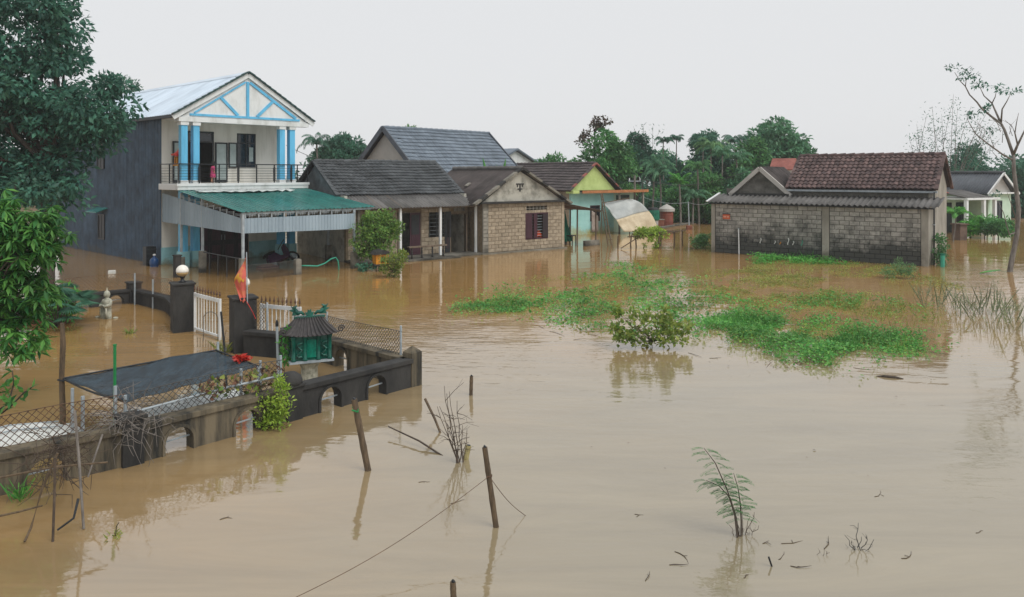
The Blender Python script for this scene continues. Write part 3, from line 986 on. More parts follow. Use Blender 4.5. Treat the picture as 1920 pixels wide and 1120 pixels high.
# fence stub and mesh under the carport front, hose, scooter
def wire_mesh(mb, p, q, z0, z1, pitch, r, sag=0.0, seed=0, top=None):
    """chain-link diagonals between p and q; sag bends the wires about"""
    rr = random.Random(seed)
    p, q = Vector(p), Vector(q)
    L = (q - p).length
    d = (q - p).normalized()
    nrm = Vector((-d.y, d.x, 0))
    Hh = z1 - z0
    ph = [rr.uniform(0, 6) for _ in range(4)]
    def P(s, z):
        w = sag * (math.sin(s * 2.1 + ph[0]) + .6 * math.sin(s * 4.7 + ph[1])) * ((z - z0) / max(Hh, .01))
        zz = z + sag * .6 * math.sin(s * 1.7 + ph[2]) * ((z - z0) / max(Hh, .01))
        return p + d * s + nrm * w + Vector((0, 0, zz))
    for sg in (1, -1):
        s = -Hh if sg > 0 else 0.0
        while s < (L if sg > 0 else L + Hh):
            a, b = (s, s + Hh) if sg > 0 else (s, s - Hh)
            pts = []
            for k in range(7):
                t = k / 6
                ss = a + (b - a) * t
                if -1e-6 <= ss <= L: pts.append(P(ss, z0 + Hh * t))
            if len(pts) > 1: mb.tube(pts, r, 3, False)
            s += pitch
    for zz in (z1,):
        mb.tube([P(L * k / 16, zz) for k in range(17)], r * 1.2, 3, False)

fs = thing('concrete_stub', 'pale square concrete stub at the water edge in front of the carport', 'stub', bw(2.45, -7.45), BA)
MB().box(-.13, .13, -.11, .11, -1, .62).build('shaft', m_conc, fs, bevel=.015)
MB().box(-.09, .09, -.08, .08, .62, .645).build('worn_top', m_conc, fs)
st = thing('black_stub', 'black square stub beside the blue columns near the left of the carport', 'stub', bw(-1.3, -4.66), BA)
MB().box(-.12, .12, -.12, .12, -1, .85).build('shaft', m_dconc, st, bevel=.015)
MB().box(-.14, .14, -.14, .14, .85, .9).build('cap', m_dconc, st)
cf = thing('chain_link_fence', 'low chain-link fence across the carport front beside the flag', 'fence', (0, 0, 0))
mb = MB(); wire_mesh(mb, bw(.2, -7.45), bw(2.32, -7.45), -.1, .55, .09, .006, .02, 4)
tag(mb.build('wire_mesh', m_wire, cf), kind='stuff')
MB().tube([bw(.2, -7.45, .56), bw(2.32, -7.45, .57)], .012, 5).build('top_wire', m_wire, cf)
tag(MB().tube([bw(2.6, -7.5, .35), bw(2.9, -7.6, .33), bw(3.3, -7.6, .28), bw(3.7, -7.55, .36), bw(4.05, -7.5, .52), bw(4.3, -7.45, .55), bw(4.42, -7.45, .40), bw(4.46, -7.45, .15), bw(4.46, -7.45, -.1)], .03, 8).build('garden_hose', m_hose, smooth=True),
    'pale green garden hose looping above the brown water by the stub', 'hose')

sc = thing('motor_scooter', 'purple motor scooter lying half sunk under the carport roof', 'scooter', bw(3.7, -4.4, .12), BA + R(20))
sc.rotation_euler = (R(-48), R(-10), BA + R(15))
MB().prism([(-.75, .35), (-.6, .62), (-.15, .66), (.0, .40), (.35, .36), (.5, .75), (.62, .95), (.68, .92), (.62, .55), (.45, .22), (-.2, .18), (-.7, .22)], 'y', -.14, .14).build('body', m_purple, sc, bevel=.03)
MB().prism([(-.72, .63), (-.1, .67), (-.08, .75), (-.4, .78), (-.75, .72)], 'y', -.12, .12).build('seat', m_rubber, sc, bevel=.03)
for x in (-.55, .72):
    mb = MB()
    pts = [(x + .24 * math.cos(t * math.pi / 8), 0, .2 + .24 * math.sin(t * math.pi / 8)) for t in range(17)]
    w = mb.tube(pts, .05, 6, False).build('wheel', m_rubber, sc, smooth=True)
    MB().tube([(x, -.04, .2), (x, .04, .2)], .14, 10).build('rim', m_steel, w)
MB().tube([(.6, -.34, 1.0), (.62, -.15, 1.02), (.62, .15, 1.02), (.6, .34, 1.0)], .02, 6).build('handlebar', m_black, sc)
MB().lathe([(.02, -.06), (.09, -.03), (.1, .02), (.02, .05)], 10).build('headlight', m_frost, sc).location = (.66, 0, .85)
fl = thing('floating_cushion', 'dirty pink cushion floating beside the sunken scooter', 'cushion', bw(2.7, -4.6), BA)
MB().grid([[(.8 * i / 8 - .4, .5 * j / 6 - .25, .1 + .1 * math.sin(math.pi * i / 8) * math.sin(math.pi * j / 6) + .012 * math.sin(i * 3 + j)) for j in range(7)] for i in range(9)], (0, 0, -.16)).build('cover', mat('dirty_pink_cloth', hexc('9a7f77'), hexc('7d655f'), 4, .9), fl, smooth=True)
MB().tube([(-.4, -.25, .07), (.4, -.25, .07), (.4, .25, .07), (-.4, .25, .07), (-.4, -.25, .07)], .018, 5).build('piping', m_maroon, fl)

bb = thing('water_jug', 'blue plastic water jug at the foot of the slate-blue side wall', 'jug', bw(-.45, -.35), BA)
MB().lathe([(.16, -.3), (.19, -.25), (.19, .0), (.17, .03), (.19, .06), (.19, .28), (.12, .38), (.05, .42), (.05, .5)], 14).build('body', m_bluep, bb, smooth=True)
MB().lathe([(.055, .49), (.06, .5), (.06, .55), (.02, .56)], 10).build('cap', m_white, bb)
bk = thing('black_crate', 'black crate standing upright against the house corner beside the blue jug', 'crate', bw(-.42, .25), BA)
MB().box(-.22, .22, -.2, .2, -.8, .86).build('shell', m_black, bk, bevel=.02)
for k in range(4): MB().box(-.23, .23, -.215, -.2, .1 + k * .2, .16 + k * .2).build('rib', m_dark, bk)
fb = thing('floating_foam_block', 'white foam block floating by the slate-blue side wall', 'foam block', wp(210, 513), R(20))
MB().box(-.14, .14, -.1, .1, -.03, .13).build('block_body', m_foam, fb, bevel=.02)

# ------------------------------------------------------------------ low house with the grey tiled roof and veranda
HX, HY, HA = -1.50, 39.55, R(38)
def hw(x, y, z=0):
    c, s_ = math.cos(HA), math.sin(HA)
    return Vector((HX + x * c - y * s_, HY + x * s_ + y * c, z))
H2 = thing('veranda_house', 'low house with dark grey tiled roof and a corrugated veranda roof on thin posts', 'house', (HX, HY, 0), HA)
WY = 1.25
holes2 = [(-4.2, -3.55, -.5, 2.2), (-3.55, -2.95, -.5, 2.2), (-2.45, -1.5, .88, 2.25), (-1.15, -.2, -.5, 2.05), (-6.2, -5.3, .9, 2.2)]
MB().wall(-7.0, -0.05, -1.2, 2.72, holes2, WY, WY + .15).build('front_wall', m_mortar, H2)
MB().box(-7.0, -6.85, WY + .15, 7.0, -1.2, 3.1).build('left_wall', m_mouldy, H2)
MB().box(-.2, -.05, WY + .15, 7.0, -1.2, 3.1).build('right_wall', m_mouldy, H2)
MB().box(-6.85, -.2, 6.85, 7.0, -1.2, 3.1).build('back_wall', m_mouldy, H2)
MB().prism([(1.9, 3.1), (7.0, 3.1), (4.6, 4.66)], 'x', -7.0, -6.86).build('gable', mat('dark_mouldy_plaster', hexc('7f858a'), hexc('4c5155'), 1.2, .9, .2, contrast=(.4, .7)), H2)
MB().prism([(1.9, 3.1), (7.0, 3.1), (4.6, 4.66)], 'x', -.19, -.06).build('gable', m_mouldy, H2)
block_wall(H2, m_block, -2.9, -1.2, .1, 2.6, holes2, .42, .2, WY, .01, 11)
block_wall(H2, m_block, -6.9, -4.25, .1, 2.6, holes2, .42, .2, WY, .01, 12)
MB().box(-7.1, -0.02, -.05, WY, -1.2, .10).build('veranda_floor', m_conc, H2)
# doors and shutters
d = MB().box(-3.55, -2.96, WY - .02, WY + .03, .12, 2.2).build('door_leaf', m_maroon, H2)
MB().box(-3.47, -3.04, WY - .035, WY - .02, .25, 1.0).build('lower_panel', m_maroon, d)
MB().box(-3.47, -3.04, WY - .035, WY - .02, 1.12, 2.1).build('upper_panel', m_dark, d)
MB().box(-4.26, -4.2, WY - .03, WY + .1, .1, 2.26).box(-2.95, -2.89, WY - .03, WY + .1, .1, 2.26).box(-4.2, -2.95, WY - .03, WY + .1, 2.2, 2.26).build('door_frame', m_wood, H2)
d = MB().box(-1.5, -1.2, WY - .06, WY - .02, .12, 2.05).build('door_leaf', m_dark, H2)
MB().box(-1.44, -1.26, WY - .07, WY - .06, .3, 1.8).build('panel', m_door, d)
MB().box(-1.2, -1.13, WY - .04, WY + .1, .1, 2.1).box(-.22, -.15, WY - .04, WY + .1, .1, 2.1).box(-1.13, -.22, WY - .04, WY + .1, 2.05, 2.1).build('door_frame', m_wood, H2)
d = MB().beam((-.24, WY - .02, 1.08), (-.42, WY - .42, 1.08), .04, 1.9).build('open_door_leaf', m_wood, H2)
for k in range(3): MB().box(-.95 + k * .24, -.95 + k * .24 + .2, WY - .02, WY + .03, 2.2, 2.45).build('vent_block', m_conc, H2)
window(H2, -2.45, -1.5, .88, 2.25, WY + .02, m_dark, None, 6, 1, .05)
MB().box(-1.48, -1.15, WY - .07, WY - .03, .88, 2.2).build('shutter', m_dark, H2)
window(H2, -6.2, -5.3, .9, 2.2, WY + .02, m_dark, m_dglass, 0, 1, .05)
# dark interior stays closed: ceiling boards
MB().box(-6.8, -.25, WY + .2, 6.8, 2.9, 2.94).build('ceiling', m_door, H2)
# roof
sl = math.hypot(2.75, 1.66)
tile_field('roof_tiles', H2, m_tileg, (-7.12, 1.85, 3.10), (1, 0, 0), (0, 2.75, 1.66), 7.12, sl, 36, 11, .035, .05, 21)
tile_field('roof_tiles', H2, m_tileg, (0, 7.35, 3.10), (-1, 0, 0), (0, -2.75, 1.66), 7.12, sl, 36, 11, .035, .05, 22)
for k in range(18):
    MB().tube([(-7.14 + k * .398, 4.6, 4.77), (-7.14 + k * .398 + .42, 4.6, 4.795)], [.10, .115], 8).build('ridge_tile', m_tileg, H2)
for x in (-7.14, .02):
    for k in range(9):
        for s_ in (-1, 1):
            t0, t1 = k / 9, (k + 1.1) / 9
            MB().beam((x, 4.6 + s_ * 2.75 * t0, 4.78 - 1.66 * t0), (x, 4.6 + s_ * 2.75 * t1, 4.80 - 1.66 * t1), .2, .09).build('verge_tile', m_tileg, H2)
run = math.hypot(1.75, .60)
lay_sheets('veranda_sheet', H2, m_fibro, (-7.1, .22, 2.52), (1, 0, 0), (0, 1.75, .60), 7.1, run, 8, .177, .026, 'wave', 3, .06)
for x in (-6.75, -4.53, -2.26, -.1):
    p = MB().box(x - .055, x + .055, .42, .53, -.4, 2.5).build('veranda_post', m_white if x > -5 else m_conc, H2)
MB().beam((-7.05, .47, 2.49), (-.05, .47, 2.49), .07, .10).build('veranda_beam', m_wood, H2)
for k in range(7):
    x = -6.7 + k * 1.1
    MB().beam((x, .3, 2.50), (x, 1.9, 3.05), .05, .07).build('veranda_rafter', m_wood, H2)

be = thing('wooden_bench', 'low wooden bench rail on short turned legs at the veranda edge', 'bench', hw(-3.35, -.05), HA)
MB().box(-1.05, 1.1, -.09, .09, .60, .68).build('seat_plank', m_wood, be, bevel=.01)
for x in (-.85, -.3, .3, .92):
    MB().lathe([(.045, .1), (.05, .16), (.03, .25), (.05, .36), (.03, .5), (.045, .6)], 8, (x, 0)).build('leg', m_dconc, be, smooth=True)
MB().grid([[(-1.5 + 3.2 * i / 12, -.42 + .75 * j / 4 * (1 - .25 * abs(i / 6 - 1)), .085 + .012 * math.sin(i * 1.7 + j)) for j in range(5)] for i in range(13)], (0, 0, -.12)).build('base_slab', m_conc, be)

# ------------------------------------------------------------------ block house with the front gable
H3 = thing('block_gable_house', 'tan concrete-block house with mouldy plaster gable and shuttered window', 'house', (HX, HY, 0), HA)
holes3 = [(2.81, 4.38, .62, 2.04), (2.86, 4.32, 2.12, 2.44)]
MB().wall(0, 5.55, -1.2, 2.6, holes3, 0, .15).build('front_wall', m_mortar, H3)
MB().box(0, .15, .15, 6.2, -1.2, 2.6).build('left_wall', m_mortar, H3)
MB().box(5.4, 5.55, .15, 6.2, -1.2, 2.6).build('right_wall', m_block, H3)
MB().box(.15, 5.4, 6.05, 6.2, -1.2, 2.6).build('back_wall', m_mortar, H3)
block_wall(H3, m_block, .34, 5.38, .09, 2.58, holes3, .44, .192, 0, .014, 31)
MB().box(5.38, 5.57, -.03, .0, -.6, 2.58).build('corner_pilaster', m_block, H3)
# ragged left quoin where the render has fallen off
MB().box(-.02, .34, -.035, 0, -.6, 2.58).build('quoin_pier', m_conc, H3)
for k in range(9):
    MB().box(.02, .02 + (.2 if k % 2 else .29), -.052, -.035, .5 + k * .2, .64 + k * .2).build('quoin_block', m_render, H3)
MB().box(-.12, 5.68, -.16, 0, -.6, .07).build('plinth', m_render, H3)
MB().box(-.25, 5.75, -.26, .0, 2.6, 2.70).build('cornice', m_dconc, H3)
gp = MB().prism([(.0, 2.70), (5.5, 2.70), (2.4, 4.28)], 'y', -.04, .1).build('gable', m_mouldy, H3)
em = MB().box(2.14, 2.66, -.07, -.04, 3.56, 3.63).box(2.36, 2.44, -.068, -.04, 3.2, 3.56).box(2.24, 2.56, -.066, -.04, 3.30, 3.36).box(2.2, 2.26, -.067, -.04, 3.44, 3.56).box(2.54, 2.6, -.067, -.04, 3.44, 3.56).build('gable_emblem', m_dconc, H3)
MB().prism([(.3, 2.6), (5.2, 2.6), (2.4, 4.2)], 'y', 6.05, 6.2).build('back_gable', m_mouldy, H3)
# roof sheets, two slopes, with heavy verge
for side in (0, 1):
    if side == 0:
        lay_sheets('roof_sheet', H3, m_fibrod, (-.62, 6.35, 2.55), (0, -1, 0), (3.02, 0, 1.85), 6.5, math.hypot(3.02, 1.85), 7, .177, .026, 'wave', 7, .06)
    else:
        lay_sheets('roof_sheet', H3, m_fibrod, (5.85, -.15, 2.45), (0, 1, 0), (-3.45, 0, 1.95), 6.5, math.hypot(3.45, 1.95), 7, .177, .026, 'wave', 8, .06)
for k in range(8):
    for s_, ex, ez in ((-1, -3.06, -1.86), (1, 3.5, -1.93)):
        t0, t1 = k / 8, (k + 1.04) / 8
        MB().beam((2.4 + ex * t0, -.2, 4.44 + ez * t0), (2.4 + ex * t1, -.2, 4.455 + ez * t1), .26, .11).build('verge_tile', m_conc if (k * 7) % 3 else m_dconc, H3)
for k in range(13):
    MB().tube([(2.4, -.28 + k * .5, 4.43), (2.4, .25 + k * .5, 4.45)], [.11, .125], 8).build('ridge_tile', m_fibro, H3)
tag(MB().box(-.25, .05, -.22, .0, 4.0, 4.06).build('loose_tile', m_render, H3)).matrix_local = Matrix.Translation((.9, 2.6, 3.58)) @ Matrix.Rotation(R(-31), 4, 'Y') @ Matrix.Translation((0, 0, -4))
# window
w = MB().box(2.81, 2.88, -.03, .1, .62, 2.04).box(4.31, 4.38, -.03, .1, .62, 2.04).box(2.88, 4.31, -.03, .1, 1.97, 2.04).box(2.88, 4.31, -.03, .1, .62, .69).box(3.55, 3.62, -.02, .09, .69, 1.97).build('window_frame', m_maroon, H3)
for k in range(8): MB().tube([(2.88, .03, .8 + k * .15), (4.31, .03, .8 + k * .15)], .012, 5).build('bar', m_steel, w)
sh = MB().beam((2.86, -.02, 1.33), (3.16, -.16, 1.33), .04, 1.28).build('shutter', m_maroon, H3)
sh = MB().beam((3.3, -.1, 1.33), (3.56, -.04, 1.33), .04, 1.28).build('shutter', m_maroon, H3)
sh = MB().box(3.98, 4.36, -.06, -.03, .69, 1.97).build('shutter', m_door, H3)
for r_ in range(2):
    for k in range(6):
        x = 2.86 + k * .245
        MB().box(x, x + .03, -.01, .1, 2.13 + r_ * .16, 2.27 + r_ * .16).build('vent_brick', m_render, H3)
    MB().box(2.86, 4.33, -.012, .1, 2.268 + r_ * .165 - .0, 2.292 + r_ * .165).build('vent_course', m_render, H3)
ob_ = thing('orange_bundle', 'orange cloth bundle on the sill of the block-house window', 'bundle', hw(3.82, .16, .63), HA)
MB().grid([[(-.2 + .4 * i / 8, -.08 + .16 * j / 4, .2 + .14 * math.sin(math.pi * i / 8) + .03 * math.sin(i * 2 + j * 3)) for j in range(5)] for i in range(9)], (0, 0, -.2)).build('cloth', mat('orange_cloth', hexc('d2562c'), hexc('a83e22'), 7, .8), ob_)
MB().tube([(-.1, -.05, .3), (-.03, -.06, .42), (.06, -.05, .41), (.1, -.04, .3)], .02, 5).build('knot', MATS['orange_cloth'], ob_)

# ------------------------------------------------------------------ lean-to beside the block house
LT = thing('lean_to_shed', 'open lean-to with a rusty sheet roof propped against the block house', 'shed', (HX, HY, 0), HA)
lay_sheets('roof_sheet', LT, m_rust, (5.62, 2.9, 2.5), (0, -1, 0), (3.0, 0, -.52), 2.9, 3.05, 3, .09, .012, 'wave', 9, .05)
for (x, y, z1) in ((7.35, .85, 2.15), (8.35, .35, 2.02), (8.3, 2.5, 2.05), (6.4, 2.6, 2.3)):
    MB().tube([(x, y, -1), (x + .02, y, z1)], .05, 6).build('post', m_wood, LT)
MB().beam((5.6, .15, 2.45), (8.55, .15, 1.95), .06, .08).build('edge_beam', m_wood, LT)
MB().box(7.3, 8.45, .1, .3, -1, .3).build('low_wall', m_conc, LT, bevel=.01)
MB().box(5.7, 7.3, 1.7, 1.9, -1, .28).build('low_wall', m_dconc, LT)
gn = thing('green_net', 'dark green netting hung in the corner of the lean-to', 'net', (HX, HY, 0), HA)
MB().grid([[(7.0 + .85 * (i / 10) * (1 - .85 * (j / 8)), 1.6 + .12 * math.sin(i * 1.9 + j * .3) + .2 * i / 10, .15 + 1.85 * j / 8) for j in range(9)] for i in range(11)], (.0, .02, 0)).build('curtain', m_gnet, gn, smooth=True)
MB().tube([(6.9, 1.6, 2.05), (7.8, 1.7, 2.0)], .02, 5).build('cord', m_wire, gn)
ch = thing('dark_chair', 'dark slatted chair standing under the rusty lean-to', 'chair', hw(7.55, 1.6, .1), HA + R(200))
MB().box(-.22, .22, -.22, .22, .38, .43).build('seat', m_door, ch)
for x in (-.2, .2):
    MB().box(x - .02, x + .02, -.22, -.18, -.4, .9).build('leg', m_door, ch)
    MB().box(x - .02, x + .02, .18, .22, -.4, .38).build('leg', m_door, ch)
for k in range(4): MB().box(-.18, .18, -.21, -.19, .5 + k * .1, .56 + k * .1).build('back_slat', m_door, ch)

# ------------------------------------------------------------------ house with the lime gable
GO = wp(1075, 441); GA = R(38)
def gw(x, y, z=0):
    c, s_ = math.cos(GA), math.sin(GA)
    return Vector((GO.x + x * c - y * s_, GO.y + x * s_ + y * c, z))
H4 = thing('lime_gable_house', 'pale aqua house with lime green gable and brown tiled roof', 'house', (GO.x, GO.y, 0), GA)
MB().wall(-.2, 3.85, -1.2, 2.82, [(1.55, 2.5, .85, 1.95)], 0, .2).build('front_wall', m_aqua, H4)
MB().box(-.2, 0, .2, 8.3, -1.2, 2.95).build('left_wall', m_block, H4)
block = 0
MB().box(3.65, 3.85, .2, 8.3, -1.2, 2.95).build('right_wall', m_aqua, H4)
MB().box(0, 3.65, 8.1, 8.3, -1.2, 2.95).build('back_wall', m_aqua, H4)
MB().prism([(-.15, 3.0), (3.95, 3.0), (1.9, 4.74)], 'y', -.02, .15).build('gable', m_lime, H4)
MB().prism([(-.15, 2.95), (3.95, 2.95), (1.9, 4.7)], 'y', 8.1, 8.28).build('back_gable', m_lime, H4)
MB().box(.1, 6.55, -.75, .3, 2.82, 2.88).build('canopy_slab', m_conc, H4)
MB().box(.1, 6.58, -.80, -.75, 2.81, 3.0).build('canopy_fascia', m_orange, H4)
MB().box(-.45, .1, -.5, .25, 2.80, 3.0).build('corner_block', m_lime, H4)
MB().box(3.9, 4.0, -.5, -.4, -1, 2.82).box(6.2, 6.32, -.6, -.48, -1, 2.82).build('canopy_post', m_render, H4)
MB().box(3.87, 6.3, .2, .35, -1, 2.82).build('porch_wall', m_mint, H4)
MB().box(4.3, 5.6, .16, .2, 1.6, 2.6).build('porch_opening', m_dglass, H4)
sl = math.hypot(2.4, 1.84)
tile_field('roof_tiles', H4, m_tilebr, (-.5, 8.4, 2.98), (0, -1, 0), (2.4, 0, 1.84), 8.6, sl, 34, 10, .035, .05, 41)
tile_field('roof_tiles', H4, m_tilebr, (4.3, -.2, 2.98), (0, 1, 0), (-2.4, 0, 1.84), 8.6, sl, 34, 10, .035, .05, 42)
for k in range(19): MB().tube([(1.9, -.2 + k * .455, 4.84), (1.9, .28 + k * .455, 4.87)], [.1, .115], 8).build('ridge_tile', m_tilebr, H4)
for k in range(8):
    for s_ in (-1, 1):
        t0, t1 = k / 8, (k + 1.08) / 8
        MB().beam((1.9 + s_ * 2.42 * t0, -.22, 4.85 - 1.85 * t0), (1.9 + s_ * 2.42 * t1, -.22, 4.87 - 1.85 * t1), .2, .09).build('verge_tile', m_tilebr if k % 3 else m_redt, H4)
window(H4, 1.55, 2.5, .85, 1.95, .02, m_maroon, m_dglass, 0, 1, .07)
cu = thing('hanging_cloth', 'pale cloth hung below the window of the aqua house', 'cloth', (GO.x, GO.y, 0), GA)
MB().grid([[(1.6 + .65 * i / 8, -.12 + .04 * math.sin(i * 1.6), .15 + 1.5 * j / 6 - .5 * (i / 8) * (j / 6)) for j in range(7)] for i in range(9)], (0, .02, 0)).build('curtain', mat('dusty_cloth', hexc('b7aca4'), hexc('98897f'), 3, .9), cu, smooth=True)
MB().tube([(1.5, -.1, 1.68), (2.5, -.1, 1.7)], .015, 5).build('cord', m_wire, cu)

# tarpaulin, ladder, gourd trellis
tp = thing('tarpaulin', 'big grey tarpaulin sagging over a frame beside the aqua house', 'tarpaulin', (GO.x, GO.y, 0), GA)
def tarp_pt(u, v):
    # u 0..1 left to right along the top rope, v 0..1 from top down
    x = 2.0 + 2.5 * u + 2.0 * v * (0.45 + .55 * u)
    z = 2.1 + .25 * u - (1.9 + .35 * u) * (v ** (1.15 + .9 * u))
    y = -.9 - 1.0 * v + .35 * math.sin(math.pi * u) * (1 - v) + .05 * math.sin(9 * u + 3 * v) + .03 * math.sin(17 * v + 5 * u)
    return (x, y, max(z, -.1))
NV, NU = 16, 18
MB().grid([[tarp_pt(i / NU, .62 * j / NV) for j in range(NV + 1)] for i in range(NU + 1)], (0, .015, -.01)).build('upper_sheet', m_tarp, tp, smooth=True)
MB().grid([[tarp_pt(i / NU, .62 + .38 * j / 8) for j in range(9)] for i in range(NU + 1)], (0, .015, -.01)).build('reflection_tinted_hem', m_tarpb, tp, smooth=True)  # cream lower part; tan from the water's reflection painted into its colour
MB().tube([(1.9, -.9, 2.15), (4.6, -.8, 2.42)], .03, 6).build('ridge_pole', m_bamboo, tp)
MB().tube([(4.55, -.7, 2.4), (4.9, -.6, -1)], .04, 6).build('prop', m_bamboo, tp)
MB().tube([(1.95, -.75, 2.2), (2.0, -.6, -1)], .04, 6).build('prop', m_bamboo, tp)
ld = thing('bamboo_ladder', 'dark narrow ladder leaning up against the tarpaulin frame', 'ladder', (GO.x, GO.y, 0), GA)
bl, tl = wp(1147, 463), wpd(1128, 363, 46.5)
inv = Matrix.Rotation(-GA, 4, 'Z')
lb = inv @ (bl - GO); lt_ = inv @ (tl - GO)
lt_.z = tl.z
for k, off in enumerate((-.16, .16)):
    MB().tube([(lb.x + off, lb.y, -.6), (lt_.x + off * .35, lt_.y, lt_.z)], .035, 6).build('rail', m_bamboo, ld)
for k in range(7):
    t = (k + 1) / 8
    p = Vector((lb.x, lb.y, 0)).lerp(lt_, t)
    MB().tube([(p.x - .16 * (1 - .6 * t), p.y, p.z), (p.x + .16 * (1 - .6 * t), p.y, p.z)], .02, 5).build('rung', m_bamboo, ld)

tr = thing('gourd_trellis', 'rickety bamboo trellis standing in the water with a green gourd vine on top', 'trellis', wp(1225, 466), R(10))
tb = wp(1225, 466)
posts = [(-1.95, .3, .62), (-1.35, -.1, .65), (.25, -.2, .85), (1.2, -.1, .86), (2.1, 1.0, .84), (-.6, 1.2, .85), (.9, 1.2, .8)]
rr = random.Random(5)
for (x, y, z) in posts:
    MB().tube([(x + rr.uniform(-.08, .08), y, -.8), (x, y, z * .5), (x + rr.uniform(-.05, .05), y, z + .08)], .04, 6).build('post', m_bamboo, tr)
for (a, b) in (((-1.5, .0, .66), (1.4, -.1, .86)), ((-.8, 1.2, .86), (2.3, 1.0, .88)), ((.9, 1.25, .83), (1.2, -.2, .9)), ((.2, -.3, .9), (2.2, .95, .88)), ((-.6, 1.3, .88), (-1.4, -.2, .68)), ((-1.9, -.1, .05), (-.7, .1, .7))):
    MB().tube([a, b], .03, 6).build('pole', m_bamboo, tr)
rng = np.random.default_rng(51)
cs = np.stack([rng.uniform(-.95, .75, 26), rng.uniform(-.15, 1.0, 26), rng.uniform(.72, .98, 26)], 1)
V, F = cloud(rng, cs, np.full((26, 3), .22), 60, .13, .11, .2, .5)
cs2 = np.stack([rng.uniform(-.5, .4, 12), rng.uniform(-.15, .4, 12), rng.uniform(.1, .7, 12)], 1)
V2, F2 = cloud(rng, cs2, np.full((12, 3), .14), 22, .11, .09, .6)
V, F = merge([(V, F), (V2, F2)])
link('vine', np_mesh('vine', V, F, lf_yel), lf_yel, tr)

# ------------------------------------------------------------------ big house behind with the blue-grey roof
BO = Vector((-7.75, 48.0, 0)); BGA = R(50)
HB = thing('large_grey_roof_house', 'large house behind the others with wide blue-grey tiled roof and pale gable', 'house', BO, BGA)
def at_b(px, py, xl):
    """height and depth on the gable plane (local x = xl)"""
    return None
RZB = 6.98
MB().prism([(-4.3, -1.2), (3.6, -1.2), (3.6, 3.6), (0, RZB - .15), (-3.6, 3.6)][::1], 'x', 0, .2).build('gable_wall', m_gable, HB)
MB().box(.2, 9.0, -3.5, -3.3, -1.2, 3.6).build('front_wall', m_gable, HB)
MB().box(.2, 9.0, 3.3, 3.5, -1.2, 3.6).build('back_wall', m_gable, HB)
MB().prism([(-3.6, -1.2), (3.6, -1.2), (3.6, 3.6), (0, RZB - .15), (-3.6, 3.6)], 'x', 9.0, 9.2).build('far_gable_wall', m_gable, HB)
sl = math.hypot(4.3, 3.9)
tile_field('roof_tiles', HB, m_tilebl, (-.35, -4.3, RZB - 3.9), (1, 0, 0), (0, 4.3, 3.9), 9.75, sl, 38, 17, .035, .05, 61)
tile_field('roof_tiles', HB, m_tilebl, (9.4, 4.3, RZB - 3.9), (-1, 0, 0), (0, -4.3, 3.9), 9.75, sl, 38, 17, .035, .05, 62)
for k in range(21): MB().tube([(-.4 + k * .47, 0, RZB + .02), (.1 + k * .47, 0, RZB + .045)], [.10, .12], 8).build('ridge_tile', m_tilebl, HB)
for s_ in (-1, 1):
    MB().beam((-.38, 0, RZB - .02), (-.38, s_ * 4.3, RZB - 3.92), .08, .3).build('barge_board', mat('slate_board', hexc('5a6068'), hexc('474d55'), 3, .7), HB)
    MB().beam((9.43, 0, RZB - .02), (9.43, s_ * 4.3, RZB - 3.92), .08, .3).build('barge_board', MATS['slate_board'], HB)

fo = wpd(985, 315, 68)
HS = thing('small_blue_roof_house', 'distant house with a blue-grey roof peeping over the large grey roof', 'house', (fo.x - 1.2, 68, 0), R(45))
MB().box(-2.5, 3.5, 0, 5, -1, 4.9).build('wall', m_white, HS)
MB().prism([(-2.9, 4.8), (.4, 6.35), (3.8, 4.8), (3.8, 4.7), (.4, 6.2), (-2.9, 4.7)], 'y', -.4, 5.4).build('roof', m_tilebl, HS)
MB().prism([(-2.3, 4.9), (3.2, 4.9), (.4, 6.15)], 'y', -.02, .1).build('gable', m_white, HS)
MB().box(3.5, 7.5, .6, 4.5, -1, 4.6).build('wing', m_white, HS)
MB().prism([(.3, 4.5), (2.5, 5.5), (4.8, 4.5), (4.8, 4.42), (2.5, 5.4), (.3, 4.42)], 'x', 3.5, 7.8).build('wing_roof', m_tilebl, HS)
MB().box(-.3, .9, -.05, -.02, 2.2, 3.6).build('window', m_dglass, HS)

# ------------------------------------------------------------------ block building on the right
QO = wp(1335, 473); QA = R(-38.16)
def qw(x, y, z=0):
    c, s_ = math.cos(QA), math.sin(QA)
    return Vector((QO.x + x * c - y * s_, QO.y + x * s_ + y * c, z))
H5 = thing('grey_block_building', 'long mould-stained grey block building with old red tile roof and corrugated lean-to', 'building', (QO.x, QO.y, 0), QA)
MB().box(0, 10.2, 0, .15, -1.2, 2.58).build('front_wall', m_gmort, H5)
MB().box(0, .15, .15, 4.6, -1.2, 2.75).build('left_wall', m_gmort, H5)
MB().prism([(.15, -1.2), (4.75, -1.2), (4.75, 3.55), (3.1, 4.98), (1.2, 3.35), (1.2, 2.95), (.15, 2.6)], 'x', 10.02, 10.2).build('right_wall', m_render, H5)
MB().box(.15, 10.02, 4.6, 4.75, -1.2, 3.35).build('back_wall', m_gmort, H5)
MB().box(.3, 10.02, 1.22, 1.36, 2.4, 3.36).build('upper_wall', m_gmort, H5)
n1 = block_wall(H5, m_gblock, .2, 5.62, .0, 2.56, [], .45, .212, 0, .015, 71)
n2 = block_wall(H5, m_gblock, 5.98, 9.92, .0, 2.56, [], .45, .212, 0, .015, 72)
for (a, b) in ((-.02, .18), (5.64, 5.96), (9.94, 10.23)):
    MB().box(a, b, -.045, 0, -.6, 2.57).build('pilaster', m_render, H5)
MB().box(5.0, 5.05, -.06, -.045, .1, 2.4)
run = math.hypot(1.62, .40)
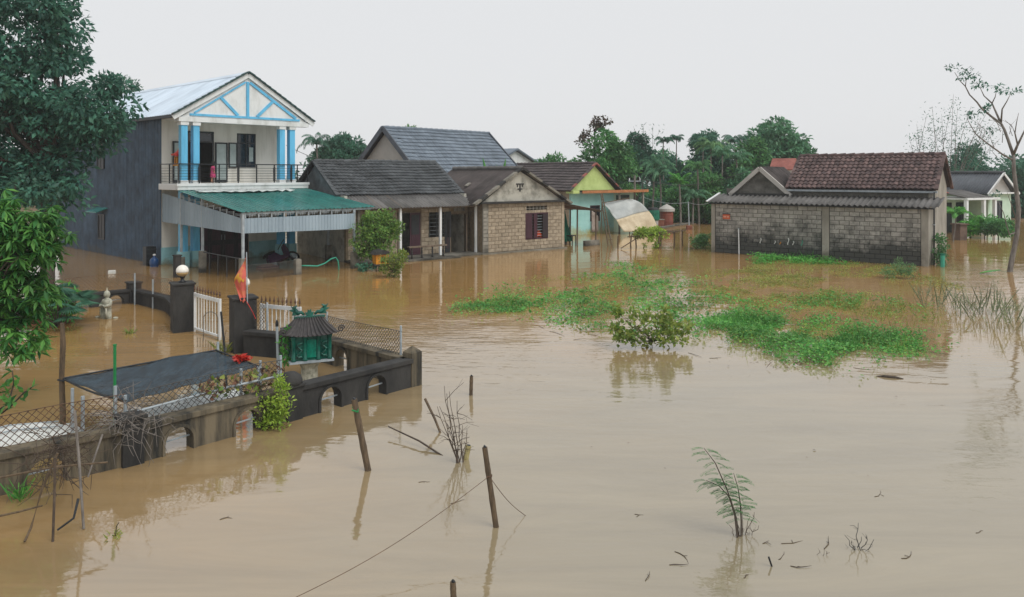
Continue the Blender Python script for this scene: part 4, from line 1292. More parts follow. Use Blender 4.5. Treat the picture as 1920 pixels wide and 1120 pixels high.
lay_sheets('lean_to_sheet', H5, m_fibro, (-.12, -.36, 2.66), (1, 0, 0), (0, 1.62, .40), 10.75, run, 11, .244, .038, 'wave', 15, .05)
MB().beam((-.13, -.38, 2.69), (-.13, 1.3, 3.10), .1, .05).build('verge_strip', m_white, H5)
MB().beam((-.1, -.2, 2.60), (10.5, -.2, 2.60), .05, .07).build('eave_purlin', m_dark, H5)
MB().beam((3.5, 1.1, 3.31), (10.4, 1.1, 3.31), .12, .1).build('gutter', m_steel, H5)
tile_objects('roof_tile', H5, m_tiler, (3.62, .98, 3.42), (1, 0, 0), (0, 2.12, 1.64), 6.72, math.hypot(2.12, 1.64), 29, 10, .055, .05, 81)
tile_field('back_roof_tiles', H5, m_tiler, (10.34, 5.0, 3.52), (-1, 0, 0), (0, -1.9, 1.54), 6.72, math.hypot(1.9, 1.54), 29, 9, .055, .05, 82)
for k in range(15): MB().tube([(3.58 + k * .452, 3.1, 5.06), (4.08 + k * .452, 3.1, 5.09)], [.11, .13], 8).build('ridge_tile', m_tiler, H5)
for x in (3.6, 10.36):
    for s_ in (-1, 1):
        for k in range(8):
            t0, t1 = k / 8, (k + 1.08) / 8
            MB().beam((x, 3.1 + s_ * 2.1 * t0, 5.07 - 1.64 * t0), (x, 3.1 + s_ * 2.1 * t1, 5.09 - 1.64 * t1), .16, .1).build('verge_tile', m_tiler, H5)
MB().prism([(1.25, 3.3), (4.7, 3.3), (3.1, 4.9)], 'x', 3.75, 3.9).build('left_gable', m_gmort, H5)
# little front gable with pale verge bands
MB().prism([(.75, 3.12), (3.55, 3.12), (2.15, 4.36)], 'y', 1.16, 1.34).build('small_gable', mat('dark_render', hexc('6f6d68'), hexc('45443f'), 2, .9, .2), H5)
for s_ in (-1, 1):
    MB().beam((2.15, 1.08, 4.42), (2.15 + s_ * 1.62, 1.08, 3.02), .16, .2).build('gable_band', m_gable, H5)
MB().box(.4, 3.7, 1.0, 1.16, 2.98, 3.12).build('gable_ledge', m_dconc, H5)
sl = math.hypot(1.75, 1.5)
lay_sheets('small_roof_sheet', H5, m_fibrod, (.42, 4.8, 3.0), (0, -1, 0), (1.73, 0, 1.5), 3.7, sl, 4, .177, .026, 'wave', 17, .05)
lay_sheets('small_roof_sheet', H5, m_fibrod, (3.88, 1.1, 3.0), (0, 1, 0), (-1.73, 0, 1.5), 3.7, sl, 4, .177, .026, 'wave', 18, .05)
# rags stuffed in the slots of the wall
for (px, h_, mm) in ((1417, .18, m_dark), (1432, .18, m_dark), (1449.5, .26, m_foam), (1480, .16, m_foam), (1491, .12, m_yel), (1507, .34, m_foam), (1517, .2, m_foam), (1534, .26, m_hose)):
    x = (px - 1335) / 405 * 10.2 * (1 - .13 * (1 - (px - 1335) / 405)) + .0
    MB().grid([[(x - .022 + .044 * i / 3 + .03 * math.sin(j * 1.3), -.03 - .025 * math.sin(math.pi * i / 3), .62 + h_ - h_ * j / 4) for j in range(5)] for i in range(4)], (0, .03, 0)).build('slot_rag', mm, H5)
sg = thing('orange_notice', 'small orange notice board fixed high on the grey block wall', 'sign', (QO.x, QO.y, 0), QA)
MB().box(.62, 1.0, -.06, -.03, 1.78, 2.02).build('board', m_oran, sg)
MB().box(.60, 1.02, -.065, -.028, 2.02, 2.07).build('frame_top', m_dark, sg)
MB().box(.66, .80, -.066, -.06, 1.86, 1.94).box(.84, .96, -.066, -.06, 1.86, 1.94).build('faded_print', mat('faded_print', hexc('d8a48c'), hexc('c98a70'), 8, .7), sg)
pp = thing('plastic_pipe', 'thin white pipe standing upright against the mouldy grey wall', 'pipe', qw(1.52, -.12), QA)
MB().tube([(-.03, .02, 1.3), (.0, .0, .4), (.02, -.02, -.8)], .028, 8).build('tube', m_white, pp)
MB().tube([(-.03, .02, 1.28), (-.031, .021, 1.34)], .036, 8).build('collar', m_steel, pp)
dp = thing('drain_pipe', 'thin dark drain pipe down the right corner of the grey block building', 'pipe', qw(10.28, 1.0), QA)
MB().tube([(0, 0, 3.3), (0, 0, -1)], .035, 8).build('tube', m_dark, dp)
for z in (.6, 1.8, 2.8): MB().box(-.09, .05, -.05, .05, z, z + .04).build('bracket', m_steel, dp)

# ------------------------------------------------------------------ pale green house on the far right
EO = Vector((33.0, 53.6, 0)); EA = R(25)
H6 = thing('pale_green_house', 'pale green house at the right edge with dark sheet roof and porch', 'house', EO, EA)
MB().wall(0, 2.5, -1.2, 2.75, [(.75, 1.55, .95, 2.25)], 0, .2).build('front_wall', m_mint, H6)
MB().box(0, .2, .2, 6, -1.2, 2.75).build('left_wall', m_mint, H6)
MB().box(2.3, 2.5, .2, 6, -1.2, 2.75).build('right_wall', m_mint, H6)
MB().prism([(.0, 2.8), (2.5, 2.8), (1.25, 4.12)], 'y', .0, .16).build('gable', m_gable, H6)
MB().box(-.2, 2.7, -.3, .02, 2.72, 2.82).build('gable_ledge', m_white, H6)
sl = math.hypot(1.7, 1.45)
lay_sheets('roof_sheet', H6, mat('charcoal_sheet', hexc('62676d'), hexc('4d5258'), 1, .6, rnd=.05), (-.45, 6, 2.72), (0, -1, 0), (1.7, 0, 1.45), 6.3, sl, 6, .2, .028, 'wave', 19, .05)
lay_sheets('roof_sheet', H6, MATS['charcoal_sheet'], (2.95, -.3, 2.72), (0, 1, 0), (-1.7, 0, 1.45), 6.3, sl, 6, .2, .028, 'wave', 20, .05)
for s_ in (-1, 1): MB().beam((1.25, -.3, 4.16), (1.25 + s_ * 1.72, -.3, 2.7), .06, .14).build('barge_board', m_white, H6)
for k in range(12): MB().tube([(1.25, -.3 + k * .52, 4.2), (1.25, .26 + k * .52, 4.23)], [.1, .115], 7).build('ridge_tile', m_tileg, H6)
window(H6, .75, 1.55, .95, 2.25, .02, m_dark, m_dglass, 0, 1, .07)
MB().box(-3.2, .25, -.7, 2.2, 2.36, 2.5).build('porch_slab', m_white, H6)
for x in (-3.1, -1.3, -.15): MB().box(x - .1, x + .1, -.65, -.45, -1, 2.36).build('porch_column', m_white, H6)
MB().box(-3.2, 0, 1.6, 1.8, -1.2, 2.36).build('porch_wall', m_mint, H6)
for x in (-2.5, -1.1): 
    d = MB().box(x, x + .9, 1.54, 1.6, -.8, 2.1).build('porch_door', m_dglass, H6)
    MB().box(x + .42, x + .48, 1.52, 1.54, -.8, 2.1).build('stile', m_dark, d)
lay_sheets('porch_sheet', H6, m_fibro, (-3.3, -.6, 2.52), (1, 0, 0), (0, 2.4, .45), 3.0, 2.45, 3, .2, .028, 'wave', 23, .05)
HR = thing('red_hip_house', 'house corner with a bright red hipped tile roof behind the grey block building', 'house', (28.9, 52.5, 0), R(25))
MB().box(-2.5, .6, .3, 3.5, -1.2, 2.75).build('wall', m_mint, HR)
MB().add([(-2.9, 0, 2.8), (1.2, 0, 2.8), (1.2, 4, 2.8), (-2.9, 4, 2.8), (-1.6, 2, 4.2), (-.5, 2, 4.2)], [(0, 1, 5, 4), (1, 2, 5), (2, 3, 4, 5), (3, 0, 4), (3, 2, 1, 0)]).build('roof', m_redt, HR)
for k in range(8):
    z = 2.84 + k * .165; t = (z - 2.8) / 1.4
    MB().beam((-2.9 + 1.3 * t, 2 * t - .02, z), (1.2 - 1.7 * t, 2 * t - .02, z), .05, .035).build('tile_course', m_redt, HR)
    MB().beam((1.22 - 1.7 * t, 2 * t, z), (1.22 - 1.7 * t, 4 - 2 * t, z), .05, .035).build('tile_course', m_redt, HR)
ro = wpd(1475, 300, 66)
HT = thing('distant_red_roof', 'distant house with faded red roof between the trees', 'house', (ro.x - 1.0, 66, 0), R(-30))
MB().box(-.4, 1.2, 1, 2.8, -1, 4.5).build('wall', m_white, HT)
MB().prism([(.6, 4.5), (1.9, 5.45), (3.2, 4.5), (3.2, 4.4), (1.9, 5.3), (.6, 4.4)], 'x', -.6, 1.4).build('roof', m_redt, HT)
MB().box(-2.2, -.4, 1.0, 3.0, -1, 4.3).build('wing', m_gable, HT)
MB().prism([(.6, 4.25), (2, 4.9), (3.4, 4.25)], 'x', -2.4, -.6).build('wing_roof', m_fibro, HT)

# ------------------------------------------------------------------ garden walls with arched openings
def wall_seg(name, label, p, q, h, arches, m, thick=.2, caps=True, cap_m=None, group=None):
    p, q = Vector((*p, 0)), Vector((*q, 0))
    L = (q - p).length
    a = math.atan2(q.y - p.y, q.x - p.x)
    t = thing(name, label, 'wall', p, a, group)
    poly = [(0, -1.0)]
    for (s, w, z) in arches:
        r_ = w / 2
        poly += [(s - r_, -1.0), (s - r_, z - r_)]
        poly += [(s - r_ * math.cos(k * math.pi / 10), z - r_ + r_ * math.sin(k * math.pi / 10)) for k in range(1, 10)]
        poly += [(s + r_, z - r_), (s + r_, -1.0)]
    poly += [(L, -1.0), (L, h - .09), (0, h - .09)]
    MB().prism(poly, 'y', -thick / 2, thick / 2).build('panel', m, t)
    MB().box(-.0, L, -thick / 2 - .045, thick / 2 + .045, h - .09, h).build('coping', cap_m or m, t, bevel=.012)
    for (s, w, z) in arches:
        r0, r1 = w / 2 + .005, w / 2 + .05
        ring = [(s - r1 * math.cos(k * math.pi / 12), z - w / 2 + r1 * math.sin(k * math.pi / 12)) for k in range(13)]
        ring = [(s - r1, -.3)] + ring + [(s + r1, -.3), (s + r0, -.3)] + [(s + r0 * math.cos(k * math.pi / 12), z - w / 2 + r0 * math.sin(k * math.pi / 12)) for k in range(13)] + [(s - r0, -.3)]
        MB().prism(ring, 'y', -thick / 2 - .025, -thick / 2 - .0005).build('arch_rim', m, t)
        MB().tube([(s - w / 2, .0, z * .45), (s + w / 2, 0, z * .5)], .014, 5).build('arch_bar', m_steel, t)
    return t

def arch_at(p, q, pxs, w=.40, z=.36):
    """spacing along the wall for arches seen at these columns"""
    out_ = []
    P, Q = Vector((*p, 0)), Vector((*q, 0))
    d = Q - P
    for px in pxs:
        k = (px - 960) / FPX
        # x = k*y on the wall line
        s = (k * P.y - P.x) / (d.x - k * d.y)
        out_.append((s * d.length, w, z))
    return out_

A0, A1, A2, A3 = (-7.75, 9.20), (-5.52, 11.19), (-3.76, 13.22), (-2.03, 15.22)
B1, B2 = (-4.12, 17.18), (-6.15, 17.90)
wall_seg('garden_wall', 'stained arched garden wall at the lower left under the dead vines', A0, A1, .56, arch_at(A0, A1, [85], .46, .36), m_dconc2)
wall_seg('garden_wall', 'arched garden wall stretch in front of the dark shade net', A1, A2, .56, arch_at(A1, A2, [330, 458], .42, .37), m_dconc2)
wall_seg('garden_wall', 'dark arched garden wall stretch running to the capped end pillar', A2, A3, .56, arch_at(A2, A3, [614, 700], .42, .40), m_dconc)
wall_seg('garden_wall', 'dark arched garden wall behind the green shrine, joining the end pillar', B1, A3, .56, arch_at(B1, A3, [648], .42, .40), m_dconc2)
wall_seg('garden_wall', 'short dark garden wall between the gate pillar and the shrine', B2, B1, .56, [], m_dconc)
K0, K1, K2, K3 = (-8.75, 20.75), (-10.4, 23.45), (-12.25, 25.05), (-15.8, 21.4)
wall_seg('garden_wall', 'dark arched back garden wall just left of the tall globe-lamp pillar', K1, K0, .45, arch_at(K1, K0, [312], .36, .28), m_dconc)
wall_seg('garden_wall', 'short dark back garden wall at the far corner of the flooded yard', K2, K1, .45, [], m_dconc)
wall_seg('garden_wall', 'dark arched back garden wall behind the white statue', K3, K2, .45, arch_at(K3, K2, [152, 215], .5, .30), m_dconc)

def pier(name, label, x, y, w, h, rz, m, peak=.0):
    t = thing(name, label, 'pillar', (x, y, 0), rz)
    MB().box(-w / 2, w / 2, -w / 2, w / 2, -1, h).build('shaft', m, t, bevel=.012)
    if peak > 0:
        a = w / 2 + .0
        MB().add([(-a, -a, h), (a, -a, h), (a, a, h), (-a, a, h), (0, 0, h + peak)], [(0, 1, 4), (1, 2, 4), (2, 3, 4), (3, 0, 4), (3, 2, 1, 0)]).build('cap', m, t)
    else:
        MB().box(-w / 2 - .035, w / 2 + .035, -w / 2 - .035, w / 2 + .035, h, h + .05).build('cap', m, t, bevel=.01)
    return t
pier('end_pillar', 'square pillar with pointed cap at the outer end of the garden wall', -1.97, 15.30, .27, .66, R(49), m_dconc2, .12)
t = pier('wall_pier', 'rounded black pier in the garden wall beside the yellow-green shrub', -3.78, 13.20, .3, .56, R(49), m_dconc)
MB().lathe([(.2, .6), (.2, .66), (.17, .74), (.1, .79), (.01, .81)], 14).build('dome', m_dconc, t, smooth=True)
pier('wall_pier', 'black pier in the garden wall hung with dead brushwood', -5.52, 11.18, .3, .66, R(45), m_dconc)
pier('corner_pier', 'low black pier at the far corner of the yard wall', -12.25, 25.05, .36, .62, R(45), m_dconc)
def lamp_pillar(label, x, y, rz, lab2):
    t = pier('gate_pillar', label, x, y, .52, 1.24, rz, m_dconc)
    g = thing('globe_lamp', lab2, 'lamp', (x, y, 1.29), rz)
    MB().lathe([(.09, 0), (.09, .03), (.045, .06), (.04, .11), (.075, .13), (.075, .16)], 12).build('stem', m_black, g, smooth=True)
    pr = [(.16 * math.sin(k * math.pi / 14), .30 - .16 * math.cos(k * math.pi / 14)) for k in range(15)]
    MB().lathe([(max(a, .005), z) for a, z in pr[:7]], 20).build('bowl', m_globeb, g, smooth=True)
    MB().lathe([(max(a + .001, .005), z) for a, z in pr[6:]], 20).build('globe', m_globe, g, smooth=True)
lamp_pillar('black gate pillar beside the white statue, left of the open gate', -8.76, 20.55, R(32), 'white globe lamp on the left gate pillar')
lamp_pillar('black gate pillar behind the red flag, right of the open gate', -6.35, 18.25, R(32), 'white globe lamp half hidden by the red flag')

def gate_leaf(label, p, q):
    p, q = Vector((*p, 0)), Vector((*q, 0))
    L = (q - p).length
    t = thing('gate_leaf', label, 'gate', p, math.atan2(q.y - p.y, q.x - p.x), 'white gate leaves')
    MB().box(0, .05, -.025, .025, -.6, 1.03).box(L - .05, L, -.025, .025, -.6, 1.03).box(.05, L - .05, -.022, .022, .93, 1.02).box(.05, L - .05, -.02, .02, .06, .11).build('frame', m_white, t)
    n = 9
    for k in range(n):
        x = .05 + (L - .1) * (k + .5) / n
        MB().tube([(x, 0, .1), (x, 0, .93)], .014, 5).build('bar', m_white, t)
    for k in range(n + 1):
        x = .04 + (L - .08) * k / n
        MB().lathe([(.008, 1.02), (.01, 1.09), (.028, 1.12), (.014, 1.17), (.002, 1.24)], 6, (x, 0)).build('spear_tip', m_rust, t)
    return t
gate_leaf('white barred gate leaf hinged beside the left globe-lamp pillar', (-8.43, 20.50), (-7.32, 19.42))
gate_leaf('white barred gate leaf standing behind the short wall and the shrine', (-6.1, 18.75), (-4.98, 18.25))

# chain-link fences on the walls
def fence(label, pts, z0, z1, pitch, r, sag, seed, posts, m=None, rail=None, post_r=.025):
    t = thing('chain_link_fence', label, 'fence', (0, 0, 0))
    mb = MB()
    for i in range(len(pts) - 1):
        wire_mesh(mb, (*pts[i], 0), (*pts[i + 1], 0), z0, z1, pitch, r, sag, seed + i)
    tag(mb.build('wire_mesh', m or m_wire, t), kind='stuff')
    for (x, y, za, zb_) in posts:
        MB().tube([(x, y, za), (x, y, zb_)], post_r, 6).build('post', m_steel, t)
    if rail:
        MB().tube(rail, .02, 6).build('rail', m_steel, t)
    return t
fence('sagging rusty chain-link fence on the lower left garden wall', [(-7.7, 9.35), (-5.62, 11.25)], .55, .98, .10, .0055, .035, 1, [(-6.05, 10.9, .5, 1.05)], m_rustw)
fence('chain-link fence in front of the shade net with a loose top rail', [(-5.62, 11.27), (-3.92, 13.2)], .55, 1.0, .10, .0055, .03, 5,
      [(-5.95, 11.6, .3, 1.0), (-4.45, 12.7, .5, .98), (-3.95, 13.2, .5, 1.08), (-4.25, 12.95, .5, .95)], m_wire, [(-5.5, 11.35, .70), (-4.6, 12.5, .73), (-3.75, 13.3, .76)])
fence('chain-link fence above the wall between shrine and end pillar', [(-4.95, 17.55), (-4.12, 17.22), (-2.2, 15.42)], .55, 1.02, .085, .0055, .012, 9, [(-2.22, 15.45, .4, 1.14), (-4.12, 17.22, .5, 1.1)])
fence('chain-link fence along the back wall behind the white statue', [(-14.8, 22.5), (-12.3, 25.05), (-10.4, 23.5), (-9.0, 21.3)], .45, .95, .11, .005, .02, 13, [(-12.0, 24.6, -.2, 1.0), (-11.1, 23.9, -.2, .9), (-14.3, 22.9, .3, .95), (-9.1, 21.3, .3, .95)], m_rustw)
fence('short chain-link panel tied to the gate pillar behind the flag', [(-6.05, 18.05), (-5.65, 17.85)], .56, 1.22, .09, .005, .0, 17, [(-5.65, 17.85, .5, 1.2)])

# shade net on poles
NP = [Vector((-7.27, 12.51, .86)), Vector((-5.58, 14.59, .84)), Vector((-4.45, 13.55, .80)), Vector((-5.80, 11.62, .76))]
sn = thing('shade_net', 'dark blue-black shade net stretched flat above the flooded yard', 'net', (0, 0, 0))
P_ = []
for i in range(25):
    u = i / 24
    row = []
    for j in range(17):
        v = j / 16
        p = NP[0].lerp(NP[1], u).lerp(NP[3].lerp(NP[2], u), v)
        sagz = -.10 * math.sin(math.pi * u) * math.sin(math.pi * v) + .05 * math.exp(-((u - .72) / .12) ** 2) * (1 - v) + .012 * math.sin(u * 23 + v * 5) + .01 * math.sin(v * 19)
        row.append((p.x, p.y, p.z + sagz))
    P_.append(row)
MB().grid(P_, (0, 0, -.012)).build('netting', m_net, sn, smooth=True)
for a, b in ((0, 1), (1, 2), (0, 3)):
    MB().tube([NP[a].lerp(NP[b], k / 10) + Vector((0, 0, .012 - .05 * math.sin(math.pi * k / 10) * (1 if (a, b) == (0, 3) else 0))) for k in range(11)], .016, 5).build('edge_rope', m_dark, sn)
for (x, y, z1) in ((-5.56, 14.62, 1.0), (-4.42, 13.58, .9), (-6.85, 12.05, .84), (-5.82, 11.64, .85)):
    MB().tube([(x, y, -.8), (x, y, z1)], .024, 6).build('pole', m_steel, sn)
bp_ = thing('dark_wooden_pole', 'rough dark wooden pole at the left corner of the shade net', 'pole', (-7.27, 12.5, 0))
MB().tube([(.0, 0, -1), (.01, 0, .3), (-.015, .01, .9), (.012, 0, 1.4), (0, 0, 1.77)], [.05, .045, .04, .042, .03], 8).build('shaft', m_bamboo, bp_)
MB().tube([(.05, -.03, .84), (-.05, -.04, .86), (-.04, .05, .85), (.05, .04, .87)], .014, 5).build('lashing', m_dark, bp_)
gp_ = thing('green_pole', 'bright green painted pole rising through the shade net', 'pole', (-6.02, 11.72, 0))
MB().tube([(0, 0, -.8), (0, 0, 1.58)], .022, 8).build('shaft', m_greenp, gp_)
MB().tube([(0, 0, 1.57), (0, 0, 1.6)], .026, 8).build('cap', m_greenp, gp_)
lp = thing('leaning_pole', 'thin dark pole leaning over the back corner of the shade net', 'pole', (-5.5, 14.75, 0))
MB().tube([(.1, 0, -.8), (.03, 0, .7), (-.05, 0, 1.55)], .02, 6).build('shaft', m_dark, lp)
MB().tube([(.03, 0, .8), (.03, 0, .86)], .03, 6).build('lashing', m_wire, lp)
sp = thing('steel_pole', 'grey steel pole with a black tip beside the green shrine', 'pole', (-4.62, 15.2, 0))
MB().tube([(.05, 0, -.8), (0, 0, 1.2)], .026, 8).build('shaft', m_steel, sp)
MB().lathe([(.03, 1.18), (.032, 1.24), (.02, 1.29), (.004, 1.31)], 8).build('tip', m_black, sp)
# pale rippled sheet under the net and a white hull-shaped foam sheet by the lower wall
ps = thing('pale_sheet', 'pale rippled sheet spread on the water beneath the shade net', 'plastic cover', (0, 0, 0))
Q_ = [Vector((-6.75, 13.3, .06)), Vector((-5.3, 14.8, .06)), Vector((-4.6, 14.1, .06)), Vector((-6.0, 12.3, .06))]
MB().grid([[tuple(Q_[0].lerp(Q_[1], i / 20).lerp(Q_[3].lerp(Q_[2], i / 20), j / 10) + Vector((0, 0, .03 * math.sin(j * 2.6 + .4 * math.sin(i)) + .02 * math.sin(i * 1.3)))) for j in range(11)] for i in range(21)], (0, 0, -.06)).build('sheet', m_plast, ps, smooth=True)
MB().tube([tuple(Q_[3] + Vector((0, 0, .06))), tuple(Q_[2] + Vector((0, 0, .06)))], .02, 5).build('batten', m_steel, ps)
wf = thing('white_foam_raft', 'white rounded foam raft behind the lower left chain-link fence', 'raft', (-7.75, 11.9, 0), R(42))
MB().grid([[(-1.0 + 2.0 * i / 18, -.42 + .84 * j / 10, .03 + .24 * max(0, (1 - (abs(i / 9 - 1)) ** 2.2)) * (1 - .55 * (abs(j / 5 - 1)) ** 2) + .012 * math.sin(i * 2.3 + j * 1.7)) for j in range(11)] for i in range(19)], (0, 0, -.16)).build('hull', m_foam, wf, smooth=True)
for j in (-.2, .1): MB().tube([(-.7, j, .2), (0, j, .285), (.7, j, .2)], .012, 5).build('seam', m_steel, wf)

# ------------------------------------------------------------------ green shrine
SH = thing('green_shrine', 'emerald green glazed spirit shrine with dark curved roof on a stone pedestal', 'shrine', (-4.06, 15.5, 0), R(24))
MB().lathe([(.24, -.6), (.22, -.05), (.17, .05), (.165, .3), (.2, .38), (.27, .42), (.27, .46)], 14).build('pedestal', m_stone, SH, smooth=False)
MB().box(-.43, .43, -.33, .33, .46, .50).build('base_slab', m_steel, SH)
MB().box(-.36, .36, -.26, .26, .5, .99).build('chamber', m_shrine, SH, bevel=.01)
for x in (-.35, -.13, .13, .35):
    MB().lathe([(.05, .5), (.055, .53), (.04, .56), (.04, .92), (.055, .96), (.05, .99)], 10, (x, -.27)).build('column', m_shrine, SH, smooth=True)
for y in (-.05, .22):
    for x in (-.37, .37):
        MB().lathe([(.045, .5), (.05, .53), (.038, .56), (.038, .92), (.05, .96), (.045, .99)], 10, (x, y)).build('column', m_shrine, SH, smooth=True)
MB().grid([[(-.09 + .18 * i / 8, -.275 - .015 * math.sin(math.pi * i / 8), .56 + .34 * j / 8 + .02 * math.sin(math.pi * i / 8) * (j == 8)) for j in range(9)] for i in range(9)], (0, .02, 0)).build('door_panel', mat('bright_emerald', hexc('117f68'), hexc('0a5446'), 9, .2, .3, 15), SH)
for s_ in (-1, 1):
    MB().tube([(s_ * .24 + .06 * math.cos(k * .9), -.285, .55 + .33 * k / 14 + .02 * math.sin(k * 2.2)) for k in range(15)], [.016 + .007 * math.sin(k * 1.1) for k in range(15)], 6).build('relief_figure', m_shrine, SH, smooth=True)
def roof_shrine():
    mb = MB()
    # concave hipped roof with upturned corners
    n = 10
    rows = []
    for k in range(7):
        t = k / 6
        hx, hy = .52 - .27 * t, .42 - .38 * t
        z = 1.0 + .30 * (t ** 1.35)
        ring = []
        per = [(-1, -1), (1, -1), (1, 1), (-1, 1)]
        for c in range(4):
            a, b = per[c], per[(c + 1) % 4]
            for q in range(n):
                u = q / n
                x = hx * (a[0] + (b[0] - a[0]) * u); y = hy * (a[1] + (b[1] - a[1]) * u)
                up = .06 * (abs(2 * u - 1) ** 3) * (1 - t) ** 2
                ring.append((x, y, z + up))
        rows.append(ring)
    N = 4 * n
    vs = [p for r_ in rows for p in r_]
    fs = [(i * N + j, i * N + (j + 1) % N, (i + 1) * N + (j + 1) % N, (i + 1) * N + j) for i in range(6) for j in range(N)]
    fs += [tuple(range(N - 1, -1, -1)), tuple(6 * N + j for j in range(N))]
    mb.add(vs, fs)
    return mb
rf = roof_shrine().build('roof', m_shdark, SH, smooth=False)
for side in (-1, 1):
    for k in range(11):
        x = -.46 + .092 * k
        pts = []
        for q in range(7):
            t = q / 6
            hx = .52 - .27 * t
            pts.append((x * hx / .52, side * (.42 - .38 * t + .005), 1.012 + .30 * (t ** 1.35) + .05 * (abs(x) / .52) ** 3 * (1 - t) ** 2))
        MB().tube(pts, .017, 6).build('roof_rib', m_shdark, rf, smooth=True)
for side in (-1, 1):
    for k in range(7):
        y = -.3 + .1 * k
        pts = [(side * (.52 - .27 * q / 6 + .005), y * (.42 - .38 * q / 6) / .42, 1.012 + .30 * ((q / 6) ** 1.35) + .04 * (abs(y) / .42) ** 3 * (1 - q / 6) ** 2) for q in range(7)]
        MB().tube(pts, .015, 6).build('roof_rib', m_shdark, rf, smooth=True)
MB().box(-.3, .3, -.05, .05, 1.29, 1.34).build('ridge', m_shrine, SH)
for s_ in (-1, 1):                                     # ridge beasts facing a flaming pearl
    body = [(s_ * .10, 0, 1.36), (s_ * .16, 0, 1.41), (s_ * .22, 0, 1.40), (s_ * .27, 0, 1.45), (s_ * .30, 0, 1.52), (s_ * .24, 0, 1.545)]
    MB().tube(body, [.02, .035, .045, .045, .035, .015], 7).build('ridge_beast', m_shrine, SH, smooth=True)
    MB().prism([(s_ * .3, 1.5), (s_ * .37, 1.56), (s_ * .33, 1.48), (s_ * .40, 1.47), (s_ * .32, 1.42), (s_ * .34, 1.36), (s_ * .2, 1.36)], 'y', -.02, .02).build('mane', m_shrine, SH)
    sp_ = [(s_ * (.56 + .075 * math.cos(a) * (1 - a / 12)), -.36, 1.10 + .075 * math.sin(a) * (1 - a / 12)) for a in [k * .6 for k in range(17)]]
    MB().tube(sp_, .014, 6).build('corner_scroll', m_shdark, SH, smooth=True)
MB().prism([(-.06, 1.34), (-.09, 1.41), (-.04, 1.40), (-.03, 1.47), (0, 1.43), (.03, 1.47), (.04, 1.40), (.09, 1.41), (.06, 1.34)], 'y', -.025, .025).build('flaming_pearl', m_shrine, SH)

# statue
STT = thing('robed_statue', 'weathered white statue of a robed figure standing in the flooded yard', 'statue', (-11.68, 22.3, 0), R(-28))
MB().lathe([(.15, -.5), (.145, -.05), (.14, .15), (.13, .3), (.15, .42), (.165, .5), (.13, .55), (.07, .575), (.06, .6), (.085, .63), (.1, .69), (.09, .75), (.05, .79), (.02, .80), (.015, .86), (.003, .9)], 16, (0, 0), 1.0, .8).build('figure', m_stone, STT, smooth=True)
MB().lathe([(.02, .62), (.055, .64), (.06, .69), (.045, .74), (.01, .76)], 12, (0, -.045), 1, .8).build('face', m_stone, STT, smooth=True)
for s_ in (-1, 1):
    MB().tube([(s_ * .15, 0, .5), (s_ * .19, -.04, .40), (s_ * .10, -.14, .36), (s_ * .02, -.15, .40)], [.05, .055, .045, .03], 8).build('sleeve', m_stone, STT, smooth=True)
    MB().tube([(s_ * .1, -.1, .38), (s_ * .12, -.11, .2), (s_ * .13, -.1, .0)], [.03, .035, .03], 6).build('robe_fold', m_stone, STT, smooth=True)
for k in range(5):
    MB().tube([(-.08 + .04 * k, -.112, .33), (-.085 + .042 * k, -.118, .1), (-.09 + .045 * k, -.115, -.1)], .012, 5).build('robe_fold', m_stone, STT, smooth=True)
for (x, y) in ((-.34, -.05), (.24, .1)):
    MB().lathe([(.02, -.02), (.07, .0), (.075, .03), (.02, .05)], 10, (x, y)).build('foot_block', m_stone, STT)

# flag
FL = thing('red_flag', 'torn red and orange flag hanging from a short pole on the gate pillar', 'flag', (-6.18, 18.0, 0), R(20))
MB().tube([(0.02, 0, 1.15), (0, 0, 2.35)], .014, 8).build('pole', m_steel, FL)
def flag_pt(u, v):       # v 0 top .. 1 bottom, u 0 pole .. 1 free edge
    wv = (.27 * min(1, v * 2.2) ** .9) * (1 - .45 * max(0, v - .55) / .45)
    x = -u * wv - .01 + .03 * v * u
    y = .07 * math.sin(u * 7 + v * 3) * u + .04 * math.sin(v * 9 + u * 2)
    z = 2.28 - 1.08 * v - .10 * u * (1 - v) + .03 * math.sin(u * 9) * v
    return (x, y, z)
MB().grid([[flag_pt(i / 12, j / 24) for j in range(25)] for i in range(13)], (0, .006, 0)).build('cloth', m_flag, FL, smooth=True)
def flag_patch(u0, u1, v0, v1, d):
    return [[tuple(Vector(flag_pt(u0 + (u1 - u0) * i / 5, v0 + (v1 - v0) * j / 6 + .05 * math.sin(i * 1.4))) + Vector((0, -.012, 0))) for j in range(7)] for i in range(6)]
MB().grid(flag_patch(.45, .98, .38, .52, 0), (0, .004, 0)).build('flame_motif', m_flagy, FL, smooth=True)
MB().grid(flag_patch(.15, .6, .48, .54, 0), (0, .004, 0)).build('flame_motif', m_flagy, FL, smooth=True)
MB().tube([(.0, -.02, 1.2), (.06, -.06, 1.1), (.14, -.1, .95), (.2, -.1, .8)], .008, 5).build('loose_tie', m_red, FL)

# red ragged flower cap
RF = thing('red_plastic_flower', 'ragged red plastic flower capping a fence stake', 'flower', (-4.85, 13.85, 0))
MB().tube([(0, 0, -.8), (0, 0, .82)], .022, 6).build('stake', m_steel, RF)
rng = np.random.default_rng(8)
n = 150
a = rng.uniform(0, 2 * np.pi, n)
d = unit(np.stack([np.cos(a), np.sin(a), rng.uniform(-.1, .8, n)], 1))
c = np.stack([rng.normal(0, .05, n), rng.normal(0, .05, n), .83 + rng.uniform(0, .06, n)], 1)
V, F = blades(c, d, unit(rng.normal(size=(n, 3)) + [0, 0, 1]), rng.uniform(.06, .13, n), .05)
link('petals', np_mesh('petals', V, F, m_red), m_red, RF)

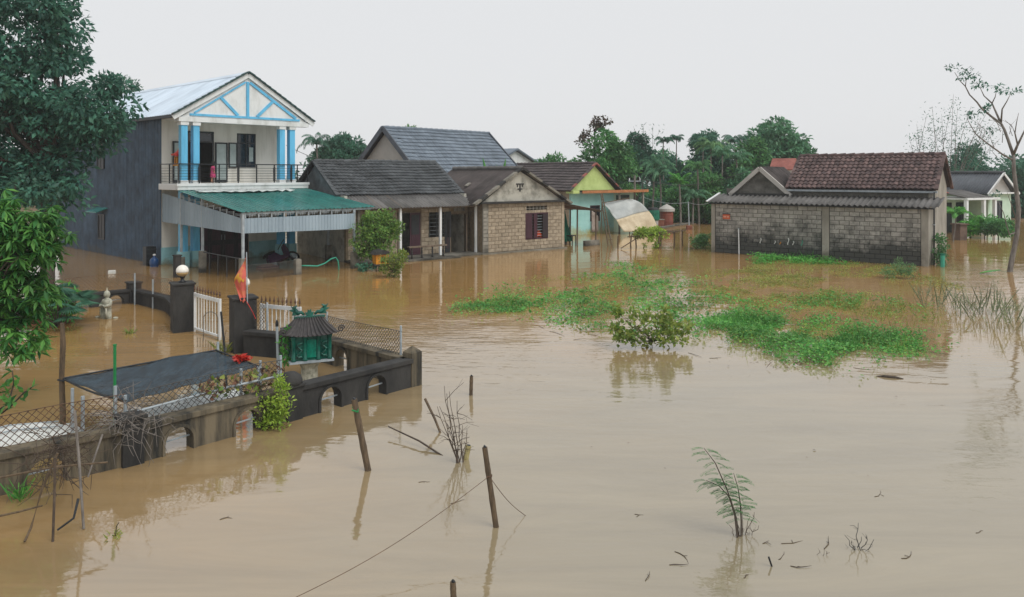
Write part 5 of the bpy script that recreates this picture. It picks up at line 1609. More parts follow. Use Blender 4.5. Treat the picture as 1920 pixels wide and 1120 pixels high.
# ------------------------------------------------------------------ bamboo posts, wires, drift wood in the foreground
def bamboo_post(label, base, top, r):
    b, t_ = Vector(base), Vector(top)
    t = thing('bamboo_post', label, 'post', (b.x, b.y, 0), 0, 'bamboo posts in the flood water')
    d = t_ - Vector((b.x, b.y, 0))
    pts, rad = [], []
    n = 14
    for k in range(n + 1):
        u = -.35 + 1.35 * k / n
        pts.append(Vector((d.x * u, d.y * u, t_.z * u)))
        rad.append(r * (1.10 if k % 4 == 3 else 1.0) * (1.04 - .1 * k / n))
    MB().tube(pts, rad, 10).build('culm', m_bamboo, t)
    e = pts[-1]
    MB().tube([e, e + Vector((.01, 0, .012))], r * .7, 8).build('hollow_end', m_black, t)
    return t
b1, b2, b3 = wp(690, 882), wp(930, 988), wp(883, 741)
p1 = bamboo_post('leaning bamboo post nearest the arched garden wall', b1, (b1.x - .205, b1.y + .05, .985), .045)
MB().tube([(-.22, -.04, .86), (-.13, -.06, .84), (-.15, .05, .86), (-.23, .03, .88)], .012, 5).build('green_tie', m_greenp, p1)
p2 = bamboo_post('dark bamboo post with a wire tied round it, front centre', b2, (b2.x - .135, b2.y + .02, .935), .034)
MB().tube([(-.11, -.03, .60), (-.05, -.035, .61), (-.05, .035, .6), (-.11, .03, .62)], .008, 5).build('wire_tie', m_rustw, p2)
bamboo_post('short far bamboo post beyond the dead twigs', b3, (b3.x + .01, b3.y, .36), .035)
b4 = wp(851, 1136)
bamboo_post('bamboo stump just showing at the bottom edge of the picture', b4, (b4.x - .01, b4.y, .23), .03)
def wire_pts(a, b, sag, n=14):
    a, b = Vector(a), Vector(b)
    return [a.lerp(b, k / n) - Vector((0, 0, sag * math.sin(math.pi * k / n))) for k in range(n + 1)]
wA = Vector((b2.x - .08, b2.y, .60))
e1 = wp(470, 1160, .12)
tag(MB().tube(wire_pts(wA, e1, .12), .0035, 5).build('slack_wire', m_rustw), 'thin slack wire running from the tied post to the bottom left', 'wire')
e2 = wp(985, 967)
tag(MB().tube(wire_pts(wA, e2, .05) + [e2 + Vector((.03, .02, -.02))], .004, 5).build('slack_wire', m_rustw), 'short wire dropping from the tied post to the right into the water', 'wire')

def twig_bush(name, label, base, stems, m, seed, forks=3, r0=.012, cat='twigs'):
    rr = random.Random(seed)
    t = thing(name, label, cat, base)
    for (dx, dy, dz) in stems:
        p = Vector((rr.uniform(-.04, .04), rr.uniform(-.04, .04), -.15))
        q = Vector((dx, dy, dz))
        pts = [p.lerp(q, k / 6) + Vector((rr.uniform(-.02, .02), rr.uniform(-.02, .02), 0)) * (k > 0) for k in range(7)]
        mb = MB().tube(pts, [r0 * (1 - .11 * k) for k in range(7)], 5)
        for _ in range(forks):
            k = rr.randint(2, 5)
            o_ = pts[k]
            d = Vector((rr.uniform(-1, 1), rr.uniform(-1, 1), rr.uniform(-.2, 1))).normalized() * rr.uniform(.1, .35) * q.length
            e = o_ + d
            mb.tube([o_, o_.lerp(e, .5) + Vector((0, 0, .02)), e], [r0 * .5, r0 * .35, r0 * .2], 4)
            mb.tube([o_.lerp(e, .6), e + Vector((rr.uniform(-.08, .08), rr.uniform(-.08, .08), rr.uniform(-.08, .06)))], r0 * .2, 3)
        mb.build('stem', m, t)
    return t
tb0 = wp(866, 868)
tw = twig_bush('dead_twig_bush', 'spray of dead bare stems sticking out of the water left of the tied post', tb0,
          [(-.18, .1, 1.0), (-.25, .2, .95), (-.33, .05, .8), (-.1, .25, .82), (-.4, .3, .72), (.02, .15, .5), (-.2, -.1, .6), (.06, .2, .42), (-.28, .12, 1.08)], m_twig, 4, 4, .010)
sb = wp(872, 862)
t = thing('split_bamboo', 'pale yellow split bamboo piece at the foot of the dead stems', 'bamboo piece', sb)
MB().tube([(.0, 0, -.05), (.05, .02, .2)], .042, 8).build('shell', mat('fresh_bamboo', hexc('b3a878'), hexc('8d8256'), 6, .6), t)
MB().tube([(.05, .02, .198), (.051, .02, .206)], .03, 8).build('hollow_end', m_black, t)
s0, s1 = wp(728, 800, .12), wp(850, 862)
tag(MB().tube([s0, s0.lerp(s1, .5) + Vector((0, 0, .02)), s1 + Vector((0, 0, -.05))], [.01, .014, .014], 6).build('drift_stick', m_twig), 'long thin stick slanting into the water beside the dead stems', 'stick')
s0, s1 = wp(797, 748, .45), wp(828, 812)
tag(MB().tube([s0, s0.lerp(s1, .6), s1 + Vector((0, 0, -.05))], [.022, .02, .018], 7).build('drift_stick', m_bamboo), 'short dark stake leaning left among the dead stems', 'stick')
s0, s1 = wp(1643, 706), wp(1694, 711)
tag(MB().tube([s0, s0.lerp(s1, .3) + Vector((0, 0, .012)), s0.lerp(s1, .7) + Vector((0, 0, .014)), s1], [.012, .032, .03, .012], 8).build('drift_log', m_bark), 'dark drift log floating below the water plants', 'log')

# brushwood and sticks at the lower left
def stick(label, pts, r=.016, m=None):
    return tag(MB().tube([Vector(p) for p in pts], [r * (1 - .3 * k / len(pts)) for k in range(len(pts))], 6).build('stick', m or m_twig), label, 'stick', 'sticks by the lower left wall')
def dp_(px, py, Y): return wpd(px, py, Y)
stick('pale stick standing upright left of the black pier', [dp_(140, 770, 9.4), dp_(148, 860, 9.35), dp_(157, 992, 9.1)], .018, m_barkg)
stick('knobbly stick hanging straight down into the water at lower left', [dp_(103, 858, 9.0), dp_(102, 930, 8.95), dp_(99, 1018, 8.8)], .017)
stick('dark crooked stick slanting to the lower left corner', [dp_(108, 850, 9.1), dp_(78, 920, 9.0), dp_(58, 990, 8.9), dp_(46, 1016, 8.75)], .016, m_bamboo)
stick('long brown pole lying level across the lower left wall', [dp_(-20, 900, 9.0), dp_(100, 876, 9.2), dp_(202, 867, 9.5)], .015, m_bamboo)
stick('green-brown cane sloping over the water at the left edge', [dp_(-20, 972, 8.9), dp_(35, 960, 9.0), dp_(80, 948, 9.1)], .014, m_bamboo)
stick('dark forked stick dipping into the water near the upright pale stick', [dp_(147, 935, 9.1), dp_(138, 972, 9.0), dp_(108, 994, 8.95)], .016, m_dark)
stick('slim stick leaning against the black pier', [dp_(192, 815, 10.2), dp_(180, 850, 10.0), dp_(165, 895, 9.9)], .013, m_barkg)
def brush(label, c, rad, n, seed, m, zmin=.05):
    rr = random.Random(seed)
    mb = MB()
    for _ in range(n):
        a = Vector((rr.gauss(0, 1) * rad[0], rr.gauss(0, 1) * rad[1], rr.gauss(0, 1) * rad[2]))
        d = Vector((rr.uniform(-1, 1), rr.uniform(-1, 1), rr.uniform(-1.3, .7))).normalized() * rr.uniform(.2, .6)
        b_ = a + d
        mid = a.lerp(b_, .5) + Vector((rr.uniform(-.1, .1), rr.uniform(-.1, .1), rr.uniform(0, .12)))
        pp_ = [a, a.lerp(mid, .55), mid, mid.lerp(b_, .55) + Vector((0, 0, -.01)), b_]
        for q in pp_: q.z = max(q.z, -c[2] + .0)
        mb.tube(pp_, [.0045, .005, .0045, .004, .002], 4, False)
    t = thing('brushwood', label, 'brushwood', c)
    tag(mb.build('dead_stems', m, t), kind='stuff')
    return t
brush('tangle of brown dead vine hanging over the lower left wall', (-5.85, 9.9, .55), (.16, .14, .14), 110, 1, m_twig)
brush('tangle of pale dead vine on the black pier', (-5.45, 11.0, .6), (.16, .12, .10), 90, 2, m_barkg)

# climbing vine with dead leaves on the fence before the net
vn = thing('dead_vine', 'withered vine with brown and green leaves climbing the fence before the net', 'vine', (0, 0, 0))
rng = np.random.default_rng(12)
pa, pb = Vector((-5.3, 11.65, 0)), Vector((-3.95, 13.15, 0))
mb = MB()
rr = random.Random(9)
for k in range(16):
    u = rr.uniform(.15, 1)
    p = pa.lerp(pb, u) + Vector((.02, -.03, rr.uniform(.55, .8)))
    pts = [p]
    for q in range(6): pts.append(pts[-1] + Vector((rr.uniform(-.12, .14), rr.uniform(-.10, .14), rr.uniform(-.06, .1))))
    mb.tube(pts, .005, 4, False)
mb.build('stems', m_twig, vn)
def leafset(n, u0, u1, z0, z1, L, Wd, spread=.07):
    u = rng.uniform(u0, u1, n)
    base = np.array([list(pa.lerp(pb, float(a))) for a in u])
    base[:, 2] = rng.uniform(z0, z1, n)
    base += rng.normal(0, spread, (n, 3)) * [1, 1, .3]
    d = unit(rng.normal(size=(n, 3)) + [0, 0, -.6])
    return blades(base, d, unit(rng.normal(size=(n, 3)) + [0, -.6, .6]), rng.uniform(.6, 1.2, n) * L, Wd)
V, F = leafset(60, .3, 1, .6, 1.0, .13, .06)
link('dead_leaves', np_mesh('dead_leaves', V, F, lf_dead), lf_dead, vn)
V, F = leafset(45, .35, .98, .58, .95, .12, .10)
link('green_leaves', np_mesh('green_leaves', V, F, lf_olive), lf_olive, vn)
V, F = cloud(rng, [(-4.5, 15.28, .55), (-4.5, 15.25, .8), (-4.42, 15.22, 1.0)], [(.1, .08, .14)] * 3, 45, .09, .06, .3)
sv = thing('shrine_vine', 'small green creeper growing up the left side of the shrine', 'vine', (0, 0, 0))
link('leaves', np_mesh('leaves', V, F, lf_bright), lf_bright, sv)
MB().tube([(-4.5, 15.3, .1), (-4.52, 15.28, .6), (-4.44, 15.25, 1.1)], .008, 5).build('stem', m_twig, sv)

# ------------------------------------------------------------------ trees and plants
def limb(mb, rr, a, b, r0, r1, wob=.08, n=5):
    a, b = Vector(a), Vector(b)
    L = (b - a).length
    pts = [a]
    for k in range(1, n):
        pts.append(a.lerp(b, k / n) + Vector((rr.uniform(-1, 1), rr.uniform(-1, 1), rr.uniform(-.5, .7))) * wob * L)
    pts.append(b)
    mb.tube(pts, [r0 + (r1 - r0) * k / n for k in range(n + 1)], 6)

def leafy_tree(label, base, trunk_h, r, lobes, nclump, cr, per, L, Wd, m, seed, droop=.25, name='tree', cat='tree', group=None, bark=None, lean=(0, 0), fill=.55, limbs=10):
    """lobes: (centre, radii) relative to the base; foliage sits in clumps spread through each lobe"""
    rng = np.random.default_rng(seed)
    rr = random.Random(seed)
    t = thing(name, label, cat, base, 0, group)
    vol = [l[1][0] * l[1][1] * l[1][2] for l in lobes]
    cs, ra = [], []
    for (c, q), v in zip(lobes, vol):
        k = max(3, int(nclump * (v ** .7) / sum(x ** .7 for x in vol)))
        u = unit(rng.normal(size=(k, 3)))
        rad = rng.uniform(fill ** 2, 1, (k, 1)) ** .5
        cs.append(np.array(c) + u * rad * np.array(q))
        ra.append(np.full((k, 3), cr) * rng.uniform(.65, 1.35, (k, 1)) * np.array([1.15, 1.15, .75]))
    cs, ra = np.concatenate(cs), np.concatenate(ra)
    V, F = cloud(rng, cs, ra, per, L, Wd, droop)
    link('crown', np_mesh('crown', V, F, m), m, t)
    mb = MB()
    top = Vector((lean[0], lean[1], trunk_h))
    limb(mb, rr, (0, 0, -1), top, r, r * .6, .02)
    mb.build('trunk', bark or m_bark, t)
    idx = rng.choice(len(cs), min(limbs, len(cs)), replace=False)
    mb = MB()
    for i in idx:
        a = Vector((0, 0, -1)).lerp(top, rr.uniform(.7, 1.0)) if trunk_h > 1 else top
        limb(mb, rr, a, cs[i], r * .42, r * .08, .07)
    mb.build('branches', bark or m_bark, t)
    return t

def palm(label, base, h, n, Lf, m, seed, name='palm_tree', group=None, r=.09, lean=.2, droop=1.0, leaflet=.42, wl=.05):
    rr = random.Random(seed)
    rng = np.random.default_rng(seed)
    t = thing(name, label, 'palm', base, rr.uniform(0, 6), group)
    top = Vector((rr.uniform(-lean, lean), rr.uniform(-lean, lean), h))
    mb = MB()
    limb(mb, rr, (0, 0, -.8), top, r, r * .7, .01)
    mb.build('trunk', m_barkg, t)
    meshes = []
    for q in range(3):
        k = 26
        s = np.linspace(.1, 1, k)
        elev = R(82 - 17 * q)
        pts = []
        p = np.zeros(3)
        for i in range(k + 1):
            a = elev - droop * R(128) * (i / k) ** 1.2
            pts.append(p.copy())
            p = p + np.array([math.cos(a), 0, math.sin(a)]) * Lf / k
        pts = np.array(pts)
        C_, D_, N_ = [], [], []
        for i in range(3, k + 1):
            tng = pts[i] - pts[i - 1]; tng /= np.linalg.norm(tng)
            for sgn in (-1, 1):
                C_.append(pts[i])
                D_.append(tng * .55 + np.array([0, sgn, 0]) * .6 + np.array([0, 0, -.75]) + rng.normal(0, .08, 3))
                N_.append(np.array([0, 0, 1.]))
        ll = leaflet * (1 - .55 * np.abs(np.linspace(-.6, 1, len(C_))) ** 2)
        V, F = blades(np.array(C_), unit(np.array(D_)), np.array(N_), ll, wl, .2)
        st = MB().tube([tuple(x) for x in pts[::4]], [.022 * (1 - .8 * i / 7) for i in range(len(pts[::4]))], 4)
        Fq = [f if len(f) == 4 else None for f in st.f]
        tri = []
        for f in st.f:
            for i in range(1, len(f) - 1): tri.append((f[0], f[i], f[i + 1]))
        V, F = merge([(V, F), (np.array(st.v), np.array(tri))])
        meshes.append(np_mesh('frond', V, F, m))
    n = int(n * 1.4)
    for i in range(n):
        put('frond', meshes[i % 3], t, top, (0, R(rr.uniform(-10, 14)), 2 * math.pi * i / n + rr.uniform(-.25, .25)), (1, 1, 1) if rr.random() < .6 else (.85, .85, .85))
    return t

def tree_px(label, px, py_top, py_bot, w, Y, m, seed, base_z=.2, **kw):
    """one crown whose outline in the distance spans these rows and columns at depth Y"""
    k = Y / FPX
    x = (px - 960) * k
    zt, zb_ = CAMH + (HOR - py_top) * k, CAMH + (HOR - py_bot) * k
    rx = w * k / 2
    c = (zt + zb_) / 2 - base_z
    rz = (zt - zb_) / 2
    rr = random.Random(seed)
    lobes = [((0, 0, c + rz * .25), (rx * .62, rx * .62, rz * .68)), ((-rx * .42, .1, c - rz * .2), (rx * .55, rx * .5, rz * .6)), ((rx * .42, -.1, c - rz * .1), (rx * .55, rx * .5, rz * .62)),
             ((rx * rr.uniform(-.3, .3), -rx * .35, c - rz * .35), (rx * .6, rx * .5, rz * .6))]
    a = dict(nclump=60, cr=rx * .2, per=90, L=.34, Wd=.16, trunk_h=max(.5, c - rz * .3), r=.16)
    a.update(kw)
    return leafy_tree(label, (x, Y, base_z), a.pop('trunk_h'), a.pop('r'), lobes, a.pop('nclump'), a.pop('cr'), a.pop('per'), a.pop('L'), a.pop('Wd'), m, seed, group='trees behind the houses', **a)

# big dark tree at the left
Yt = 29.0; kt = Yt / FPX
def lob(px, py, rx, ry, dy=0, rd=None):
    return (((px - 90) * kt, dy, CAMH + (HOR - py) * kt), (rx * kt, (rd or rx) * kt, ry * kt))
leafy_tree('huge dark blue-green tree filling the upper left corner', ((90 - 960) * kt, Yt, 0), 6.0, .28,
           [lob(20, 60, 125, 95), lob(100, 60, 60, 70), lob(75, 160, 110, 70), lob(150, 205, 80, 60), lob(205, 165, 36, 18), lob(60, 250, 130, 70), lob(160, 290, 60, 28), lob(205, 235, 40, 22), lob(40, 330, 120, 55), lob(110, 350, 80, 36, -1), lob(-60, 200, 100, 200)],
           230, .62, 150, .26, .12, lf_dark, 101, .35, fill=.35, limbs=26)
leafy_tree('dark leafy tree top behind the blue house roof ridge', ((236 - 960) * 62 / FPX, 62, .2), 8.5, .2, [((0, 0, 11.0), (1.1, 1.1, .9)), ((-1.2, 0, 10.6), (1.2, 1, 1.0)), ((1.0, .2, 10.3), (.8, .8, .6))], 26, .35, 70, .26, .1, lf_deep, 102)

# mango foliage, left foreground
def mango():
    rng = np.random.default_rng(7)
    Y = 14.0
    k = Y / FPX
    base = Vector(((-30 - 960) * k, Y, 0))
    t = thing('mango_tree', 'bright green mango tree with long drooping leaves at the left edge', 'tree', base)
    lobes = [(30, 425, 84, 58, 160), (66, 455, 60, 50, 84), (15, 540, 62, 90, 110), (55, 545, 44, 50, 40), (48, 620, 44, 60, 50), (35, 690, 40, 40, 20), (-20, 470, 60, 140, 80), (95, 440, 30, 20, 12)]
    cs = []
    for (px, py, rx, ry, n) in lobes:
        u = unit(rng.normal(size=(n, 3)))
        c = np.array([(px + 30) * k, 0, CAMH + (HOR - py) * k])
        cs.append(c + u * (rng.uniform(.25, 1, (n, 1)) ** .5) * np.array([rx * k, .55, ry * k]))
    cs = np.concatenate(cs)
    cs = cs[cs[:, 2] > .9]
    per = 12
    N = len(cs) * per
    cc = np.repeat(cs, per, 0)
    a = rng.uniform(0, 2 * np.pi, N)
    d = unit(np.stack([np.cos(a), np.sin(a), rng.uniform(-1.5, .35, N)], 1))
    L = rng.uniform(.13, .29, N)
    V, F = blades(cc + d * .02, d, unit(np.stack([d[:, 0] * .4, d[:, 1] * .4, np.ones(N)], 1) + rng.normal(0, .25, (N, 3))), L, L * .26, .15)
    link('crown', np_mesh('crown', V, F, lf_mango), lf_mango, t)
    rr = random.Random(3)
    mb = MB(); limb(mb, rr, (-.3, .1, -1), (-.2, 0, 2.6), .13, .08, .03); mb.build('trunk', m_bark, t)
    mb = MB()
    for c in cs[rng.choice(len(cs), 60, replace=False)]:
        limb(mb, rr, (-.25, .05, rr.uniform(1.0, 2.6)), tuple(c), .03, .006, .05)
    mb.build('branches', m_bark, t)
mango()
def twig_leaves(label, base, pts, n, L, Wd, m, seed, cat='branch', name='leafy_branch'):
    rng = np.random.default_rng(seed)
    t = thing(name, label, cat, base)
    MB().tube(pts, [.014 * (1 - .1 * i) for i in range(len(pts))], 5).build('stem', m_bark, t)
    P = np.array([tuple(p) for p in pts])
    u = rng.uniform(0, len(P) - 1.001, n)
    i = u.astype(int)
    c = P[i] + (P[i + 1] - P[i]) * (u - i)[:, None]
    d = unit(rng.normal(size=(n, 3)) + [0, 0, .1])
    V, F = blades(c, d, unit(rng.normal(size=(n, 3)) + [0, 0, 1.5]), rng.uniform(.7, 1.2, n) * L, Wd)
    link('leaves', np_mesh('leaves', V, F, m), m, t)
bq = wpd(5, 760, 11.2)
twig_leaves('leafy young branch hanging in at the left edge above the fence', bq, [(-.2, 0, -.15), (.05, 0, 0), (.12, 0, .15), (.16, 0, .32), (.14, 0, .5)], 26, .22, .07, lf_mango, 5)
twig_leaves('second leafy sprig reaching right at the left edge', bq + Vector((.02, .1, -.05)), [(-.1, 0, -.1), (.05, 0, .02), (.22, 0, .2), (.34, 0, .28)], 20, .18, .06, lf_mango, 6)

# fan palms and potted shrubs in the yard corner
def fan_palm(label, base, n, h, Lf, m, seed):
    rr = random.Random(seed)
    rng = np.random.default_rng(seed)
    t = thing('fan_palm', label, 'palm', base)
    k = 20
    a = np.linspace(-1.25, 1.25, k)
    d = np.stack([np.cos(a), np.sin(a), -.15 * np.abs(a)], 1)
    V, F = blades(np.zeros((k, 3)), unit(d), np.tile([0, 0, 1.], (k, 1)), Lf * (1 - .25 * (a / 1.25) ** 2), .055, .3)
    me = np_mesh('fan_leaf', V, F, m)
    for i in range(n):
        az, el = rr.uniform(0, 6.28), rr.uniform(.15, 1.2)
        p = Vector((math.cos(az) * math.cos(el), math.sin(az) * math.cos(el), math.sin(el))) * h * rr.uniform(.75, 1.1)
        f = put('fan_leaf', me, t, p, (0, rr.uniform(-.2, .5), az))
        MB().tube([(0, 0, -.2), tuple(p * .5 + Vector((0, 0, .1))), tuple(p)], .012, 4).build('leaf_stalk', m_hose if False else m_bark, t)
    return t
fan_palm('dark fan palm with spiky leaves behind the mango foliage', wp(95, 604, .2) + Vector((0, .3, 0)), 26, .95, .55, lf_deep, 3)
bo = wp(92, 606)
t = thing('planter_box', 'low red brick planter box under the fan palm', 'planter', bo, R(12))
for r_ in range(2):
    for k in range(5):
        MB().box(-.5 + k * .2 + (.1 if r_ else 0), -.31 + k * .2 + (.1 if r_ else 0), -.2, -.11, -.05 + r_ * .1, .04 + r_ * .1).build('brick', m_brick, t)
MB().box(-.48, .58, -.12, .3, -.6, .12).build('soil_core', m_soil, t)
leafy_tree('round leafy shrub in front of the fan palm', wp(118, 606), .3, .03, [((0, 0, .55), (.45, .4, .45)), ((-.5, .1, .5), (.35, .35, .35))], 34, .16, 34, .17, .06, lf_bright, 33, .5, 'shrub', 'shrub', limbs=8)

# yellow-green shrub at the wall, shrubs at the veranda
def shrub(label, base, lobes, ncl, cr, per, L, Wd, m, seed, limbs=12, r=.03, droop=.1, name='shrub', fill=.3):
    return leafy_tree(label, base, .15, r, lobes, ncl, cr, per, L, Wd, m, seed, droop, name, 'shrub', fill=fill, limbs=limbs)
shrub('yellow-green upright shrub growing against the arched wall', (-3.92, 12.7, 0), [((-.08, 0, .32), (.24, .16, .34)), ((.12, 0, .5), (.16, .14, .42)), ((.0, 0, .12), (.28, .18, .16))], 70, .075, 26, .062, .03, lf_yel, 41, 14, .02, -.6)
sbp = wp(706, 503)
shrub('tall rounded green shrub before the veranda house', sbp, [((0, 0, 1.6), (1.1, .8, .8)), ((-.15, 0, 1.05), (.9, .7, .5)), ((.1, 0, 2.2), (.75, .6, .4)), ((-.35, 0, .65), (.5, .4, .35)), ((.8, 0, 1.7), (.45, .4, .6))], 150, .2, 42, .13, .07, leafmat('leaf_garden_shrub', hexc('4d7a3a'), hexc('7f9c4a'), .35), 42, 22, .05, fill=.2)
shrub('small olive shrub standing in the water beside the yellow box', wp(738, 520), [((0, 0, .65), (.5, .4, .3)), ((-.1, 0, .35), (.4, .35, .3)), ((.25, 0, .85), (.3, .3, .2))], 46, .14, 34, .11, .05, lf_olive, 43, 16, .025)
yb = wp(713, 508)
t = thing('yellow_shrine_box', 'small ochre yellow shrine box on a stand between the two shrubs', 'shrine', yb, R(30))
MB().tube([(0, 0, -.8), (0, 0, .28)], .09, 8).build('stand', m_conc, t)
MB().box(-.36, .36, -.3, .3, .26, .31).build('tray', m_dconc, t)
MB().wall(-.28, .28, .31, .72, [(-.06, .12, .36, .62)], -.22, -.19).build('front', m_yel, t)
MB().box(-.28, -.25, -.19, .2, .31, .72).box(.25, .28, -.19, .2, .31, .72).box(-.25, .25, .17, .2, .31, .72).build('sides', m_yel, t)
for x in (-.26, .26): MB().tube([(x, -.24, .31), (x, -.24, .72)], .03, 6).build('corner_post', m_yel, t)
MB().prism([(-.4, .72), (.4, .72), (.28, .84), (0, .93), (-.28, .84)], 'y', -.34, .3).build('roof', m_dconc, t)
shrub('dark low plant under the yellow shrine box', wp(688, 509), [((0, 0, .15), (.35, .25, .15))], 12, .12, 20, .16, .07, lf_deep, 44, 5)

# shrubs in open water
shrub('olive and green broad-leaved shrub rising out of the water plants', wp(1222, 652), [((-.4, 0, .3), (.5, .4, .25)), ((.35, 0, .3), (.6, .5, .25)), ((-.1, .1, .6), (.6, .5, .3)), ((-.75, .1, .75), (.25, .3, .3)), ((.8, .1, .4), (.4, .3, .2)), ((.3, 0, .75), (.25, .3, .25)), ((-.85, 0, .35), (.3, .3, .3))], 80, .08, 16, .125, .08, lf_olive, 45, 44, .014, -.3, fill=.12)
shrub('grey-green bushy weed near the right end of the grey wall', wp(1690, 522), [((0, 0, .4), (.6, .4, .4)), ((.3, 0, .25), (.45, .3, .3)), ((-.6, 0, .2), (.4, .3, .25))], 46, .12, 20, .12, .03, lf_pale, 46, 20, .012, -.3, fill=.15)
shrub('leafy clump in the water at the left end of the grey wall', wp(1313, 466), [((0, 0, .35), (.6, .4, .35)), ((.3, 0, .6), (.3, .3, .3))], 36, .16, 30, .15, .08, lf_pale, 47, 10, .02, -.2)

# water-plant mats: floating leaves and short stems nobody could count
def mat_plants(name, label, ellipses, m, L, Wd, hmax, seed, dens):
    rng = np.random.default_rng(seed)
    parts = []
    for (cx, cy, rx, ry, rot, f) in ellipses:
        n = int(math.pi * rx * ry * dens * f)
        r_ = np.sqrt(rng.uniform(0, 1, n)) * rng.uniform(.75, 1.08, n)
        a = rng.uniform(0, 2 * np.pi, n)
        # clumped edge
        w = 1 + .22 * np.sin(3 * a + seed) + .14 * np.sin(7 * a + 2 * seed)
        x = r_ * w * np.cos(a) * rx
        y = r_ * w * np.sin(a) * ry
        c, s_ = math.cos(rot), math.sin(rot)
        X, Y = cx + x * c - y * s_, cy + x * s_ + y * c
        # patchy: drop leaves where a coarse wave is low
        g = np.sin(X * 2.1 + seed) + np.sin(Y * 1.7 - X * .9 + 2 * seed) + np.sin(X * 4.3 - Y * 3.1)
        keep = g + rng.normal(0, .8, n) > -.9 + (1 - f) * .9
        X, Y = X[keep], Y[keep]
        k = len(X)
        z = rng.uniform(.0, 1, k) ** 1.5 * hmax * (.6 + .4 * np.sin(X * 1.3 + Y) )
        p = np.stack([X, Y, np.maximum(z, .012)], 1)
        d = unit(np.stack([rng.normal(size=k), rng.normal(size=k), rng.uniform(-.1, .8, k)], 1))
        nr = unit(np.stack([rng.normal(0, .4, k), rng.normal(0, .4, k), np.ones(k)], 1))
        ll = L * rng.uniform(.35, 1.0, k) ** .7 * rng.choice([.8, 1.1, 1.6], k, p=[.5, .35, .15])
        parts.append(blades(p, d, nr, ll, Wd * ll / L))
        q = int(k * .05)
        i = rng.integers(0, max(k, 1), q)
        sp_ = p[i] * [1, 1, 0]
        sd = unit(np.stack([rng.normal(0, .6, q), rng.normal(0, .6, q), np.ones(q) * .8], 1))
        parts.append(blades(sp_, sd, unit(rng.normal(size=(q, 3))), np.maximum(hmax, .04) * rng.uniform(.5, 1.5, q), .008))
    V, F = merge(parts)
    return tag(link(name, np_mesh(name, V, F, m), m), label, 'water plants', kind='stuff')
def el(px0, px1, py0, py1, f=1.0):
    a, b = wp((px0 + px1) / 2, py0), wp((px0 + px1) / 2, py1)
    cy = (a.y + b.y) / 2
    cx = ((px0 + px1) / 2 - 960) * cy / FPX
    return (cx, cy, (px1 - px0) / 2 * cy / FPX, (a.y - b.y) / 2, -.02, f)
mat_plants('water_plants', 'dense bright green mat of water plants in the right middle of the flood',
           [el(1325, 1650, 592, 676, 1.0), el(1470, 1660, 636, 698, .6), el(1600, 1775, 622, 672, .85), el(1340, 1480, 584, 630, .7), el(1280, 1420, 596, 640, .35)], lf_water, .075, .055, .30, 1, 700)
mat_plants('water_plants', 'long green mat of water plants left of the broad-leaved shrub',
           [el(830, 1060, 560, 592, .75), el(1000, 1160, 556, 600, .5), el(880, 1150, 540, 566, .22)], lf_water, .085, .058, .28, 2, 560)
mat_plants('water_plants', 'vivid green strip of plants along the foot of the grey block wall',
           [el(1405, 1570, 481, 499, 1.0)], lf_bright, .11, .075, .4, 3, 360)
mat_plants('water_plants', 'scattered green sprigs on the bright water around the shrub',
           [el(1080, 1350, 496, 600, .6), el(1050, 1340, 570, 640, .5), el(1250, 1440, 556, 618, .6), el(980, 1140, 560, 625, .35)], lf_water, .11, .07, .30, 4, 170)
mat_plants('algae_film', 'thin yellowish film of drowned grass before the grey block wall',
           [el(1335, 1560, 500, 545, .8), el(1340, 1500, 530, 590, .8), el(1480, 1680, 548, 585, .8), el(1560, 1740, 490, 540, .6), el(1500, 1740, 540, 610, .45)], lf_algae, .10, .03, .03, 5, 330)
mat_plants('water_plants', 'green sprigs in front of the drowned grass on the right',
           [el(1450, 1680, 556, 580, .6), el(1400, 1560, 570, 610, .4), el(1560, 1760, 560, 600, .25)], lf_water, .10, .055, .3, 6, 260)
mat_plants('algae_film', 'thin drowned grass showing behind the left water-plant mat',
           [el(950, 1200, 516, 560, .6), el(860, 1080, 538, 570, .5)], lf_algae, .10, .03, .04, 7, 140)

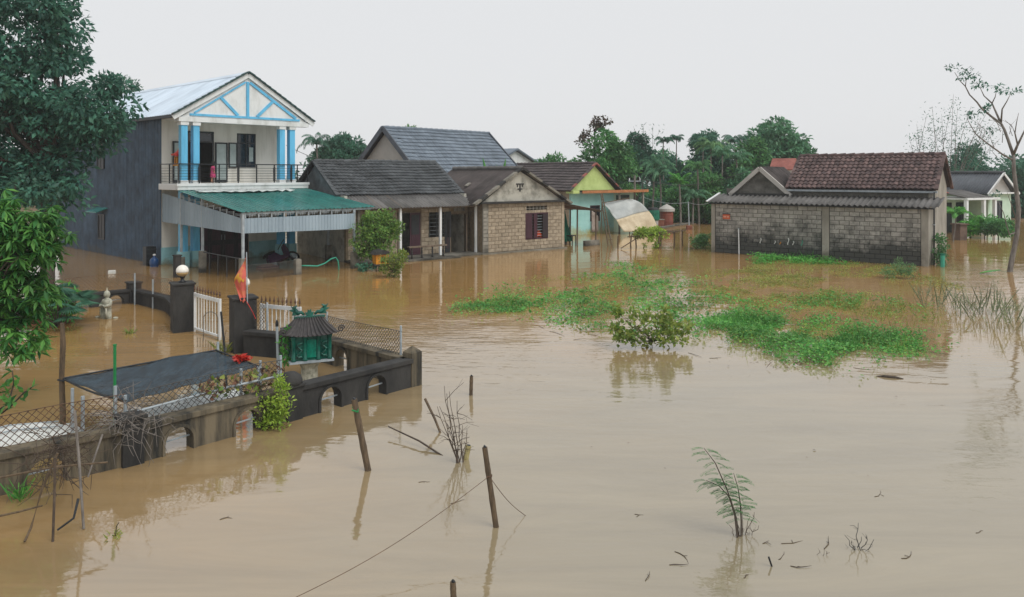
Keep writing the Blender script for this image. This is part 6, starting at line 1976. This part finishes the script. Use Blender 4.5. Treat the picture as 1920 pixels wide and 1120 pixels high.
mat_plants('drowned_litter', 'dark litter of dead stems caught along the front edge of the right mat',
           [el(1390, 1560, 668, 694, .6), el(1650, 1770, 655, 672, .4), el(1500, 1600, 680, 700, .5)], lf_dead, .16, .014, .05, 8, 60)
mat_plants('drowned_litter', 'yellowed dying leaves mixed into the right water-plant mat',
           [el(1330, 1640, 596, 680, .7), el(1620, 1770, 630, 668, .6)], lf_yel, .06, .04, .25, 9, 110)
mat_plants('drowned_litter', 'yellowed dying leaves mixed into the left water-plant mat',
           [el(830, 1160, 556, 598, .6)], lf_yel, .06, .04, .2, 10, 50)
mat_plants('floating_specks', 'scattered leaf specks drifting on the open water below the mats',
           [el(900, 1900, 590, 780, .5), el(1000, 1800, 760, 1000, .5)], lf_dead, .05, .02, .0, 11, 1.1)
def reeds(label, ells, n, h, m, seed, leafy=0.5):
    rng = np.random.default_rng(seed)
    parts = []
    for (cx, cy, rx, ry, _, f) in ells:
        k = int(n * f)
        r_ = np.sqrt(rng.uniform(0, 1, k)); a = rng.uniform(0, 6.283, k)
        p = np.stack([cx + r_ * np.cos(a) * rx, cy + r_ * np.sin(a) * ry, np.full(k, -.05)], 1)
        d = unit(np.stack([rng.normal(0, .35, k), rng.normal(0, .35, k), np.ones(k)], 1))
        hh = h * rng.uniform(.4, 1.2, k)
        parts.append(blades(p, d, unit(rng.normal(size=(k, 3))), hh, .0055))
        q = int(k * leafy * 3)
        i = rng.integers(0, k, q)
        s_ = rng.uniform(.35, 1, q)
        c = p[i] + d[i] * (hh[i] * s_)[:, None]
        parts.append(blades(c, unit(rng.normal(size=(q, 3)) + [0, 0, .4]), unit(rng.normal(size=(q, 3)) + [0, 0, 1]), rng.uniform(.05, .11, q), .022))
    V, F = merge(parts)
    return tag(link('reeds', np_mesh('reeds', V, F, m), m), label, 'reeds', kind='stuff')
reeds('tall thin grey-green weeds standing in bright water at the right edge', [el(1772, 1905, 560, 640, 1), el(1800, 1915, 575, 600, .4)], 120, .95, leafmat('leaf_grey_green', hexc('7d8a6c'), hexc('98a07a'), .3), 21, 2.2)
reeds('sparse drowned weed stems in the brown water before the right mat', [el(1520, 1760, 560, 625, 1)], 150, .4, lf_olive, 22, .35)

# floating debris: small twigs and leaves
rr = random.Random(77)
debris = [(1030, 622), (1075, 638), (1010, 612), (1105, 628), (960, 604), (1290, 662), (1330, 672), (1190, 965), (1430, 1020), (1265, 1035), (1255, 1060), (1210, 1090), (1690, 1048), (1830, 1000), (1640, 932), (1460, 1050), (1482, 1062), (1465, 1020), (845, 945), (785, 905), (412, 975), (1545, 1030), (1395, 1085), (1600, 690), (1740, 660)]
debris_lab = ['thin twig floating just below the left water-plant mat, leftmost but two', 'twig floating nearest the broad-leaved shrub, below its left side', 'upper of the close twigs under the left water-plant mat', 'twig floating at the lower left foot of the broad-leaved shrub', 'leftmost twig floating below the left water-plant mat',
    'twig floating just right of the broad-leaved shrub base', 'twig floating between the shrub and the right plant mat', 'twig lying level on the water left of the feathery sapling', 'curved twig right of the feathery sapling foot', 'twig floating left below the feathery sapling, upper one', 'twig floating left below the feathery sapling, middle one',
    'twig at the bottom edge left below the feathery sapling', 'looped twig floating right of the black twig clump', 'thin twig floating near the right edge in the lower open water', 'twig floating above the black twig clump', 'twig floating beside the short black stub', 'twig just right of the short black stub', 'twig floating above the short black stub',
    'twig floating below the wire left of the tied post', 'twig floating between the leaning post and the dead stems', 'little twig alone in the water below the arched wall', 'twig floating left of the faint little twig tuft', 'twig at the bottom edge below the feathery sapling', 'twig floating under the front edge of the right plant mat', 'twig floating under the right end of the right plant mat']
for k, (px, py) in enumerate(debris):
    p = wp(px, py)
    s_ = p.y / FPX
    L = rr.uniform(16, 46) * s_
    a = rr.uniform(-.7, .7)
    q = [Vector((0, 0, .004))]
    for j in range(4):
        a += rr.uniform(-.5, .5)
        q.append(q[-1] + Vector((math.cos(a), math.sin(a) * 1.6, 0)) * L / 4 + Vector((0, 0, rr.uniform(-.003, .004))))
    mb = MB().tube(q, [.004, .005, .0045, .003, .0015], 4)
    mb.tube([q[2], q[2] + Vector((rr.uniform(-.05, .05), rr.uniform(-.08, .08), .004))], .003, 3)
    o = mb.build('floating_twig', m_twig)
    o.location = p
    tag(o, debris_lab[k], 'twig', 'floating twigs on the muddy water')

# fern-leaved sapling and twig clumps, lower right
def sapling():
    b = wp(1386, 1008)
    t = thing('feathery_sapling', 'slender sapling with feathery green leaves leaning left in the open water', 'sapling', b)
    rng = np.random.default_rng(31)
    stems = [[(0, 0, -.2), (-.05, 0, .25), (-.14, 0, .55), (-.27, .02, .85), (-.40, .03, 1.02)], [(.02, 0, -.2), (-.02, .05, .2), (-.08, .08, .42), (-.2, .1, .55), (-.36, .1, .62)], [(.02, 0, -.2), (.04, .05, .15), (.03, .05, .35), (.0, .05, .55), (-.05, .05, .72)]]
    C_, D_, Ls = [], [], []
    for st_ in stems:
        MB().tube(st_, [.012, .010, .008, .006, .003], 5).build('stem', m_bark, t)
        P = np.array(st_)
        for u in np.linspace(1.2, 3.95, 13):
            i = int(u); c = P[i] + (P[i + 1] - P[i]) * (u - i)
            for sg in (-1, 1):
                ang = rng.uniform(-.5, .5)
                d = np.array([sg * .9 * math.cos(ang), math.sin(ang) * .8, rng.uniform(-.15, .35)])
                d /= np.linalg.norm(d)
                Lr = rng.uniform(.10, .20)
                for v in np.linspace(.15, 1, 11):
                    pt = c + d * Lr * v + np.array([0, 0, -.05 * v * v])
                    for s2 in (-1, 1):
                        e = np.cross(d, [0, 0, 1]) * s2 + d * .35
                        C_.append(pt); D_.append(e / np.linalg.norm(e)); Ls.append(.036)
    V, F = blades(np.array(C_), np.array(D_), np.tile([0, 0, 1.], (len(C_), 1)) + rng.normal(0, .3, (len(C_), 3)), np.array(Ls), .011)
    link('leaves', np_mesh('leaves', V, F, lf_mid), lf_mid, t)
sapling()
twig_bush('dead_twig_bush', 'brown dead stalks at the foot of the feathery sapling', wp(1392, 1005), [(.1, 0, .22), (.16, .05, .26), (-.08, 0, .2), (.05, .1, .25), (.2, 0, .12), (-.12, .05, .1)], m_twig, 8, 3, .006)
twig_bush('dead_twig_bush', 'small black twig clump alone in the open water at lower right', wp(1610, 1030), [(-.02, 0, .3), (-.14, 0, .16), (.1, 0, .16), (.05, .05, .12), (-.08, .05, .08), (.16, 0, .1)], m_black, 9, 3, .007)
twig_bush('dead_twig_bush', 'faint little twig tuft left of the black twig clump', wp(1540, 1042), [(-.05, 0, .08), (.05, 0, .1), (.1, 0, .04)], m_twig, 10, 2, .004)
sx = wp(1450, 1062)
tag(MB().tube([sx + Vector((0, 0, -.05)), sx + Vector((-.05, 0, .1))], .01, 6).build('drift_stick', m_black), 'short black stub of a stick poking up at lower right', 'stick')
bl_ = wp(1860, 515)
t = thing('banana_leaf', 'torn green banana leaf floating by the bare tree', 'leaf', bl_)
MB().grid([[(-.5 + 1.0 * i / 12, (.12 * math.sin(math.pi * i / 12)) * (j / 2 - 1) + .25 * i / 12, .05 + .10 * i / 12 + .03 * abs(j / 2 - 1)) for j in range(5)] for i in range(13)], (0, 0, -.006)).build('blade', lf_bright, t)
MB().tube([(-.5, 0, .05), (0, .125, .1), (.5, .25, .15)], .012, 5).build('midrib', m_hose, t)

def tuft(label, base, n, h, m, seed, lean=0.7):
    rng = np.random.default_rng(seed)
    t = thing('grass_tuft', label, 'grass tuft', base)
    a = rng.uniform(0, 6.283, n)
    d = unit(np.stack([np.cos(a) * lean, np.sin(a) * lean, rng.uniform(.5, 1.2, n)], 1))
    c = np.stack([rng.normal(0, .06, n), rng.normal(0, .06, n), np.full(n, -.02)], 1)
    V, F = blades(c, d, unit(rng.normal(size=(n, 3)) + [0, 0, .5]), h * rng.uniform(.5, 1.2, n), .022)
    link('blades', np_mesh('blades', V, F, m), m, t)
    MB().tube([(0, 0, -.1), (.02, 0, h * .9), (.05, 0, h * 1.3)], .006, 4).build('stalk', m_twig, t)
tuft('dark drowned grass tuft in the middle of the flooded yard', wp(243, 626), 26, .28, lf_olive, 91, 1.2)
tuft('yellowish grass tuft at the back corner of the shade net', wp(420, 662), 40, .42, lf_algae, 92)
tuft('small pale weed floating alone at the lower left', wp(215, 1005), 14, .12, lf_algae, 93, .9)
tuft('green weed at the foot of the lower left wall', wp(35, 935), 30, .3, lf_bright, 94)
hp = wp(395, 640)
t = thing('wire_hoop', 'bent wire hoop standing before the white gate leaf', 'hoop', hp)
MB().tube([(.18 * math.cos(k * math.pi / 12), 0, .55 + .18 * math.sin(k * math.pi / 12)) if 0 <= k <= 12 else (0, 0, 0) for k in range(13)][::-1] + [(.18, 0, -.3)], .008, 5).build('hoop_wire', m_wire, t)
MB().tube([(-.18, 0, .55), (-.18, 0, -.3)], .008, 5).build('hoop_leg', m_wire, t)

# ------------------------------------------------------------------ bare tree at the right edge
Yb = 32.7
def bt(px, py, dy=0.0): return Vector(wpd(px, py, Yb + dy))
BT = thing('bare_tree', 'leaning half-bare tree at the right edge with leaf tufts on top', 'tree', wp(1893, 511))
o_ = BT.location
def blimb(pts, r0, r1, name='branch'):
    n = len(pts)
    pts = [p - o_ for p in pts]
    MB().tube(pts, [r0 + (r1 - r0) * i / (n - 1) for i in range(n)], 8).build(name, m_barkg, BT, smooth=True)
blimb([bt(1892, 530), bt(1893, 511), bt(1899, 478), bt(1907, 440), bt(1910, 393), bt(1904, 345), bt(1901, 320), bt(1900, 291)], .115, .07, 'trunk')
blimb([bt(1900, 291), bt(1890, 262, .2), bt(1883, 243, .3), bt(1877, 232, .4), bt(1858, 218, .4), bt(1840, 203, .5), bt(1832, 192, .5), bt(1818, 178, .6), bt(1810, 162, .6), bt(1800, 152, .6), bt(1790, 136, .7)], .065, .010)
blimb([bt(1877, 232, .4), bt(1868, 212, .6), bt(1860, 194, .8), bt(1845, 180, .9), bt(1837, 163, 1)], .05, .012)
blimb([bt(1860, 194, .8), bt(1866, 182, .6), bt(1868, 172, .6)], .025, .01)
blimb([bt(1877, 230, .4), bt(1879, 205, .2), bt(1888, 190, 0), bt(1895, 176, 0)], .04, .01)
blimb([bt(1810, 162, .6), bt(1812, 148, .4)], .02, .01)
blimb([bt(1900, 291), bt(1908, 272, -.3), bt(1916, 256, -.5), bt(1926, 235, -.6)], .06, .025)
blimb([bt(1899, 300), bt(1880, 290, -.4), bt(1850, 268, -.6), bt(1830, 252, -.7), bt(1818, 232, -.7), bt(1813, 222, -.7)], .04, .008)
blimb([bt(1908, 272, -.3), bt(1903, 250, -.4), bt(1906, 230, -.4), bt(1910, 212, -.4)], .035, .008)
blimb([bt(1903, 250, -.4), bt(1898, 238, -.2), bt(1884, 225, -.2)], .02, .006)
blimb([bt(1906, 436), bt(1893, 440), bt(1888, 425), bt(1882, 400), bt(1872, 378)], .04, .008)
blimb([bt(1908, 420), bt(1895, 380, -.4), bt(1888, 360, -.5)], .025, .006)
rr = random.Random(14)
for k in range(12):
    a = bt(rr.uniform(1830, 1900), rr.uniform(225, 300), rr.uniform(-.6, .6))
    blimb([a, a + Vector((rr.uniform(-.4, .2), 0, rr.uniform(.2, .5))), a + Vector((rr.uniform(-.6, .3), 0, rr.uniform(.4, .9)))], .014, .004, 'twig')
rng = np.random.default_rng(61)
cs, ra = [], []
for (px, py, rx, ry) in ((1786, 130, 12, 6), (1800, 134, 10, 6), (1813, 143, 15, 7), (1826, 143, 8, 6), (1832, 156, 16, 7), (1848, 160, 14, 7), (1873, 166, 14, 7), (1884, 169, 8, 6), (1900, 173, 12, 6), (1846, 205, 10, 5), (1822, 215, 9, 4), (1853, 200, 7, 4), (1862, 246, 8, 4), (1834, 300, 12, 8), (1868, 365, 8, 5)):
    for _ in range(3):
        cs.append(tuple(bt(px + rng.normal(0, rx * .5), py + rng.normal(0, ry * .4), rng.normal(.4, .3)) - o_)); ra.append((rx * .6 / 44, .25, ry * .6 / 44))
V, F = cloud(rng, cs, ra, 10, .17, .075, .1, .8)
link('crown', np_mesh('crown', V, F, lf_dark), lf_dark, BT)

# ------------------------------------------------------------------ trees behind the houses
tree_px('broad mid-green tree right of the lime gable', 1132, 240, 400, 135, 60, lf_mid, 201, nclump=110, per=110, L=.36, Wd=.17)
leafy_tree('sparse reddish-leaved treetop above the broad green tree', ((1115 - 960) * 61.5 / FPX, 61.5, .2), 7.5, .1, [((0, 0, 7.6), (.7, .6, .35)), ((-.9, 0, 6.8), (.8, .6, .45)), ((.7, 0, 7.9), (.45, .4, .5)), ((.1, 0, 8.0), (.5, .4, .4))], 26, .22, 34, .24, .12, lf_red, 202, group='trees behind the houses')
tree_px('dense dark round tree behind the broad green tree', 1195, 250, 345, 70, 72, lf_deep, 203, nclump=70, per=110, L=.36, Wd=.17, cr=.55)
tree_px('tall dark tree in the middle of the tree line', 1325, 238, 380, 85, 74, lf_deep, 204, nclump=90, per=100, L=.38, Wd=.18, cr=.6)
tree_px('wide pale blue-green tree rising highest at the centre right', 1452, 221, 345, 140, 72, lf_palm, 205, nclump=130, per=110, L=.40, Wd=.19, cr=.75)
tree_px('green tree overlapping the left flank of the wide tree', 1415, 258, 380, 70, 69, lf_mid, 206, nclump=60, per=100, L=.38, Wd=.18, cr=.55)
tree_px('dark tree between the palms and the round tree', 1268, 292, 390, 70, 70, lf_deep, 207, nclump=70, per=100, L=.38, Wd=.18, cr=.55)
tree_px('low spreading bright bush before the tree line', 1285, 332, 417, 150, 67, lf_mid, 208, nclump=130, per=110, L=.30, Wd=.13, cr=.5, trunk_h=.8)
tree_px('low dark bush left of the grey block building', 1345, 365, 418, 70, 66, lf_deep, 209, nclump=50, per=90, L=.3, Wd=.13, cr=.4, trunk_h=.6)
tree_px('low bush beside the water tank', 1225, 368, 418, 60, 66, lf_deep, 210, nclump=46, per=90, L=.3, Wd=.13, cr=.4, trunk_h=.6)
tree_px('dark feathery tree behind the blue columns', 645, 246, 330, 120, 62, lf_deep, 211, nclump=95, per=95, L=.36, Wd=.15, cr=.5)
tree_px('pale treetop peeping over the large grey roof', 770, 229, 300, 40, 80, lf_pale, 212, nclump=30, per=80, L=.34, Wd=.15, cr=.4)
tree_px('low green treetop left of the broad green tree', 1032, 283, 380, 80, 66, lf_mid, 213, nclump=60, per=95, L=.36, Wd=.15, cr=.45)
tree_px('grey-green tree behind the pale green house', 1812, 268, 400, 95, 74, lf_deep, 214, nclump=90, per=95, L=.38, Wd=.16, cr=.55)
tree_px('dull green tree at the far right edge', 1915, 290, 420, 90, 70, lf_deep, 215, nclump=80, per=95, L=.38, Wd=.16, cr=.55)
tree_px('green tree hidden behind the right end of the grey building', 1745, 285, 400, 60, 76, lf_mid, 216, nclump=50, per=90, L=.38, Wd=.16, cr=.45)
tree_px('low tree on the skyline left of the red-roofed building', 1375, 300, 400, 60, 76, lf_palm, 217, nclump=60, per=95, L=.38, Wd=.16, cr=.5)
tree_px('dark low tree left of the dense round tree', 1165, 300, 400, 60, 73, lf_deep, 218, nclump=50, per=95, L=.38, Wd=.16, cr=.45)
tree_px('soft grey-green tree filling the gap behind the areca palms', 1250, 275, 390, 80, 78, lf_palm, 219, nclump=70, per=95, L=.4, Wd=.17, cr=.55)
tree_px('dusky tree behind the tall dark tree', 1362, 262, 390, 70, 79, lf_deep, 220, nclump=60, per=95, L=.4, Wd=.17, cr=.55)
tree_px('rounded olive tree beside the wide pale tree', 1490, 262, 350, 70, 75, lf_palm, 221, nclump=60, per=95, L=.4, Wd=.17, cr=.5)
tree_px('leafy bush hiding the palm stems left of the grey gable', 1330, 318, 418, 85, 64, lf_mid, 222, nclump=80, per=95, L=.32, Wd=.14, cr=.42, trunk_h=.8)
tree_px('darker bush between the tank and the young palm', 1255, 318, 415, 70, 68.5, lf_deep, 223, nclump=60, per=95, L=.34, Wd=.15, cr=.42, trunk_h=.8)
tree_px('rounded bush beside the small front gable of the block building', 1392, 308, 415, 60, 63.5, lf_palm, 224, nclump=60, per=95, L=.34, Wd=.15, cr=.4, trunk_h=.8)
GP = 'palms in the tree line'
def palm_px(label, px, py_head, Y, n, Lf, m, seed, **kw):
    k = Y / FPX
    return palm(label, ((px - 960) * k, Y, .2), CAMH + (HOR - py_head) * k - .2, n, Lf, m, seed, group=GP, **kw)
palm_px('thin areca palm with wispy head left of the tall dark tree', 1246, 266, 68, 7, 1.2, lf_deep, 301, r=.06)
palm_px('second thin areca palm close beside the first wispy one', 1268, 262, 69, 7, 1.1, lf_deep, 302, r=.06)
palm_px('areca palm before the dense dark round tree', 1222, 312, 64, 10, 2.0, lf_palm, 303)
palm_px('areca palm with drooping fronds above the low bush', 1240, 328, 63, 10, 1.9, lf_palm, 304)
palm_px('bright areca palm before the tall dark tree', 1334, 280, 66, 11, 2.0, lf_pale, 305)
palm_px('tall areca palm crowning the tall dark tree', 1318, 272, 68, 10, 2.1, lf_deep, 306)
palm_px('areca palm right of the bright one', 1352, 292, 65, 11, 2.1, lf_palm, 307)
palm_px('dark coconut palm against the sky left of the wide tree', 1376, 268, 70, 11, 1.7, lf_deep, 308)
palm_px('leaning areca palm low in the tree line', 1310, 318, 63, 10, 1.8, lf_mid, 309)
palm_px('young palm with long fronds behind the square pot', 1298, 372, 62.5, 12, 1.9, lf_palm, 310)
palm_px('drooping palm behind the right end of the veranda roof', 598, 272, 60, 11, 2.0, lf_deep, 311)
palm_px('areca palm behind the grey gable of the block building', 1385, 300, 66, 10, 1.9, lf_palm, 312)
palm_px('short bright banana-like palm in the low bush', 1278, 345, 61, 7, 1.3, lf_bright, 313, droop=.5, leaflet=.3, wl=.12)
palm_px('small green palm beside the pale green house porch', 1785, 402, 47, 8, .95, lf_bright, 314, droop=.8, r=.05, leaflet=.3)
palm_px('spiky young palm at the porch steps', 1846, 425, 50, 11, 1.25, lf_bright, 315, droop=.55, r=.05, leaflet=.3, lean=.02)
# banana leaves between the roofs
t = thing('banana_plant', 'upright banana leaves sticking up between the grey roofs', 'plant', wpd(930, 330, 46.5) * 1.0)
t.location.z = 0
for k, (dx, lean_, h) in enumerate(((-.55, -.25, 5.15), (.25, .35, 5.1), (.0, .05, 4.7))):
    pts = [[(dx * u + lean_ * u * u + (.14 * math.sin(math.pi * max(0, (u - .45) / .55)) if u > .45 else 0) * (j / 2 - 1), .06 * abs(j / 2 - 1) + .03 * math.sin(u * 25), h * u) for j in range(5)] for u in [i / 16 for i in range(7, 17)]]
    MB().grid(pts, (0, .008, 0)).build('leaf_blade', lf_bright, t)
    MB().tube([(0, 0, -.5), (dx * .4, 0, h * .4), (dx + lean_ - .02, 0, h * .98)], [.06, .03, .006], 6).build('leaf_stalk', m_hose, t)

# bamboo clumps against the sky on the right
def bamboo_clump(label, px, Y, ntop, seed, tops):
    rng = np.random.default_rng(seed)
    rr = random.Random(seed)
    k = Y / FPX
    base = Vector(((px - 960) * k, Y, .1))
    t = thing('bamboo_clump', label, 'bamboo', base)
    C_, D_ = [], []
    for (qx, qy) in tops:
        top = Vector(((qx - px) * k, rr.uniform(-1, 1), CAMH + (HOR - qy) * k))
        b = Vector((rr.uniform(-.8, .8), rr.uniform(-.6, .6), 0))
        pts = [b + (top - b) * u + Vector((-(top.x - b.x) * .35 * math.sin(math.pi * u), 0, 0)) for u in [i / 8 for i in range(9)]]
        MB().tube(pts, [.045 * (1 - .1 * i) for i in range(9)], 5).build('culm', m_barkg, t)
        for i in range(4, 9):
            for _ in range(16):
                f = rr.random()
                q = pts[i - 1].lerp(pts[i], f)
                C_.append(tuple(q + Vector((rr.gauss(0, .45), rr.gauss(0, .4), rr.gauss(-.1, .35)))))
                D_.append((rr.uniform(-1, 1), rr.uniform(-1, 1), rr.uniform(-1, .2)))
    C_, D_ = np.array(C_), unit(np.array(D_))
    V, F = blades(C_, D_, unit(rng.normal(size=(len(C_), 3)) + [0, 0, .6]), rng.uniform(.2, .4, len(C_)), .07)
    link('leaves', np_mesh('leaves', V, F, lf_deep), lf_deep, t)
bamboo_clump('thin bamboo clump above the ridge of the old red tile roof', 1730, 72, 6, 401, [(1705, 262), (1718, 235), (1733, 240), (1745, 215), (1725, 250), (1752, 248)])
bamboo_clump('tall feathery bamboo clump left of the bare tree', 1775, 70, 8, 402, [(1755, 200), (1778, 180), (1790, 190), (1770, 215), (1800, 205), (1815, 225), (1762, 235), (1790, 235)])
bamboo_clump('leaning bamboo clump behind the bare tree', 1800, 68, 8, 403, [(1850, 205), (1862, 232), (1876, 245), (1838, 225), (1848, 255), (1880, 262), (1826, 200), (1866, 270)])
bamboo_clump('thin wispy canes rising above the tree line', 1215, 76, 5, 404, [(1185, 240), (1205, 236), (1222, 240), (1235, 246), (1196, 250)])

# woodland mass behind everything
rng = np.random.default_rng(71)
n = 520
cx = rng.uniform(-75, 95, n)
cs = np.stack([cx, rng.uniform(84, 100, n), rng.uniform(.6, 3.9, n) * (1 + .25 * np.sin(cx * .23) + .2 * np.sin(cx * .11 + 2))], 1)
V, F = cloud(rng, cs, np.full((n, 3), 1.5), 110, .5, .25, .2)
tag(link('woodland', np_mesh('woodland', V, F, lf_deep), lf_deep), 'distant belt of dark green woodland closing the view', 'woodland', kind='stuff')

# ------------------------------------------------------------------ water tank corner and far-right details
TK = thing('water_tank', 'round red-brown water tank with a pale conical lid beside the bush', 'water tank', wp(1250, 423, .1), 0)
MB().lathe([(.5, -.4), (.5, .3), (.515, .32), (.515, .36), (.5, .38), (.5, .8), (.515, .82), (.515, .86), (.5, .88), (.5, 1.18)], 22).build('barrel', m_tank, TK)
MB().lathe([(.62, 1.1), (.62, 1.3), (.58, 1.34), (.3, 1.52), (.1, 1.62), (.05, 1.66)], 22).build('lid', m_gable, TK)
gb = thing('green_wrapped_barrel', 'barrel wrapped in green netting left of the red-brown tank', 'barrel', wp(1224, 427, .1), 0)
MB().lathe([(.38, -.3), (.4, .1), (.42, .55), (.45, .6)], 16).build('pale_base', m_gable, gb)
MB().lathe([(.46, .55), (.5, .65), (.48, .9), (.5, 1.1), (.47, 1.3)], 16).build('netting', m_gnet, gb)
MB().lathe([(.42, 1.3), (.4, 1.42), (.3, 1.5)], 16).build('lid', m_dark, gb)
bx_ = thing('brick_plinth_block', 'small orange-brown block between the barrel and the tank', 'block', wp(1236, 426, .1), R(15))
MB().box(-.35, .3, -.25, .25, -.3, .55).build('body', m_brick, bx_, bevel=.02)
MB().box(-.38, .33, -.28, .28, .55, .6).build('slab', m_conc, bx_)
k0, k1 = wp(1213, 434), wp(1296, 421)
t = thing('low_kerb', 'low concrete kerb running past the tank at the water edge', 'kerb', (0, 0, 0))
MB().beam((k0.x, k0.y, .0), (k1.x, k1.y, .0), .25, .36).build('kerb_stone', m_conc, t)
MB().beam((k0.x, k0.y + .9, -.1), (k1.x, k1.y + .9, -.1), 1.5, .36).build('mud_fill', m_soil, t)
t = thing('clothes_pole', 'thin pale pole set in a square dark pot in the water', 'pole', wp(1292, 431))
MB().box(-.2, .2, -.2, .2, -.3, .32).build('pot', m_brick, t, bevel=.03)
MB().tube([(0, 0, .3), (-.06, 0, 2.05)], .045, 7).build('shaft', m_steel, t)
cl0 = wp(1292, 431) + Vector((-.06, 0, 2.0))
tag(MB().tube(wire_pts(cl0, qw(-.1, .2, 2.6), .12), .012, 4).build('clothes_line', m_steel), 'thin line from the pale pole to the grey block building', 'line')
tag(MB().tube(wire_pts(cl0, gw(6.2, -.4, 2.5), .25), .012, 4).build('clothes_line', m_steel), 'thin sagging line from the pale pole to the aqua house', 'line')
t = thing('power_pole', 'grey concrete power pole with insulators in front of the broad green tree', 'pole', (wpd(1190, 360, 56).x, 56, 0))
MB().tube([(0, 0, -.8), (0, 0, 4.0)], [.11, .08], 8).build('shaft', m_conc, t)
MB().box(-.45, .45, -.04, .04, 3.55, 3.62).build('crossarm', m_steel, t)
for x in (-.38, 0, .38): MB().lathe([(.03, 3.62), (.05, 3.66), (.03, 3.72), (.045, 3.76), (.02, 3.8)], 8, (x, 0)).build('insulator', m_white, t)
pt = Vector((wpd(1190, 360, 56).x, 56, 3.75))
tag(MB().tube(wire_pts(pt + Vector((-.38, 0, 0)), gw(6.3, .2, 2.95), .25), .016, 4).build('overhead_cable', m_dark), 'sagging black cable from the power pole to the aqua house', 'cable')
tag(MB().tube(wire_pts(pt + Vector((.38, 0, 0)), qw(2.15, 1.2, 4.5), .7), .016, 4).build('overhead_cable', m_dark), 'long sagging black cable from the power pole to the grey block building', 'cable')
tag(MB().tube(wire_pts(bw(6.3, -.1, 5.6), BO + Vector((-2.2, 2.0, 5.2)), .5), .014, 4).build('overhead_cable', m_dark), 'thin cable from the blue-columned house across the pale gable behind', 'cable')
t = thing('brown_gatepost', 'squat brown gatepost with a cap standing in the water near the pale green house', 'post', wp(1799, 450), R(20))
MB().box(-.3, .3, -.3, .3, -.8, .95).build('shaft', mat('brown_post', hexc('6d5a4e'), hexc('4d3f37'), 2, .8), t, bevel=.02)
MB().box(-.37, .37, -.37, .37, .95, 1.03).build('cap', MATS['brown_post'], t)
tree_px('round green shrub below the window of the pale green house', 1872, 408, 440, 55, 49, lf_mid, 501, base_z=0, nclump=36, per=60, L=.22, Wd=.1, cr=.28, trunk_h=.2, r=.05)
tree_px('low green shrub left of the spiky young palm', 1820, 408, 440, 36, 50, lf_bright, 502, base_z=0, nclump=26, per=60, L=.2, Wd=.09, cr=.25, trunk_h=.2, r=.05)
shrub('narrow green weeds at the right corner of the grey block building', qw(10.6, .9), [((0, 0, .5), (.25, .4, .55)), ((0, .2, 1.1), (.2, .3, .4))], 26, .15, 26, .16, .06, lf_mid, 503, 8)
t = thing('green_pipe', 'short turquoise pipe stub beside the corner of the grey block building', 'pipe', qw(10.75, .2))
MB().tube([(0, 0, -.5), (0, 0, .55)], .09, 8).build('tube', m_hose, t)
MB().tube([(0, 0, .53), (0, 0, .6)], .11, 8).build('collar', m_gnet, t)

# ------------------------------------------------------------------ rain haze
hz = MB().box(-156, 166, -30, 206, -2.7, 13.0).build('haze', None)
hm = bpy.data.materials.new('rain_haze')
hm.use_nodes = True
hm.node_tree.nodes.clear()
ho = hm.node_tree.nodes.new('ShaderNodeOutputMaterial')
hv = hm.node_tree.nodes.new('ShaderNodeVolumePrincipled')
hv.inputs['Color'].default_value = (0.9, 0.95, 1.0, 1)
hv.inputs['Density'].default_value = 0.0006
hm.node_tree.links.new(hv.outputs[0], ho.inputs['Volume'])
hz.data.materials.append(hm)
tag(hz, kind='stuff')
